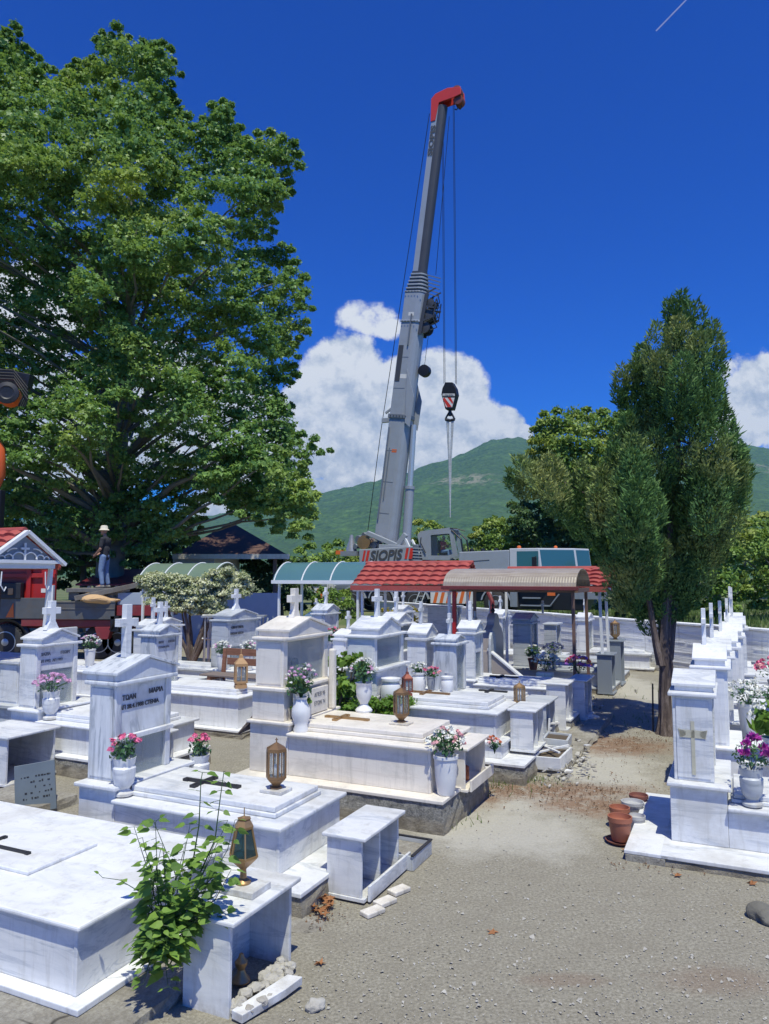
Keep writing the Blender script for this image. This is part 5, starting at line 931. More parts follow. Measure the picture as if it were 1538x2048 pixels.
# loader crane at the left edge
m=MB(); m.beam((-13.6,TD-1.5,8.6),(atd(62,765,TD-1.5).x,TD-1.5,atd(62,765,TD-1.5).z),.3,.42); T('loader_arm',m,'crane_black',.02)
m=MB(); a=atd(18,790,TD-1.7); m.lathe([(.15,-.3),(.30,-.28),(.30,.28),(.15,.3)],20,a,axis=(.3,-1,0)); m.beam((-13.2,TD-1.6,7.0),(a.x-.05,a.y,a.z+.05),.35,.4); T('loader_rotator',m,'orange',.01,True)
m=MB(); m.lathe([(.10,.281),(.19,.33),(.30,.30),(.31,.282)],20,a,axis=(.3,-1,0)); T('rotator_ring',m,'dark_metal',smooth=True)
m=MB(); m.lathe([(.01,.305),(.17,.31),(.17,.285)],18,a,axis=(.3,-1,0)); T('black_bore_disc',m,'crane_black')  # solid black disc stands in for the darkness inside the ring's hole
m=MB()
for q in range(4): m.tube([(-13.2,TD-1.8,8.3-q*.07),(atd(30,742+q*6,TD-1.8).x,TD-1.85,atd(30,742+q*6,TD-1.8).z),(atd(55,775+q*8,TD-1.8).x,TD-1.8,atd(55,775+q*8,TD-1.8).z),(atd(35,812,TD-1.8).x+q*.06,TD-1.75,atd(35,812,TD-1.8).z)],.025,6)
T('hydraulic_hose',m,'rubber',smooth=True)
m=MB(); m.tube([(atd(-30,850,TD-1.5).x,TD-1.5,atd(-30,850,TD-1.5).z),(atd(-6,900,TD-1.5).x,TD-1.5,atd(-6,900,TD-1.5).z),(atd(-6,950,TD-1.5).x,TD-1.5,atd(-6,950,TD-1.5).z),(atd(-16,985,TD-1.5).x,TD-1.5,atd(-16,985,TD-1.5).z)],[.14,.22,.22,.14],12); T('orange_tank',m,'orange',smooth=True)
m=MB(); m.beam((atd(-4,980,TD-1.5).x,TD-1.5,atd(-4,980,TD-1.5).z),(atd(-8,1070,TD-1.5).x,TD-1.5,1.5),.28,.3); T('loader_column',m,'crane_black',.03)
# load: beams, boards and sand on the bed
m=MB(); m.box(tx(142),tx(290),TD+.15,TD+1.5,1.60,1.75); tag(m.build('timber_deck','rusty_beam'),'flat stack of weathered boards on the truck bed under the worker','boards')
m=MB(); m.box(tx(137),tx(235),TD-.05,TD+1.2,1.99,2.11); m.box(tx(139),tx(160),TD+.05,TD+1.1,1.751,1.985); m.box(tx(205),tx(228),TD+.05,TD+1.1,1.751,1.985); tag(m.build('steel_platform','rusty_beam',bevel=.01),'grey steel platform the worker in the white hat stands on','platform')
m=MB(); p0=atd(150,1197,TD-.2); p1=atd(284,1168,TD+.2); m.beam(p0,p1,.2,.15); tag(m.build('steel_beam','rusty_beam',bevel=.01),'long grey steel beam lying slantwise over the truck bed','beam')
m=MB(); rock(m,((tx(200)),TD+.25,1.78),.5,4,.35); rock(m,((tx(225)),TD+.4,1.76),.4,5,.3); tag(m.build('sand_heap','sand'),'small heap of yellow sand on the truck bed','sand heap')
wk=person('man in black t-shirt, blue jeans and pale bucket hat standing on the truck',(atd(208,1168,TD+.3).x,TD+.3,2.112),R_(172),
 dict(pel=(0,0,.96),spi=(.0,0,1.14),che=(-.01,0,1.38),nec=(.0,0,1.53),hb=(.02,0,1.58),head=(.055,0,1.72),sl=(-.01,.18,1.45),el=(.02,.24,1.16),wl=(.24,.12,1.00),sr=(-.01,-.18,1.45),er=(.03,-.25,1.17),wr=(.25,-.08,1.02),hl=(0,.10,.92),kl=(.05,.12,.50),al=(-.02,.13,.09),tl=(.12,.15,.04),hr=(0,-.10,.92),kr=(.02,-.13,.50),ar=(-.05,-.16,.09),tr=(.10,-.19,.04)),'cloth_black','denim','cloth_cream')
m=MB(); m.box(-.05,.05,-.04,.04,-.03,.03); tag(m.build('remote_control','crane_black',None,wk.location+Vector((-.34,-.02,.99)),bevel=.008),'small black remote control in the hands of the man on the truck','remote')
# ================================================================ MOBILE CRANE
CU0,CV0,CZ=-17.5,40.6,.30
ck=empty('mobile_crane','grey multi-axle mobile crane with raised boom, red boom head and lettering on its side','crane',R(CU0,CV0,CZ),YAW)
def pv(px,py,v):   # photo pixel on the vertical plane v=const -> crane coordinates
    r=ray(px,py); t=v/(-r[0]*SU+r[1]*CU); X,Y,Z=r[0]*t,r[1]*t,CH+r[2]*t; return Vector((X*CU+Y*SU-CU0, v-CV0, Z-CZ))
def C_(name,m,mat,bevel=0,smooth=False,parent=None,segs=2): return m.build(name,mat,parent or ck,bevel=bevel,smooth=smooth,segs=segs)
VN=39.2; yn=VN-CV0
xs=lambda px:pv(px,1180,VN).x
xr,xf=xs(622),xs(1160)
m=MB(); m.box(xr+1,xf-2.4,yn+.35,-yn-.35,.75,1.25); C_('carrier_frame',m,'crane_dark',.03)
m=MB(); m.box(xr,xs(1018),yn+.02,-yn-.02,1.38,1.62); m.box(xr,xr+1.1,yn,-yn,.85,1.379); C_('deck',m,'crane_mid',.03)
for px in (991,893,830,762,705): 
    w=wheel(ck,xs(px),yn+.22,.70,.69,.46); wheel(ck,xs(px),-yn-.22,.70,.69,.46)
    m=MB(); c=xs(px); k=12; m.prism([(c+.86*math.cos(R_(a)),yn-.0,.70+.86*math.sin(R_(a))) for a in range(10,171,16)]+[(c+.78*math.cos(R_(a)),yn-.0,.70+.78*math.sin(R_(a))) for a in range(170,9,-16)],(0,.5,0)); C_('mudguard',m,'crane_grey')
m=MB(); m.box(xs(862),xs(946),yn-.10,yn+.02,.62,1.37); C_('striped_board',m,'stripe_white',.01)
def stripes(x0,x1,z0,z1,y,n,parent=ck):
    m=MB(); w=(x1-x0)/(n*2); sl=.18
    for k in range(n): 
        a=x0+.03+k*2*w; m.prism([(a,y,z0+.02),(a+w,y,z0+.02),(min(a+w+sl,x1),y,z1-.02),(min(a+sl,x1-.01),y,z1-.02)],(0,.006,0))
    C_('warning_stripe',m,'stripe_orange')
stripes(xs(866),xs(944),.62,1.37,yn-.108,6)
m=MB(); m.box(xs(630),xs(657),yn-.08,yn,.72,1.40); C_('striped_board',m,'stripe_white',.01); stripes(xs(630),xs(657),.72,1.40,yn-.088,3)
m=MB(); m.box(xs(657),xs(695),yn-.05,yn+.3,.65,1.37); m.box(xs(658),xs(693),yn-.06,yn-.05,1.05,1.08); C_('tool_locker',m,'crane_mid',.02)
t_=text_mb('IMF',.42,.006,bold=.01); place_mb(t_,(xs(655),yn-.075,1.42),(1,0,0),(0,0,1),(0,-1,0)); C_('side_lettering',t_,'stripe_white')
m=MB(); a,b_=pv(818,1240,39.0),pv(842,1176,39.0)
for dx in (0,.36): m.beam(a+Vector((dx,0,0)),b_+Vector((dx,0,0)),.04,.05)
for k in range(6): q=a.lerp(b_,(k+.5)/6); m.beam(q,q+Vector((.36,0,0)),.03,.03)
C_('ladder',m,'white_paint')
# engine cover and driver's cab
z_=lambda py,px=1000:pv(px,py,VN).z
m=MB(); xa,xb=xs(915),xs(1019); m.prism([(xa,yn,1.63),(xb,yn,1.63),(xb,yn,z_(1100,1018)),(xa+.1,yn,z_(1104,918))],(0,-2*yn,0)); C_('engine_cover',m,'crane_grey',.05,segs=3)
m=MB(); m.beam((xa+.2,yn-.008,z_(1124,930)),(xb-1.1,yn-.008,z_(1120,980)),.012,.03); C_('cover_seam',m,'crane_dark')
for px in (935,958,985): MB().lathe([(.12,0),(.12,.14),(.05,.18)],12,(xs(px),yn+.8,z_(1101)-.02)).build('exhaust_cap','crane_black',ck,smooth=True)
zc=z_(1096,1080); cabp=[(xb+.02,yn),(xs(1083),yn),(xs(1083)+1.7,-.15),(xs(1083)+2.25,1.0),(xs(1083)+2.0,-yn),(xb+.02,-yn)]
m=MB(); m.add([(x,y,z) for z in (1.50,2.35) for x,y in cabp]+[(x-(.15 if i in (1,2,3,4) else 0),y,zc) for i,(x,y) in enumerate(cabp)],[(5,4,3,2,1,0)]+[(r*6+i,r*6+(i+1)%6,(r+1)*6+(i+1)%6,(r+1)*6+i) for r in (0,1) for i in range(6)]+[(12,13,14,15,16,17)]); cabo=C_('driver_cab',m,'crane_light',.04)
def pane(P,a,b_,c,d,off=.012):
    P=[Vector(p) for p in P]; n=(P[1]-P[0]).cross(P[3]-P[0]).normalized(); q=lambda s,t:P[0]+(P[1]-P[0])*s+(P[3]-P[0])*t
    return MB().prism([q(a,c)+n*off,q(b_,c)+n*off,q(b_,d)+n*off,q(a,d)+n*off],-n*.008)
def cw(i,j): (x0,y0),(x1,y1)=cabp[i],cabp[j]; return [(x0,y0,2.30),(x1,y1,2.30),(x1-(.15 if j in (1,2,3,4) else 0),y1,zc),(x0-(.15 if i in (1,2,3,4) else 0),y0,zc)]
C_('side_window',pane(cw(0,1),.24,.92,.15,.88),'glass_teal',parent=cabo); C_('windscreen',pane(cw(1,2),.04,.96,.08,.93),'glass_teal',parent=cabo); C_('windscreen',pane(cw(2,3),.04,.96,.08,.93),'glass_teal',parent=cabo)
m=MB(); q=xs(1073); m.box(q-.12,q+.12,yn-.45,yn-.30,2.65,3.15); m.beam((q,yn,3.2),(q,yn-.38,3.15),.03,.03); C_('wing_mirror',m,'crane_black',.02,parent=cabo)
m=MB(); m.box(xf-.5,xf+1.0,yn+.2,-yn-.2,.95,1.3); m.box(xs(1040),xs(1100),yn-.02,yn+.3,.55,.62); m.box(xs(1020),xs(1034),yn-.02,yn+.2,.5,1.5); m.box(xs(1045),xs(1080),yn-.05,yn+.25,.95,1.02); m.beam((xs(1100),yn,.6),(xs(1118),yn-.02,1.2),.06,.06); C_('cab_steps',m,'rim')
m=MB(); m.box(xs(1020),xf+.3,yn+.3,-yn-.3,.35,1.49); C_('underbody',m,'crane_black',.04)
m=MB(); m.box(xs(1095),xs(1110),yn-.06,yn+.05,1.12,1.3); C_('indicator_lamp',m,'stripe_orange'); m=MB(); m.lathe([(.12,0),(.12,.15),(.05,.2)],12,(xs(1026),0,zc-.0)); m.lathe([(.10,0),(.10,.12),(.04,.17)],12,(xs(1100),.2,zc)); C_('beacon',m,'stripe_orange',smooth=True)
# superstructure
VS=39.25; ys=VS-CV0
sp=lambda px,py:pv(px,py,VS)
a,b_,c,d=sp(718,1140),sp(838,1140),sp(828,1092),sp(718,1099)
m=MB(); m.prism([a,b_,c,d],(0,-2*ys,0)); C_('counterweight',m,'crane_grey',.04,segs=3)
t_=text_mb('SIOPIS',.78,.012,bold=.022,shear=.25); e0,e1=sp(739,1121.5),sp(806,1118); dx=(e1-e0); wt=max(v[0] for v in t_.v); s1=dx.length/wt; ex=dx.normalized()*s1; ez=(sp(739,1101.5)-e0); ez=ez.normalized()*(ez.length/.56*1.0)
place_mb(t_,e0+Vector((0,-.014,0)),ex,ez,(0,-1,0)); C_('company_lettering',t_,'letter')
m=MB()
for px,wd in ((724,4),(731,5),(809,5),(817,7)):
    p=sp(px,1122 if px<800 else 1118)+Vector((0,-.012,0)); q=sp(px+wd,1122 if px<800 else 1118)+Vector((0,-.012,0)); up=(sp(px+4,1101 if px<800 else 1096)-sp(px,1122 if px<800 else 1118)); m.prism([p,q,q+up,p+up],(0,-.006,0))
C_('red_slash',m,'crane_red')
m=MB(); m.prism([sp(815,1128),sp(838,1128),sp(836,1090),sp(826,1088)],(0,-2*ys,0)); C_('turntable_housing',m,'crane_mid',.03)
m=MB(); 
for k in range(5): m.beam(sp(826,1096+k*6)+Vector((0,-.03,0)),sp(845,1097+k*6)+Vector((0,-.03,0)),.02,.07)
C_('vent_louvre',m,'crane_grey')
m=MB(); m.beam(pv(806,1068,39.6),pv(830,1118,39.3),.10,.12); m.beam(pv(824,1080,39.6),pv(838,1108,39.3),.10,.12); C_('hand_rail',m,'white_paint')
for vv in (39.6,41.6):
    m=MB(); m.beam(pv(735,1066,vv),pv(795,1092,vv),.3,.28); m.beam(pv(795,1092,vv),pv(812,1068,vv),.25,.3); m.beam(pv(760,1094,vv),pv(820,1096,vv),.4,.3); C_('boom_cradle',m,'crane_grey',.03)
m=MB(); m.lathe([(.10,-.9),(.42,-.88),(.42,-.8),(.3,-.78),(.3,.78),(.42,.8),(.42,.88),(.1,.9)],20,pv(740,1086,40.4),axis=(0,1,0)); C_('winch_drum',m,'brass',smooth=True)
m=MB(); m.lathe([(.34,0),(.30,.25),(.14,.75),(.10,1.0),(.02,1.02)],16,pv(703,1103,40.0)); m.box(pv(690,1103,40).x,pv(722,1103,40).x,-1.2,0,pv(700,1112,40).z,pv(700,1103,40).z); C_('rear_bollard',m,'rim',smooth=True)
m=MB(); p=pv(673,1105,40.0); m.box(p.x,p.x+.5,-.7,-.6,p.z-.12,p.z+.12); C_('marker_board',m,'stripe_orange')
m=MB(); 
for (px,py,r) in ((722,1078,.22),(733,1070,.16),(752,1090,.2),(716,1092,.15),(760,1076,.14)): m.lathe([(r,-.3),(r*1.1,-.28),(r*1.1,.28),(r,.3)],12,pv(px,py,40.0),axis=(.2,1,.1))
for i in range(7): m.tube([pv(718+i*6,1092,39.8),pv(722+i*7,1078+(i%3)*5,39.7),pv(738+i*6,1096,39.8)],.035,5)
C_('winch_gear',m,'crane_mid',smooth=True)
# operator cab
VC=39.35; cp=lambda px,py:pv(px,py,VC); dep=1.0
out=[cp(846,1118),cp(900,1118),cp(916,1112),cp(906,1060),cp(898,1057),cp(842,1064),cp(836,1070)]
fr_=MB(); n=len(out); inner=[cp(862,1111),cp(897,1111),cp(905,1108),cp(899,1068),cp(897,1067),cp(862,1070),cp(861,1072)]
for off in (0,dep):
    vs=[p+Vector((0,off,0)) for p in out]+[p+Vector((0,off,0)) for p in inner]; fr_.add(vs,[(i,(i+1)%n,n+(i+1)%n,n+i) for i in range(n)])
vs=[p for p in out]+[p+Vector((0,dep,0)) for p in out]; fr_.add(vs,[(i,(i+1)%n,n+(i+1)%n,n+i) for i in (0,3,4,5,6)])
oc_=C_('operator_cab',fr_,'crane_grey'); md=oc_.modifiers.new('t','SOLIDIFY'); md.thickness=.05
m=MB(); m.add([p+Vector((0,.03,0)) for p in inner],[tuple(range(n))]); C_('side_window',m,'glass_clear',parent=oc_)
m=MB(); fg=[cp(900,1118),cp(926,1113),cp(922,1080),cp(908,1060)]; m.add([fg[0],fg[1],fg[2],fg[3]]+[p+Vector((0,dep,0)) for p in fg],[(0,1,2,3),(1,5,6,2),(3,2,6,7)]); C_('front_glass',m,'glass_clear',parent=oc_)
m=MB(); m.tube([cp(903,1060),cp(922,1078),cp(927,1112)],.05,6); m.tube([cp(903,1060)+Vector((0,dep,0)),cp(922,1078)+Vector((0,dep,0)),cp(927,1112)+Vector((0,dep,0))],.05,6); m.tube([cp(900,1056),cp(915,1058),cp(930,1062)],.03,5); m.tube([cp(843,1075)+Vector((0,-.06,0)),cp(842,1085)+Vector((0,-.08,0)),cp(852,1106)+Vector((0,-.06,0))],.03,5); C_('cab_bar',m,'crane_black',parent=oc_)
m=MB(); p=cp(876,1113); m.box(p.x-.1,p.x+.45,.25-1.1,.8-1.1,p.z-.05,p.z+.25); m.box(p.x-.2,p.x-.08,.25-1.1,.8-1.1,p.z+.2,p.z+.95); C_('seat',m,'crane_black',.04,parent=oc_)
# boom
bp,bh=pv(777,1068,40.6),pv(884,205,40.6); ax=(bh-bp); BL=ax.length; ax.normalize(); fw=Vector((0,1,0)).cross(ax).normalized(); fw=fw if fw.x>0 else -fw; lat=Vector((0,1,0))
def sec(s0,s1,d,w,back=False,belly=False,k=9):
    """boom box: flat back plate, rounded belly facing forward"""
    prof=[(-d/2,-w/2),(d*.12,-w/2)]+[(d*.12+d*.38*math.sin(math.pi*i/k),-w/2*math.cos(math.pi*i/k)) for i in range(1,k)]+[(d*.12,w/2),(-d/2,w/2)]
    if back: prof=[(-d/2-.01,-w/2-.012),(-d*.08,-w/2-.012),(-d*.08,w/2+.012),(-d/2-.01,w/2+.012)]
    return MB().prism([bp+ax*s0+fw*a+lat*b_ for a,b_ in prof],ax*(s1-s0))
bs=lambda py:(pv(790,py,40.6).z-bp.z)/ax.z
s_c=bs(598)
bm_=C_('boom',sec(-.6,s_c,1.30,1.10),'crane_grey',.03)
C_('boom_collar',sec(bs(838)-.1,bs(838)+.15,1.45,1.25),'crane_mid',.02); C_('boom_collar',sec(bs(655),bs(655)+.12,1.40,1.2),'crane_grey',.02)
C_('dark_plate',MB().prism([bp+ax*bs(770)+fw*-.60+lat*-.565,bp+ax*bs(770)+fw*-.28+lat*-.565,bp+ax*bs(700)+fw*-.28+lat*-.565,bp+ax*bs(700)+fw*-.60+lat*-.565],lat*.01),'crane_dark')
for k,py in enumerate((598,591,584,577,570,563)):
    s=bs(py); f=1-k*.055; C_('section_collar',sec(s,s+.10,1.34*f,1.15*f),'crane_grey',.02); C_('section_neck',sec(s+.10,s+.24,1.18*f,1.0*f),'crane_dark')
    m=MB(); m.beam(bp+ax*(s+.1)+fw*.6*f,bp+ax*(s-.15)+fw*1.35,.06,.05); C_('collar_arm',m,'crane_mid')
s1=bs(560)
C_('inner_boom',sec(s1,BL-.3,.80,.62),'crane_dark',.02); C_('boom_back_plate',sec(s1,BL-.4,.80,.62,back=True),'crane_grey')
t_=text_mb('SIOPIS',.50,.008,bold=.02); wt=max(v[0] for v in t_.v); s0=bs(305)-1.05; s2=bs(243)-1.22; place_mb(t_,bp+ax*s0+fw*-.085+lat*-.338,ax*((s2-s0)/wt),-fw*.82,-lat); C_('boom_lettering',t_,'letter')
# lugs, pipes and winch on the boom
m=MB()
for sg in (-1,1): m.prism([bp+ax*bs(745)+fw*.15+lat*sg*.57,bp+ax*bs(800)+fw*.85+lat*sg*.57,bp+ax*bs(858)+fw*.80+lat*sg*.57,bp+ax*bs(850)+fw*.45+lat*sg*.57],lat*sg*.06)
C_('cylinder_bracket',m,'crane_grey',.01)
m=MB(); m.beam(bp+ax*bs(845)+fw*-1.35,bp+ax*bs(840)+fw*-.2,.25,.25); m.beam(bp+ax*bs(830)+fw*-1.2,bp+ax*bs(800)+fw*-.1,.12,.12); C_('side_bracket',m,'crane_grey')
m=MB(); q0=bp+ax*bs(640)+fw*.95
for (a,b_,r) in ((0,-.1,.40),(.75,.05,.26),(-.75,-.15,.36)):
    m.lathe([(.05,-.34),(r*.5,-.33),(r,-.32),(r,-.28),(r*.6,-.27),(r*.6,.27),(r,.28),(r,.34)],18,q0+ax*a+fw*b_,axis=(0,1,0))
for dd in (-.42,.42):
    m.beam(q0+ax*-1.2+fw*-.35+lat*dd,q0+ax*1.3+fw*-.2+lat*dd,.06,.22); m.beam(q0+ax*1.3+fw*-.2+lat*dd,q0+ax*1.6+fw*.35+lat*dd,.05,.08); m.beam(q0+ax*-.4+fw*-.3+lat*dd,q0+ax*-.1+fw*.45+lat*dd,.05,.10); m.beam(q0+ax*.5+fw*-.3+lat*dd,q0+ax*.4+fw*.5+lat*dd,.05,.10); m.beam(q0+ax*-.2+fw*.42+lat*dd,q0+ax*.9+fw*.45+lat*dd,.05,.06)
for i in range(6): m.tube([q0+ax*(-1+.3*i)+fw*-.2,q0+ax*(-.6+.3*i)+fw*.45+lat*.2,q0+ax*(.1+.25*i)+fw*(.1+.05*i)],.04,5)
C_('boom_winch',m,'crane_dark',smooth=True)
m=MB(); m.lathe([(.1,-.2),(.36,-.18),(.36,.18),(.1,.2)],18,bp+ax*bs(745)+fw*1.05,axis=(0,1,0)); C_('cable_reel',m,'crane_black',smooth=True)
m=MB(); m.tube([bp+ax*bs(1040)+fw*-.55+lat*-.62,bp+ax*bs(860)+fw*-.55+lat*-.62],.045,6); m.tube([bp+ax*bs(1000)+fw*-.35+lat*-.60,bp+ax*bs(900)+fw*-.35+lat*-.60],.03,6); m.beam(bp+ax*bs(700)+fw*.0+lat*-.60,bp+ax*bs(640)+fw*.0+lat*-.60,.08,.08)
C_('hydraulic_pipe',m,'crane_mid',smooth=True)
m=MB()
for sg in (0,1,2,3,4,5): a=bp+ax*(1.2+sg*1.9)+fw*-.3+lat*-.553; m.beam(a+fw*-.30,a+fw*.42,.012,.03)
C_('weld_seam',m,'crane_mid')
m=MB()
for sg in range(3): m.tube([bp+ax*(.2+k_*.8)+fw*(-.62-.03*math.sin(k_*1.7+sg))+lat*(-.30+.09*sg) for k_ in range(int(s_c/.8))],.02,5)
C_('hose_bundle',m,'crane_black',smooth=True)
for (py_,w_,mt_) in ((760,.22,'stripe_white'),(905,.16,'stripe_orange'),(640,.18,'stripe_white')): a=bp+ax*bs(py_)+fw*-.05+lat*-.552; C_('decal',MB().obox(a,ax,fw,lat,w_*.6,w_,.004),mt_)
m=MB()
for py_ in (655,838,598):
    for k_ in range(6): a=bp+ax*(bs(py_)+.02)+fw*(-.55+.2*k_)+lat*-.63; m.lathe([(.03,0),(.03,.03)],6,a,axis=(0,-1,0))
C_('bolt',m,'dark_metal')
c0,c1=pv(812,1098,40.6),bp+ax*bs(850)+fw*.78; cm=c0.lerp(c1,.50)
C_('cylinder_barrel',MB().tube([c0,cm],.27,18),'crane_grey',smooth=True); C_('cylinder_rod',MB().tube([cm,c1],.17,18),'chrome',smooth=True); C_('cylinder_gland',MB().tube([cm-(c1-c0).normalized()*.15,cm+(c1-c0).normalized()*.02],.31,18),'crane_grey',smooth=True)
# head
h0=bp+ax*(BL-.35); H=lambda a,b_:h0+fw*b_+ax*a
m=MB(); 
for sg in (-.36,.30): m.prism([H(-1.0,-.45)+lat*sg,H(-.95,-.15)+lat*sg,H(.15,-.05)+lat*sg,H(.35,.9)+lat*sg,H(.5,1.35)+lat*sg,H(.95,1.25)+lat*sg,H(1.0,.4)+lat*sg,H(.75,-.35)+lat*sg,H(.45,-.60)+lat*sg],lat*.06)
m.prism([H(.35,-.50)+lat*-.3,H(.72,-.35)+lat*-.3,H(.95,.5)+lat*-.3,H(.6,.5)+lat*-.3],lat*.6); hd_=C_('boom_head',m,'crane_red',.02)
m=MB(); 
for (a,b_) in ((.85,.95),(.25,1.15)): m.lathe([(.12,-.26),(.30,-.24),(.24,-.12),(.30,0),(.24,.12),(.30,.24),(.12,.26)],20,H(a,b_),axis=(0,1,0))
C_('sheave',m,'copper_red',smooth=True,parent=hd_)
m=MB(); 
for b_ in (1.0,1.25): m.tube([H(.1,b_),H(-.15,b_+.1),H(-.25,b_+.02),H(-.2,b_-.08)],.035,6)
C_('head_hook',m,'crane_black',smooth=True,parent=hd_)
# ropes
VH=40.6; hk=lambda px,py:pv(px,py,VH)
tp=hk(900,200)
ra_,rb_=hk(889,768),hk(912,768)
m=MB(); 
for a,off in ((ra_,-.10),(ra_,.10),(rb_,-.10),(rb_,.10)): m.tube([(a.x,a.y+off,a.z),(a.x,a.y+off,tp.z+.1)],.016,5)
C_('hoist_rope',m,'crane_black')
m=MB(); m.tube([pv(735,1066,40.6),pv(762,860,40.6),bp+ax*(BL-.6)+fw*-.75],.022,5); m.tube([bp+ax*bs(560)+fw*1.0,H(-.6,.6)],.018,5); m.tube([bp+ax*bs(745)+fw*1.0,bp+ax*bs(660)+fw*1.0],.014,5); C_('guy_rope',m,'crane_black')
# hook block
hb_=empty('hook_block','black crane hook block with red and white stripes hanging on two ropes','hook block',R(CU0,CV0,CZ),YAW)
m=MB(); P=[(893,766),(907,766),(914,778),(916,790),(908,820),(893,820),(885,790),(887,778)]; m.prism([hk(*p)+Vector((0,-.22,0)) for p in P],(0,.44,0)); C_('block_body',m,'crane_black',.03,parent=hb_)
m=MB(); P=[(888,797),(912,797),(907,816),(895,816)]; m.prism([hk(*p)+Vector((0,-.235,0)) for p in P],(0,.012,0)); C_('striped_plate',m,'stripe_white',parent=hb_)
m=MB(); 
for P in ([(888,799),(892,797),(906,815),(898,816)],[(898,797),(904,797),(909,806),(908,810)],[(891,808),(895,815),(894,816)]): m.prism([hk(*p)+Vector((0,-.242,0)) for p in P],(0,.006,0))
C_('red_stripe',m,'crane_red',parent=hb_)
m=MB(); P=[(888,789),(912,789),(912,794),(888,794)]; m.prism([hk(*p)+Vector((0,-.235,0)) for p in P],(0,.012,0)); C_('name_strip',m,'stripe_white',parent=hb_)
t_=text_mb('LIEBHERR',.12,.002,bold=.002); wt=max(v[0] for v in t_.v); e0,e1=hk(889.5,793.2),hk(910.5,793.2); place_mb(t_,e0+Vector((0,-.245,0)),(e1-e0)/wt,Vector((0,0,1.0)),(0,-1,0)); C_('strip_lettering',t_,'letter',parent=hb_)
m=MB(); m.tube([hk(900,820),hk(900,832)],.10,10); 
for s_ in (-1,1): m.tube([hk(900,822),hk(900+s_*6,832),hk(900+s_*9,838),hk(900+s_*6,841)],.06,8)
m.tube([hk(891,839),hk(900,841),hk(909,839)],.09,8); C_('double_hook',m,'dark_metal',smooth=True,parent=hb_)
m=MB(); 
for (a,b_) in ((894,898),(897,899),(904,901),(907,902)): p,q=hk(a,840),hk(b_,925); e=hk(900.5,1035); m.tube([p,q,e],[.045,.04,.03],5)
sl_=C_('lifting_sling',m,'marble_dull'); sl_.parent=None; sl_.location=R(CU0,CV0,CZ); sl_.rotation_euler=(0,0,YAW); tag(sl_,'long pale lifting slings hanging from the double hook','sling')
p=cp(876,1113); wpos=R(CU0,CV0,CZ)+Matrix.Rotation(YAW,3,'Z')@Vector((p.x+.12,-.72,p.z-.30))
person('crane operator in a red shirt seated inside the grey cab',wpos,YAW+R_(-15),
 dict(pel=(0,0,.62),spi=(-.02,0,.78),che=(.0,0,1.02),nec=(.02,0,1.18),hb=(.03,0,1.24),head=(.05,0,1.37),sl=(0,.18,1.10),el=(.10,.24,.86),wl=(.34,.2,.86),sr=(0,-.18,1.10),er=(.10,-.24,.86),wr=(.32,-.2,.95),hl=(.02,.1,.6),kl=(.45,.13,.62),al=(.50,.13,.20),tl=(.62,.13,.14),hr=(.02,-.1,.6),kr=(.45,-.13,.62),ar=(.50,-.13,.20),tr=(.62,-.13,.14)),'cloth_red','denim',False)
# ================================================================ BUILDINGS BEHIND
hs_=empty('shelter','low building with a dark hipped tile roof behind the big tree','building',(-7,30,0))
def HB(name,m,mat,bevel=0): m.v=[(x+7,y-30,z) for x,y,z in m.v]; return m.build(name,mat,hs_,bevel=bevel)
pr=atd(576,1110,30); ap=atd(450,1052,32.5); pl=atd(395,1110,30)
m=MB(); a=Vector((pr.x,30,pr.z)); b_=Vector((pl.x-1,30,pr.z)); c=Vector((pr.x-1.2,37,pr.z)); d=Vector((pl.x-1,37,pr.z)); r1=Vector((ap.x,33.5,ap.z+.25)); r2=Vector((pl.x+.6,33.5,ap.z+.25))
m.add([a,b_,d,c,r1,r2],[(1,0,4,5),(0,3,4),(3,2,5,4),(2,1,5),(0,1,2,3)]); HB('hipped_roof',m,'roof_brown'); m=MB(); m.beam(a+Vector((0,-.03,-.06)),b_+Vector((0,-.03,-.06)),.06,.2); m.beam(a+Vector((.03,0,-.06)),c+Vector((.03,0,-.06)),.06,.2); HB('fascia',m,'marble_cream')
m=MB(); m.box(atd(345,1100,30.5).x,atd(428,1100,30.5).x,30.6,36,-.1,pr.z-.05); HB('wall',m,'wall_white')
m=MB(); m.box(atd(550,1150,30.3).x-.07,atd(550,1150,30.3).x+.07,30.2,30.34,0,pr.z-.1); HB('post',m,'post_brown')
m=MB(); m.box(atd(375,1120,30).x,atd(405,1120,30).x,30.55,30.59,1.9,2.7); HB('window',m,'crane_black')
bw=MB(); p,q=atd(486,1186,27),atd(556,1188,27); bw.box(p.x-3.5,q.x,27,27.2,-.1,p.z); tag(bw.build('garden_wall','wall_blue'),'shaded bluish wall behind the metal racks','wall')
lo=empty('low_shed','dark shed with a rust-red lean-to roof behind the worker','shed',(-10,27,0)); p,q=atd(165,1157,27),atd(300,1157,27)
m=MB(); m.prism([(p.x,26.4,p.z-.25),(p.x,29.4,p.z+.3),(p.x,29.4,p.z+.36),(p.x,26.4,p.z-.19)],(q.x-p.x,0,0)); m.v=[(x+10,y-27,z) for x,y,z in m.v]; m.build('lean_to_roof','chassis_red',lo)
m=MB(); m.box(p.x,q.x,28.6,28.8,-.1,p.z); m.v=[(x+10,y-27,z) for x,y,z in m.v]; m.build('wall','crane_black',lo)
m=MB(); 
for px in (180,235): c=atd(px,1160,26.6); m.box(c.x-.05,c.x+.05,26.5,26.6,0,p.z-.2)
m.v=[(x+10,y-27,z) for x,y,z in m.v]; m.build('post','wall_white',lo)
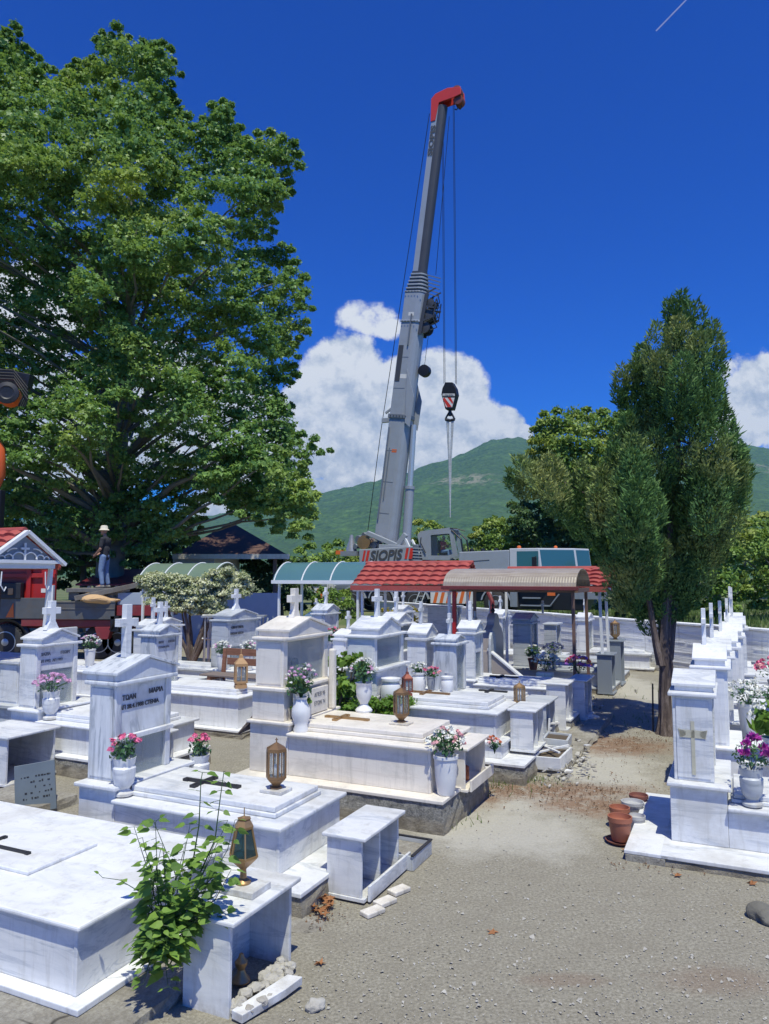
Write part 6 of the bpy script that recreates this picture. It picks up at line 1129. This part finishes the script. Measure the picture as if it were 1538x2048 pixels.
# racks and trolleys by the shrub
rk=empty('metal_rack','bare silver metal rack of bent rods under the arched green canopy','rack',Vector((atd(455,1262,19.5).x,19.5,0)))
m=MB()
for k in range(9): x=-.62+k*.155; m.tube([(x,0,.15),(x+.03,0,1.45)],.016,5); m.tube([(x,.5,.15),(x+.02,.5,1.45)],.014,5)
for z in (1.45,.85,.15): m.tube([(-.66,0,z),(.66,0,z)],.022,5); m.tube([(-.66,.5,z),(.66,.5,z)],.02,5)
m.tube([(-.66,0,1.45),(-.66,.5,1.45)],.02,5); m.tube([(.66,0,1.45),(.66,.5,1.45)],.02,5); m.build('rod_frame','rim',rk)
tb=empty('metal_table','long thin silver table behind the slender headstone','table',Vector((atd(485,1225,19.3).x,19.3,0))); m=MB(); m.box(-1.0,.6,-.3,.3,1.42,1.46); m.build('table_top','rim',tb)
for x in (-.9,.5):
    for y in (-.25,.25): MB().tube([(x,y,0),(x,y,1.42)],.02,5).build('leg','rim',tb)
tl2=empty('hand_trolley','upright hand trolley with red and blue tubes near the bluish wall','trolley',Vector((atd(522,1250,21).x,21,0)))
m=MB(); 
for x in (-.16,.16): m.tube([(x,0,.05),(x,.08,1.15),(x,.2,1.28)],.025,6)
for z in (.35,.7,1.0): m.tube([(-.16,.04,z),(.16,.04,z)],.02,6)
m.build('trolley_frame','granite_grey',tl2); m=MB(); 
for x in (-.18,.18): m.lathe([(.03,-.02),(.10,-.02),(.10,.02),(.03,.02)],14,(x,-.03,.12),axis=(1,0,0))
m.build('trolley_wheel','rubber',tl2); m=MB(); m.tube([(.06,-.03,.1),(.08,.03,.95)],.05,8); m.build('red_tube','red_paint',tl2,smooth=True)
m=MB(); m.lathe([(.14,0),(.16,.3),(.16,.34),(.14,.34)],14); tag(m.build('wooden_bucket','wood',None,Vector((atd(443,1290,17).x,17,.1)),smooth=True),'small brown bucket on the bare earth beside the slender headstone','bucket')
m=MB(); rock(m,(0,0,0),1.3,21,.16); tag(m.build('earth_heap','sand',None,Vector((atd(415,1275,19).x,18.6,.05))),'low heap of pale earth under the arched green canopy','earth heap')
# ================================================================ VEGETATION
def inpoly(x,y,P):
    P=np.array(P,float); n=len(P); r=np.zeros(len(x),bool); j=n-1
    for i in range(n):
        c=((P[i,1]>y)!=(P[j,1]>y))&(x<(P[j,0]-P[i,0])*(y-P[i,1])/(P[j,1]-P[i,1]+1e-9)+P[i,0]); r^=c; j=i
    return r
def pixpoly(P,d): return [(atd(px,py,d).x,atd(px,py,d).z) for px,py in P]
def crown_clumps(C,rad,nper,size,rng,shell=.55,flat=.75,droop=.3,asp=.75,star=False,center=None,outw=1.0,face=.6):
    """leaf clumps: leaves sit towards the surface of each clump and face outward and up"""
    n=len(C); P=np.repeat(C,nper,0); Rr=np.repeat(rad,nper); D=rng.normal(size=P.shape); D/=np.linalg.norm(D,axis=1,keepdims=True); D[:,2]=np.where(D[:,2]<-.3,-D[:,2]*.6,D[:,2])
    rr=(shell+(1-shell)*rng.random(len(P)))**1.0*(.75+.5*rng.random(len(P))); P=P+D*np.array([1,1,flat])*(Rr*rr)[:,None]
    N=D*face+rng.normal(size=P.shape)*.55+np.array([0,0,.45]); V,k=leaves(P,N,size,rng,asp,droop,.3,star)
    t=np.clip(np.repeat(rng.random(n),nper)*.5+rng.random(len(P))*.5,0,1); return V,k,t
def limb(m,a,b,r0,r1,seed,sag=.12,n=7,sides=8):
    rr=random.Random(seed); a,b=Vector(a),Vector(b); L=(b-a).length; pts=[]; rad=[]; c=(a+b)/2+Vector((rr.uniform(-1,1),rr.uniform(-1,1),rr.uniform(-.2,1)))*L*sag
    for i in range(n):
        t=i/(n-1); p=a*(1-t)**2+c*2*t*(1-t)+b*t*t; p+=Vector((rr.uniform(-1,1),rr.uniform(-1,1),rr.uniform(-1,1)))*L*.012*(0<i<n-1); pts.append(p); rad.append(r0*(1-t)**.8+r1*t)
    m.tube(pts,rad,sides); return pts
# ---- big plane tree on the left
PD=28.0; g=np.random.default_rng(11)
OUT=[(-700,1130),(-700,-250),(-300,-350),(-60,-40),(0,62),(35,45),(60,95),(120,130),(180,110),(188,60),(215,55),(236,30),(250,62),(300,72),(350,82),(368,118),(372,150),(352,190),(372,210),(400,235),(412,200),(470,195),(480,250),(505,262),(560,250),(600,280),(618,320),(600,350),(585,400),(560,430),(555,470),(600,500),(622,560),(640,620),(630,670),(605,690),(612,740),(585,790),(600,840),(640,880),(690,910),(640,925),(612,950),(640,1000),(625,1060),(590,1090),(560,1075),(510,1058),(470,1045),(430,1025),(405,1080),(380,1105),(330,1130),(250,1140),(100,1135)]
OW=np.array(pixpoly(OUT,PD)); cand=np.column_stack([g.uniform(-27,0,26000),g.uniform(1.5,27,26000)]); cand=cand[inpoly(cand[:,0],cand[:,1],OW)]
def segdist(p,O):
    dmin=np.full(len(p),1e9)
    for i in range(len(O)):
        a,b=O[i],O[(i+1)%len(O)]; ab=b-a; t=np.clip(((p-a)@ab)/(ab@ab+1e-9),0,1); dmin=np.minimum(dmin,np.linalg.norm(p-(a+t[:,None]*ab),axis=1))
    return dmin
def poisson(c,md,lim):
    """keep points at least md apart (md may be an array), using a coarse grid"""
    G={}; out=[]; md=np.broadcast_to(md,(len(c),)); cs=float(md.max())
    for i,p in enumerate(c):
        k=(int(p[0]//cs),int(p[1]//cs)); ok=True
        for a in (-1,0,1):
            for b_ in (-1,0,1):
                for j in G.get((k[0]+a,k[1]+b_),()):
                    if (p[0]-c[j][0])**2+(p[1]-c[j][1])**2<md[i]**2: ok=False; break
                if not ok: break
            if not ok: break
        if ok: G.setdefault(k,[]).append(i); out.append(i)
        if len(out)>=lim: break
    return out
ds=segdist(cand,OW); cl=vnoise(cand[:,0]+80,cand[:,1]+10,1.7,4,3); pxx=cand[:,0]/PD*1480+769; pyy=1150-(cand[:,1]-CH)/PD*1480; lobe=(pxx>380)&(pyy>850)
keep=(ds>.14)&((cl>-.40)|lobe); cand=cand[keep]; ds=ds[keep]; lobe=lobe[keep]
sel=poisson(cand,np.where(ds<1.2,.31,.40),4200); cand=cand[sel]; ds=ds[sel]; n=len(cand)
depth=np.minimum(ds*1.5,5.4); sgn=np.where(g.random(n)<.80,-1,1); nz=np.clip(.5+vnoise(cand[:,0]+60,cand[:,1]*1.25+20,2.3,14,3)*1.5,0,1); Y=PD+sgn*depth*np.where(sgn<0,.30+.70*nz,.5+.4*g.random(n))+g.normal(size=n)*.25; sc=Y/PD
C=np.column_stack([cand[:,0]*sc,Y,(cand[:,1]-CH)*sc+CH]); rad=np.clip(ds*.6,.20,.62)*(.55+.75*g.random(n))
near=C[:,0]>-14.8
T1=empty('plane_tree','huge dense plane tree filling the left, spreading above the red truck','tree',(-10.4,PD,0))
def toT(V,o): return V-np.array(o)
LB=np.array(pixpoly([(388,930),(420,895),(480,880),(560,895),(610,930),(640,985),(640,1050),(620,1085),(580,1070),(540,1050),(500,1040),(450,1025),(410,1000)],24.5)); lc=np.column_stack([g.uniform(-7,-1.5,3000),g.uniform(3,8,3000)]); lc=lc[inpoly(lc[:,0],lc[:,1],LB)]; ls_=segdist(lc,LB); q=poisson(lc,.30,300); lc,ls_=lc[q],ls_[q]
C=np.concatenate([C,np.column_stack([lc[:,0],24.5+g.uniform(-1.2,1.4,len(lc)),lc[:,1]])]); rad=np.concatenate([rad,np.clip(ls_,.18,.42)]); near=C[:,0]>-14.8; cand=np.concatenate([cand,lc]); ds=np.concatenate([ds,ls_]); n=len(C)
V,k,t=crown_clumps(C[near],rad[near],235,.155,g,.15,.9,.6,.8,True,face=.45); V2,k2,t2=crown_clumps(C[~near],rad[~near]*1.2,34,.36,g,.15,.9,.6,.8,True)
np_mesh('crown',toT(np.concatenate([V,V2]),(-10.4,PD,0)),k,'leaf_plane',T1,np.concatenate([t,t2]))
m=MB(); base=Vector((0,0,-.1)); fork=Vector((.1,0,3.6)); m.tube([base,base+Vector((.03,0,.5)),Vector((0,0,2)),fork],[.85,.62,.52,.50],14)
lead=[Vector((.2,0,9.5)),Vector((.5,.3,15)),Vector((.2,0,20))]; m.tube([fork]+lead,[.48,.36,.22,.06],10)
order=[i for i in g.permutation(n) if C[i,0]>-15.5 and cand[i,1]<17.5 and ds[i]>.8][:130]; k=0
for i in order:
    c=Vector(C[i])-Vector((-10.4,PD,0)); zz=max(3.2,min(c.z-1.5-abs(c.x)*.25,18)); st=Vector((.1+.02*zz,.1,zz)); limb(m,st,c,.16 if k<40 else .08,.018,k,.10,8,6); k+=1
m.build('trunk','bark_plane',T1,smooth=True)
# dim understory behind the truck
# ---- cypress on the right
g=np.random.default_rng(5); tb_=at(1332,1468,0); CD=tb_.y
CO=[(1345,578),(1385,590),(1410,640),(1440,665),(1452,740),(1462,800),(1470,850),(1500,900),(1512,950),(1500,1010),(1470,1060),(1450,1100),(1430,1150),(1395,1190),(1370,1215),(1330,1225),(1290,1235),(1255,1225),(1225,1200),(1215,1150),(1190,1100),(1155,1060),(1120,1030),(1105,985),(1060,978),(1012,985),(1010,945),(1010,925),(1055,900),(1110,905),(1150,925),(1190,930),(1215,870),(1225,810),(1218,770),(1222,740),(1260,725),(1258,690),(1280,655),(1300,620),(1318,650),(1330,600)]
CW=np.array(pixpoly(CO,CD)); cand=np.column_stack([g.uniform(1.5,6.6,14000),g.uniform(1.6,7.3,14000)]); cand=cand[inpoly(cand[:,0],cand[:,1],CW)]; ds=segdist(cand,CW); keep=ds>.02; cand,ds=cand[keep],ds[keep]
keep=ds>.10+.40*np.clip(vnoise(cand[:,0]+9,cand[:,1]+3,.55,31,2)+.1,0,1); cand,ds=cand[keep],ds[keep]; sel=poisson(cand,np.where(ds<.25,.15,.22),620)
cand,ds=cand[sel],ds[sel]; n=len(cand); dp=np.minimum(ds*1.6,1.6); sg=np.where(g.random(n)<.72,-1,1); nz=np.clip(.5+vnoise(cand[:,0]+5,cand[:,1]*.8+7,.75,33,2)*1.9,0,1); Y=CD+sg*dp*np.where(sg<0,nz,.5)+g.normal(size=n)*.06; sc=Y/CD
C=np.column_stack([cand[:,0]*sc,Y,(cand[:,1]-CH)*sc+CH-.12])
T2=empty('cypress_tree','tall bushy cypress with several stems on the right side of the aisle','tree',tb_)
Vs=[];ts=[]
ctr=np.array([tb_.x-.15,CD])
for i in range(n):
    big=ds[i]>.22; npl=920 if big else 360; h=g.uniform(.55,1.0) if big else g.uniform(.28,.5); r=h*g.uniform(.22,.30); out=np.array([C[i,0]-ctr[0],C[i,1]-ctr[1]]); out=out/ (np.linalg.norm(out)+.4); lean=np.array([out[0]*.30+g.normal()*.14,out[1]*.28+g.normal()*.14,1]); 
    if cand[i,0]<2.7: lean[0]-=.5
    t=g.random(npl); a=g.random(npl)*6.283; rr=r*np.sin(np.pi*np.clip(t*.85+.12,0,1))**.8*(.70+.40*g.random(npl)); P=C[i]+lean*((t-.5)*h)[:,None]+np.column_stack([np.cos(a)*rr,np.sin(a)*rr,np.zeros(npl)])
    O=np.column_stack([np.cos(a),np.sin(a),np.full(npl,1.15)])+g.normal(size=(npl,3))*.5; O/=np.linalg.norm(O,axis=1,keepdims=True); ln=(.03+g.gamma(2.2,.018,npl))[:,None]; S2=np.cross(O,g.normal(size=(npl,3))); S2/=np.linalg.norm(S2,axis=1,keepdims=True); w=g.uniform(.009,.016,npl)[:,None]
    V=np.stack([P,P+O*ln*.45+S2*w,P+O*ln,P+O*ln*.45-S2*w],1).reshape(-1,3); Vs.append(V); ts.append(np.clip(t*.45+g.random(npl)*.3+g.random()*.5-.2,0,1))
V=np.concatenate(Vs)-np.array(tb_); np_mesh('crown',V,4,'leaf_cypress',T2,np.concatenate(ts))
m=MB()
def fluted(pts,rad,n=18,seed=0):
    rr=random.Random(seed); P=[Vector(p) for p in pts]; vs=[]; ph=[rr.uniform(0,6) for _ in range(3)]
    for i,(p,r) in enumerate(zip(P,rad)):
        for k in range(n): a=2*math.pi*k/n; q=r*(1+.16*math.sin(3*a+ph[0]+i*.12)+.12*math.sin(7*a+ph[1]+i*.2)+.05*math.sin(11*a+ph[2]-i*.3)+rr.uniform(-.03,.03)); vs.append(p+Vector((math.cos(a)*q,math.sin(a)*q,0)))
    m.add(vs,[(i*n+k,i*n+(k+1)%n,(i+1)*n+(k+1)%n,(i+1)*n+k) for i in range(len(P)-1) for k in range(n)])
c0=Vector((0,0,0)); zt=lambda px,py: atd(px,py,CD)-tb_
fluted([(0,0,-.1),(0,0,.08),(0,0,.3),(0,0,.6),zt(1333,1340),zt(1328,1290),zt(1330,1240),zt(1335,1150),zt(1350,950),zt(1362,760)],[.18,.135,.10,.095,.105,.10,.09,.08,.06,.03],28,1)
fluted([zt(1338,1320)+Vector((0,.08,0)),zt(1345,1260)+Vector((0,.08,0)),zt(1352,1200)+Vector((0,.08,0)),zt(1375,1050),zt(1400,900)],[.10,.085,.075,.06,.02],14,2)
fluted([zt(1320,1330)+Vector((0,-.06,0)),zt(1310,1290)+Vector((0,-.05,0)),zt(1302,1240)+Vector((0,-.05,0)),zt(1290,1150),zt(1230,1020),zt(1120,960)],[.075,.055,.048,.045,.035,.015],12,3)
for i in range(0,n,9): limb(m,zt(1335,min(1180,max(760,1024-(C[i,2]-CH)/CD*1480+60))),Vector(C[i])-tb_,.03,.008,i,.08,5,5)
m.build('trunk','bark_cypress',T2,smooth=True)
# ---- trees and bushes beyond the wall
def tree(label,poly,d,mat,seed,nper=120,leaf=.30,maxc=130,trunk=True,grp='trees beyond the cemetery wall',name='orchard_tree',depthk=1.0,md=.75,cat='tree'):
    g=np.random.default_rng(seed); O=np.array(pixpoly(poly,d)); lo,hi=O.min(0),O.max(0); c=np.column_stack([g.uniform(lo[0],hi[0],5000),g.uniform(lo[1],hi[1],5000)]); c=c[inpoly(c[:,0],c[:,1],O)]; ds=segdist(c,O)
    k=ds>.12; c,ds=c[k],ds[k]; sel=[]
    for i in range(len(c)):
        if all((c[i,0]-c[j,0])**2+(c[i,1]-c[j,1])**2>md*md for j in sel): sel.append(i)
        if len(sel)>=maxc: break
    c,ds=c[sel],ds[sel]; n=len(c); Y=d+np.where(g.random(n)<.7,-1,1)*np.minimum(ds*1.2,3.0)*depthk*g.random(n)**.5; sc=Y/d; C=np.column_stack([c[:,0]*sc,Y,(c[:,1]-CH)*sc+CH]); rad=np.clip(ds*.9,md*.6,md*1.35)*(.85+.5*g.random(n))
    cx=(lo[0]+hi[0])/2; o=empty(name,label,cat,(cx,d,0),0,grp); V,kk,t=crown_clumps(C,rad,int(nper*1.6),leaf*.85,g,.3,.92,.4,.6); np_mesh('crown' if trunk else 'foliage',V-np.array([cx,d,0]),kk,mat,o,t)
    m=MB(); h=max(1.0,lo[1]+(hi[1]-lo[1])*.35); m.tube([(0,0,-.3),(.05,0,h*.5),(0,0,h)],[.22,.16,.12],8)
    for i in range(0,n,5): limb(m,(0,0,h*.8),Vector(C[i])-Vector((cx,d,0)),.07,.015,i,.1,5,5)
    m.build('trunk' if trunk else 'stem','bark_plane',o,smooth=True); return o
tree('bright green tree with yellowish top rising behind the crane cab, left of the cypress',[(1052,900),(1058,865),(1085,825),(1130,818),(1160,812),(1200,820),(1260,815),(1300,840),(1310,1000),(1290,1150),(1200,1170),(1150,1100),(1060,1000)],52,'leaf_orchard',1,190,.30,330,md=.62)
tree('rounded yellow-green bush tree directly behind the crane driver cab',[(935,1085),(950,1050),(985,1035),(1015,1030),(1050,1050),(1075,1080),(1080,1120),(1000,1125),(930,1115)],55,'leaf_orchard',2,150,.28,160,md=.5)
tree('darker green tree with a pointed top between the yellow-green bush and the cypress',[(1010,1060),(1020,1010),(1040,995),(1080,1010),(1110,1040),(1180,1060),(1200,1150),(1100,1140),(1050,1110)],53,'leaf_dark',3,150,.28,170,md=.5)
tree('small yellow-green tree between the luffing cylinder and the operator cab',[(822,1100),(825,1050),(850,1035),(880,1042),(890,1070),(930,1080),(930,1120),(825,1120)],62,'leaf_orchard',4,130,.36,60,md=.8)
tree('hedge-like yellow-green trees left of the crane, under the hill',[(575,1110),(600,1090),(640,1085),(680,1080),(700,1090),(705,1160),(640,1170),(560,1170)],58,'leaf_orchard',5,130,.36,90,md=.8)
tree('dark bush mass in the shade between the shelter post and the arched canopies',[(480,1118),(520,1122),(560,1118),(610,1115),(640,1130),(640,1215),(580,1235),(480,1200)],36,'leaf_dark',6,160,.22,120,md=.45)
tree('leafy green bush behind the teal-blue canopy cabinet',[(640,1180),(660,1170),(700,1180),(720,1240),(640,1265),(600,1240)],34,'leaf_orchard',7,150,.18,50,md=.45)
tree('left one of the broad orchard trees behind the wall on the far right',[(1375,1120),(1400,1070),(1440,1060),(1490,1100),(1500,1190),(1470,1235),(1400,1240),(1370,1200)],34,'leaf_orchard',8,170,.22,110,md=.5)
tree('right one of the broad orchard trees behind the wall, cut by the picture edge',[(1460,1080),(1490,1040),(1530,1040),(1600,1060),(1660,1150),(1640,1225),(1540,1235),(1480,1210)],38,'leaf_orchard',9,170,.24,130,md=.55)
tree('green orchard tree behind the cypress trunk',[(1190,1150),(1230,1120),(1300,1110),(1380,1120),(1400,1200),(1380,1245),(1250,1245),(1195,1220)],36,'leaf_dark',10,170,.22,120,md=.5)
tree('dark tree mass at the far left behind the truck headboard',[(-80,1180),(-60,1000),(60,950),(150,960),(260,1000),(360,1040),(410,1090),(400,1160),(300,1175),(100,1180)],33,'leaf_dark',12,130,.30,190,md=.7)
for k,(x0,x1,yt,d,mt) in enumerate(((-60,180,1085,75,'leaf_dark'),(160,420,1090,80,'leaf_orchard'),(1380,1600,1020,70,'leaf_orchard'),(700,830,1092,78,'leaf_orchard'),(900,1100,1092,85,'leaf_dark'))):
    tree(('row of trees far behind the red tiled gable','row of trees far behind the shelter','tall row of trees behind the right orchard trees','thin row of trees behind the crane counterweight','row of dark trees far behind the crane cab')[k],[(x0,1150),(x0+10,yt+15),((x0+x1)/2-30,yt),((x0+x1)/2+20,yt+8),(x1-10,yt+12),(x1,1150)],d,mt,20+k,110,.5,70,md=1.3,name='tree_row')
# ---- shrubs among the graves
def shrub(label,C,rad,mat,nper,leaf,pos,seed,stem=.05,name='garden_shrub',asp=.6,h0=0,flat=.8,droop=.2,tn=None):
    g=np.random.default_rng(seed); pos=Vector(pos); o=empty(name,label,'shrub',pos); C=np.array(C,float); V,k,t=crown_clumps(C,np.array(rad,float),nper,leaf,g,.35,flat,droop,asp); np_mesh('foliage',V,k,mat,o,t); m=MB()
    for i in range(0,len(C),max(1,len(C)//10)): limb(m,(0,0,0),C[i],stem,.01,i,.08,6,6)
    m.build('stem','bark_cypress',o,smooth=True); return o
# variegated topiary
d=19.9; g=np.random.default_rng(3); P=pixpoly([(282,1150),(300,1140),(330,1142),(380,1150),(410,1150),(430,1135),(470,1130),(495,1145),(498,1178),(470,1192),(445,1188),(448,1212),(400,1220),(350,1212),(300,1195),(285,1175)],d); O=np.array(P); c=np.column_stack([g.uniform(O[:,0].min(),O[:,0].max(),1600),g.uniform(O[:,1].min(),O[:,1].max(),1600)]); c=c[inpoly(c[:,0],c[:,1],O)][:260]; ps=Vector((atd(385,1250,d).x,d,.1)); C=np.column_stack([c[:,0],d+g.uniform(-.28,.28,len(c)),c[:,1]])-np.array(ps)-np.array([0,0,.13])
shrub('clipped shrub with creamy variegated leaves on short stems, under the arched green canopy',C,[.17]*len(C),'leaf_variegated',230,.075,ps,3,.06)
# yellow shrub, conifer, green bush, leafy plant
ps=atd(806,1250,22.5); shrub('bright yellow-green shrub in front of the whitewashed wall',[(g.normal()*.22,g.normal()*.15,g.uniform(.05,.62)) for _ in range(40)],[.14]*40,'leaf_yellow',80,.08,(ps.x,22.5,ps.z-.1),4,.02)
ps=R(-6.35,12.0,.45); shrub('slim bright green conifer standing left of the two-tier ribbed cabinet',[(g.normal()*.03,g.normal()*.03,.05+.62*k/26) for k in range(26)],[.075*(1-.5*k/26) for k in range(26)],'leaf_bright',90,.05,ps,5,.015,'small_conifer')
ps=R(-4.75,8.75,.05); shrub('low glossy green bush between the cream grave and the glass-fronted one',[(g.uniform(-.05,.95),g.uniform(-.2,.2),g.uniform(.35,.80)) for _ in range(60)],[.11]*60,'leaf_bright',70,.06,ps,6,.02)
ps=R(-4.9,8.9,.1); shrub('upright leafy plant with large pale leaves rising behind the white blossom vase',[(.15+g.normal()*.14,g.normal()*.12,g.uniform(.8,1.32)) for _ in range(26)],[.12]*26,'leaf_climber',16,.12,ps,7,.02,asp=.55,droop=.5)
ps=R(-5.15,7.1,.7); shrub('sprig of green leaves left of the orchid spray by the cream pillar',[(.65+g.normal()*.07,g.normal()*.07,g.uniform(.25,.62)) for _ in range(14)],[.09]*14,'leaf_climber',16,.09,ps,8,.01) 
# foreground sapling climbing between the two nearest boxes
g=np.random.default_rng(17); fd=4.55; o=empty('climbing_plant','leafy green sapling growing between the low white grave and the nearest box','plant',R(-3.2,3.75,0)); org=np.array(R(-3.2,3.75,0)); m=MB(); LP=[];LN=[];LS=[];LT=[]
def stemline(px,r=.006,d0=4.55,d1=4.55,lsp=.05,ls=.075,prob=.9):
    pts=[np.array(atd(x,y,d0+(d1-d0)*i/(len(px)-1))) for i,(x,y) in enumerate(px)]; fine=[]
    for a,b_ in zip(pts[:-1],pts[1:]):
        L_=np.linalg.norm(b_-a); k=max(1,int(L_/lsp)); fine+= [a+(b_-a)*j/k for j in range(k)]
    fine.append(pts[-1]); m.tube([Vector(p-org) for p in fine],[r*(1-.7*i/len(fine)) for i in range(len(fine))],6)
    for i,p in enumerate(fine):
        if g.random()>prob: continue
        for s_ in ((-1,1) if g.random()<.35 else (1 if i%2 else -1,)):
            dirv=np.array([s_*(.8+.3*g.random()),-.35+.5*g.normal(),.25*g.normal()+.1]); dirv/=np.linalg.norm(dirv); q=p+dirv*.03; m.tube([Vector(p-org),Vector(q-org)],.0016,4); sz=ls*(.55+.7*g.random())*(1-.35*i/len(fine)); LP.append((q,dirv,sz))
base=(318,1950)
for px in ([(330,1900),(345,1830),(380,1760),(398,1650),(402,1560),(405,1545)],[(350,1880),(385,1780),(430,1680),(440,1600),(448,1542)]): stemline(px,.007,4.5,4.6,.055,.10,.85)
for k in range(26):
    bx,by=325+g.normal()*12,1900+g.normal()*25; tx_,ty_=g.uniform(255,462),g.uniform(1640,1860); stemline([(bx,by),((bx+tx_)/2+g.normal()*15,(by+ty_)/2),(tx_,ty_)],.0045,4.45,4.45+g.uniform(-.22,.2),.045,.104,.95)
for k in range(16):
    bx,by=325+g.normal()*14,1900; tx_,ty_=g.uniform(262,372),g.uniform(1850,1975); stemline([(bx,by),((bx+tx_)/2,(by+ty_)/2-14),(tx_,ty_)],.003,4.35,4.35+g.uniform(-.12,.08),.04,.075,.95)
for px in ([(320,1860),(290,1790),(240,1760),(205,1755)],[(330,1840),(310,1760),(290,1700),(285,1675)],[(340,1830),(330,1740),(325,1690)],[(345,1830),(420,1760),(455,1700),(470,1640)],[(350,1850),(430,1800),(462,1740)]): stemline(px,.004,4.45,4.35,.05,.085,.95)
V=[];T_=[]
for (q,dv,sz) in LP:
    up=np.array([0,-.25,1.0])+g.normal(size=3)*.45; sd_=np.cross(dv,up); sd_/=np.linalg.norm(sd_); nrm=np.cross(sd_,dv); dn=np.array([0,0,-1.0])
    a=q; b1=q+dv*sz*.18+sd_*sz*.30; b2=q+dv*sz*.50+sd_*sz*.30+dn*sz*.05; tip=q+dv*sz*1.0+dn*sz*.28; c2=q+dv*sz*.50-sd_*sz*.30+dn*sz*.05; c1=q+dv*sz*.18-sd_*sz*.30; mid=q+dv*sz*.5+nrm*sz*-.04
    for f in ((a,b1,b2,mid),(mid,b2,tip,tip),(mid,tip,tip,c2),(a,mid,c2,c1)): V+= [np.array(f)]
    T_+=[g.random()]*4
tri=[];tt=[]
for f,t in zip(V,T_):
    if np.allclose(f[2],f[3]): tri.append([f[0],f[1],f[2]])
    elif np.allclose(f[1],f[2]): tri.append([f[0],f[1],f[3]])
    else: tri.append([f[0],f[1],f[2]]); tri.append([f[0],f[2],f[3]]); tt.append(t)
    tt.append(t)
np_mesh('foliage',np.array(tri).reshape(-1,3)-org,3,'leaf_climber',o,np.array(tt)); m.build('stem','leaf_dark',o,smooth=True)
# grass beyond the wall and weeds
g=np.random.default_rng(23); n=26000; X=g.uniform(4,40,n); Y=g.uniform(15,60,n); ws=wallside(X,Y); k=ws>.5; X,Y=X[k],Y[k]; n=len(X); Z=zfield(X,Y); h=g.uniform(.15,.5,n); a=g.random(n)*6.28; P=np.column_stack([X,Y,Z]); S2=np.column_stack([np.cos(a),np.sin(a),np.zeros(n)])*.025; tip=P+np.column_stack([g.normal(size=n)*.08,g.normal(size=n)*.08,h])
V=np.stack([P-S2,P+S2,tip],1).reshape(-1,3); np_mesh('long_grass',V,3,'grass_blade',None,g.random(n)); tag(bpy.data.objects['long_grass'],kind='stuff')
n=900; V=[]
for (px,py,sx_,sy_,cnt) in ((1000,1572,60,10,120),(1280,1440,30,10,60),(1260,1380,50,20,60),(900,1640,30,10,60),(1050,1560,40,6,90),(360,1950,40,20,60)):
    for _ in range(cnt):
        q=at(px+g.normal()*sx_,py+g.normal()*sy_,0); q=np.array(q); a=g.random()*6.28; s_=np.array([math.cos(a),math.sin(a),0])*.006; V+=[q-s_,q+s_,q+np.array([g.normal()*.03,g.normal()*.03,g.uniform(.03,.10)])]
np_mesh('weeds',np.array(V),3,'grass_blade',None,g.random(len(V)//3)); tag(bpy.data.objects['weeds'],kind='stuff')
# ---------------------------------------------------------------- haze: pale air round everything
hz=bpy.data.materials.new('haze'); hz.use_nodes=True; t=hz.node_tree; t.nodes.clear(); o_=t.nodes.new('ShaderNodeOutputMaterial'); vv=t.nodes.new('ShaderNodeVolumePrincipled'); vv.inputs['Color'].default_value=(.25,.62,1,1); vv.inputs['Density'].default_value=.00010; vv.inputs['Anisotropy'].default_value=.1; t.links.new(vv.outputs[0],o_.inputs['Volume']); MATS['haze']=hz
hm=MB(); hm.box(-4200,4200,-250,4200,-1.4,900); tag(hm.build('haze','haze'),kind='stuff')
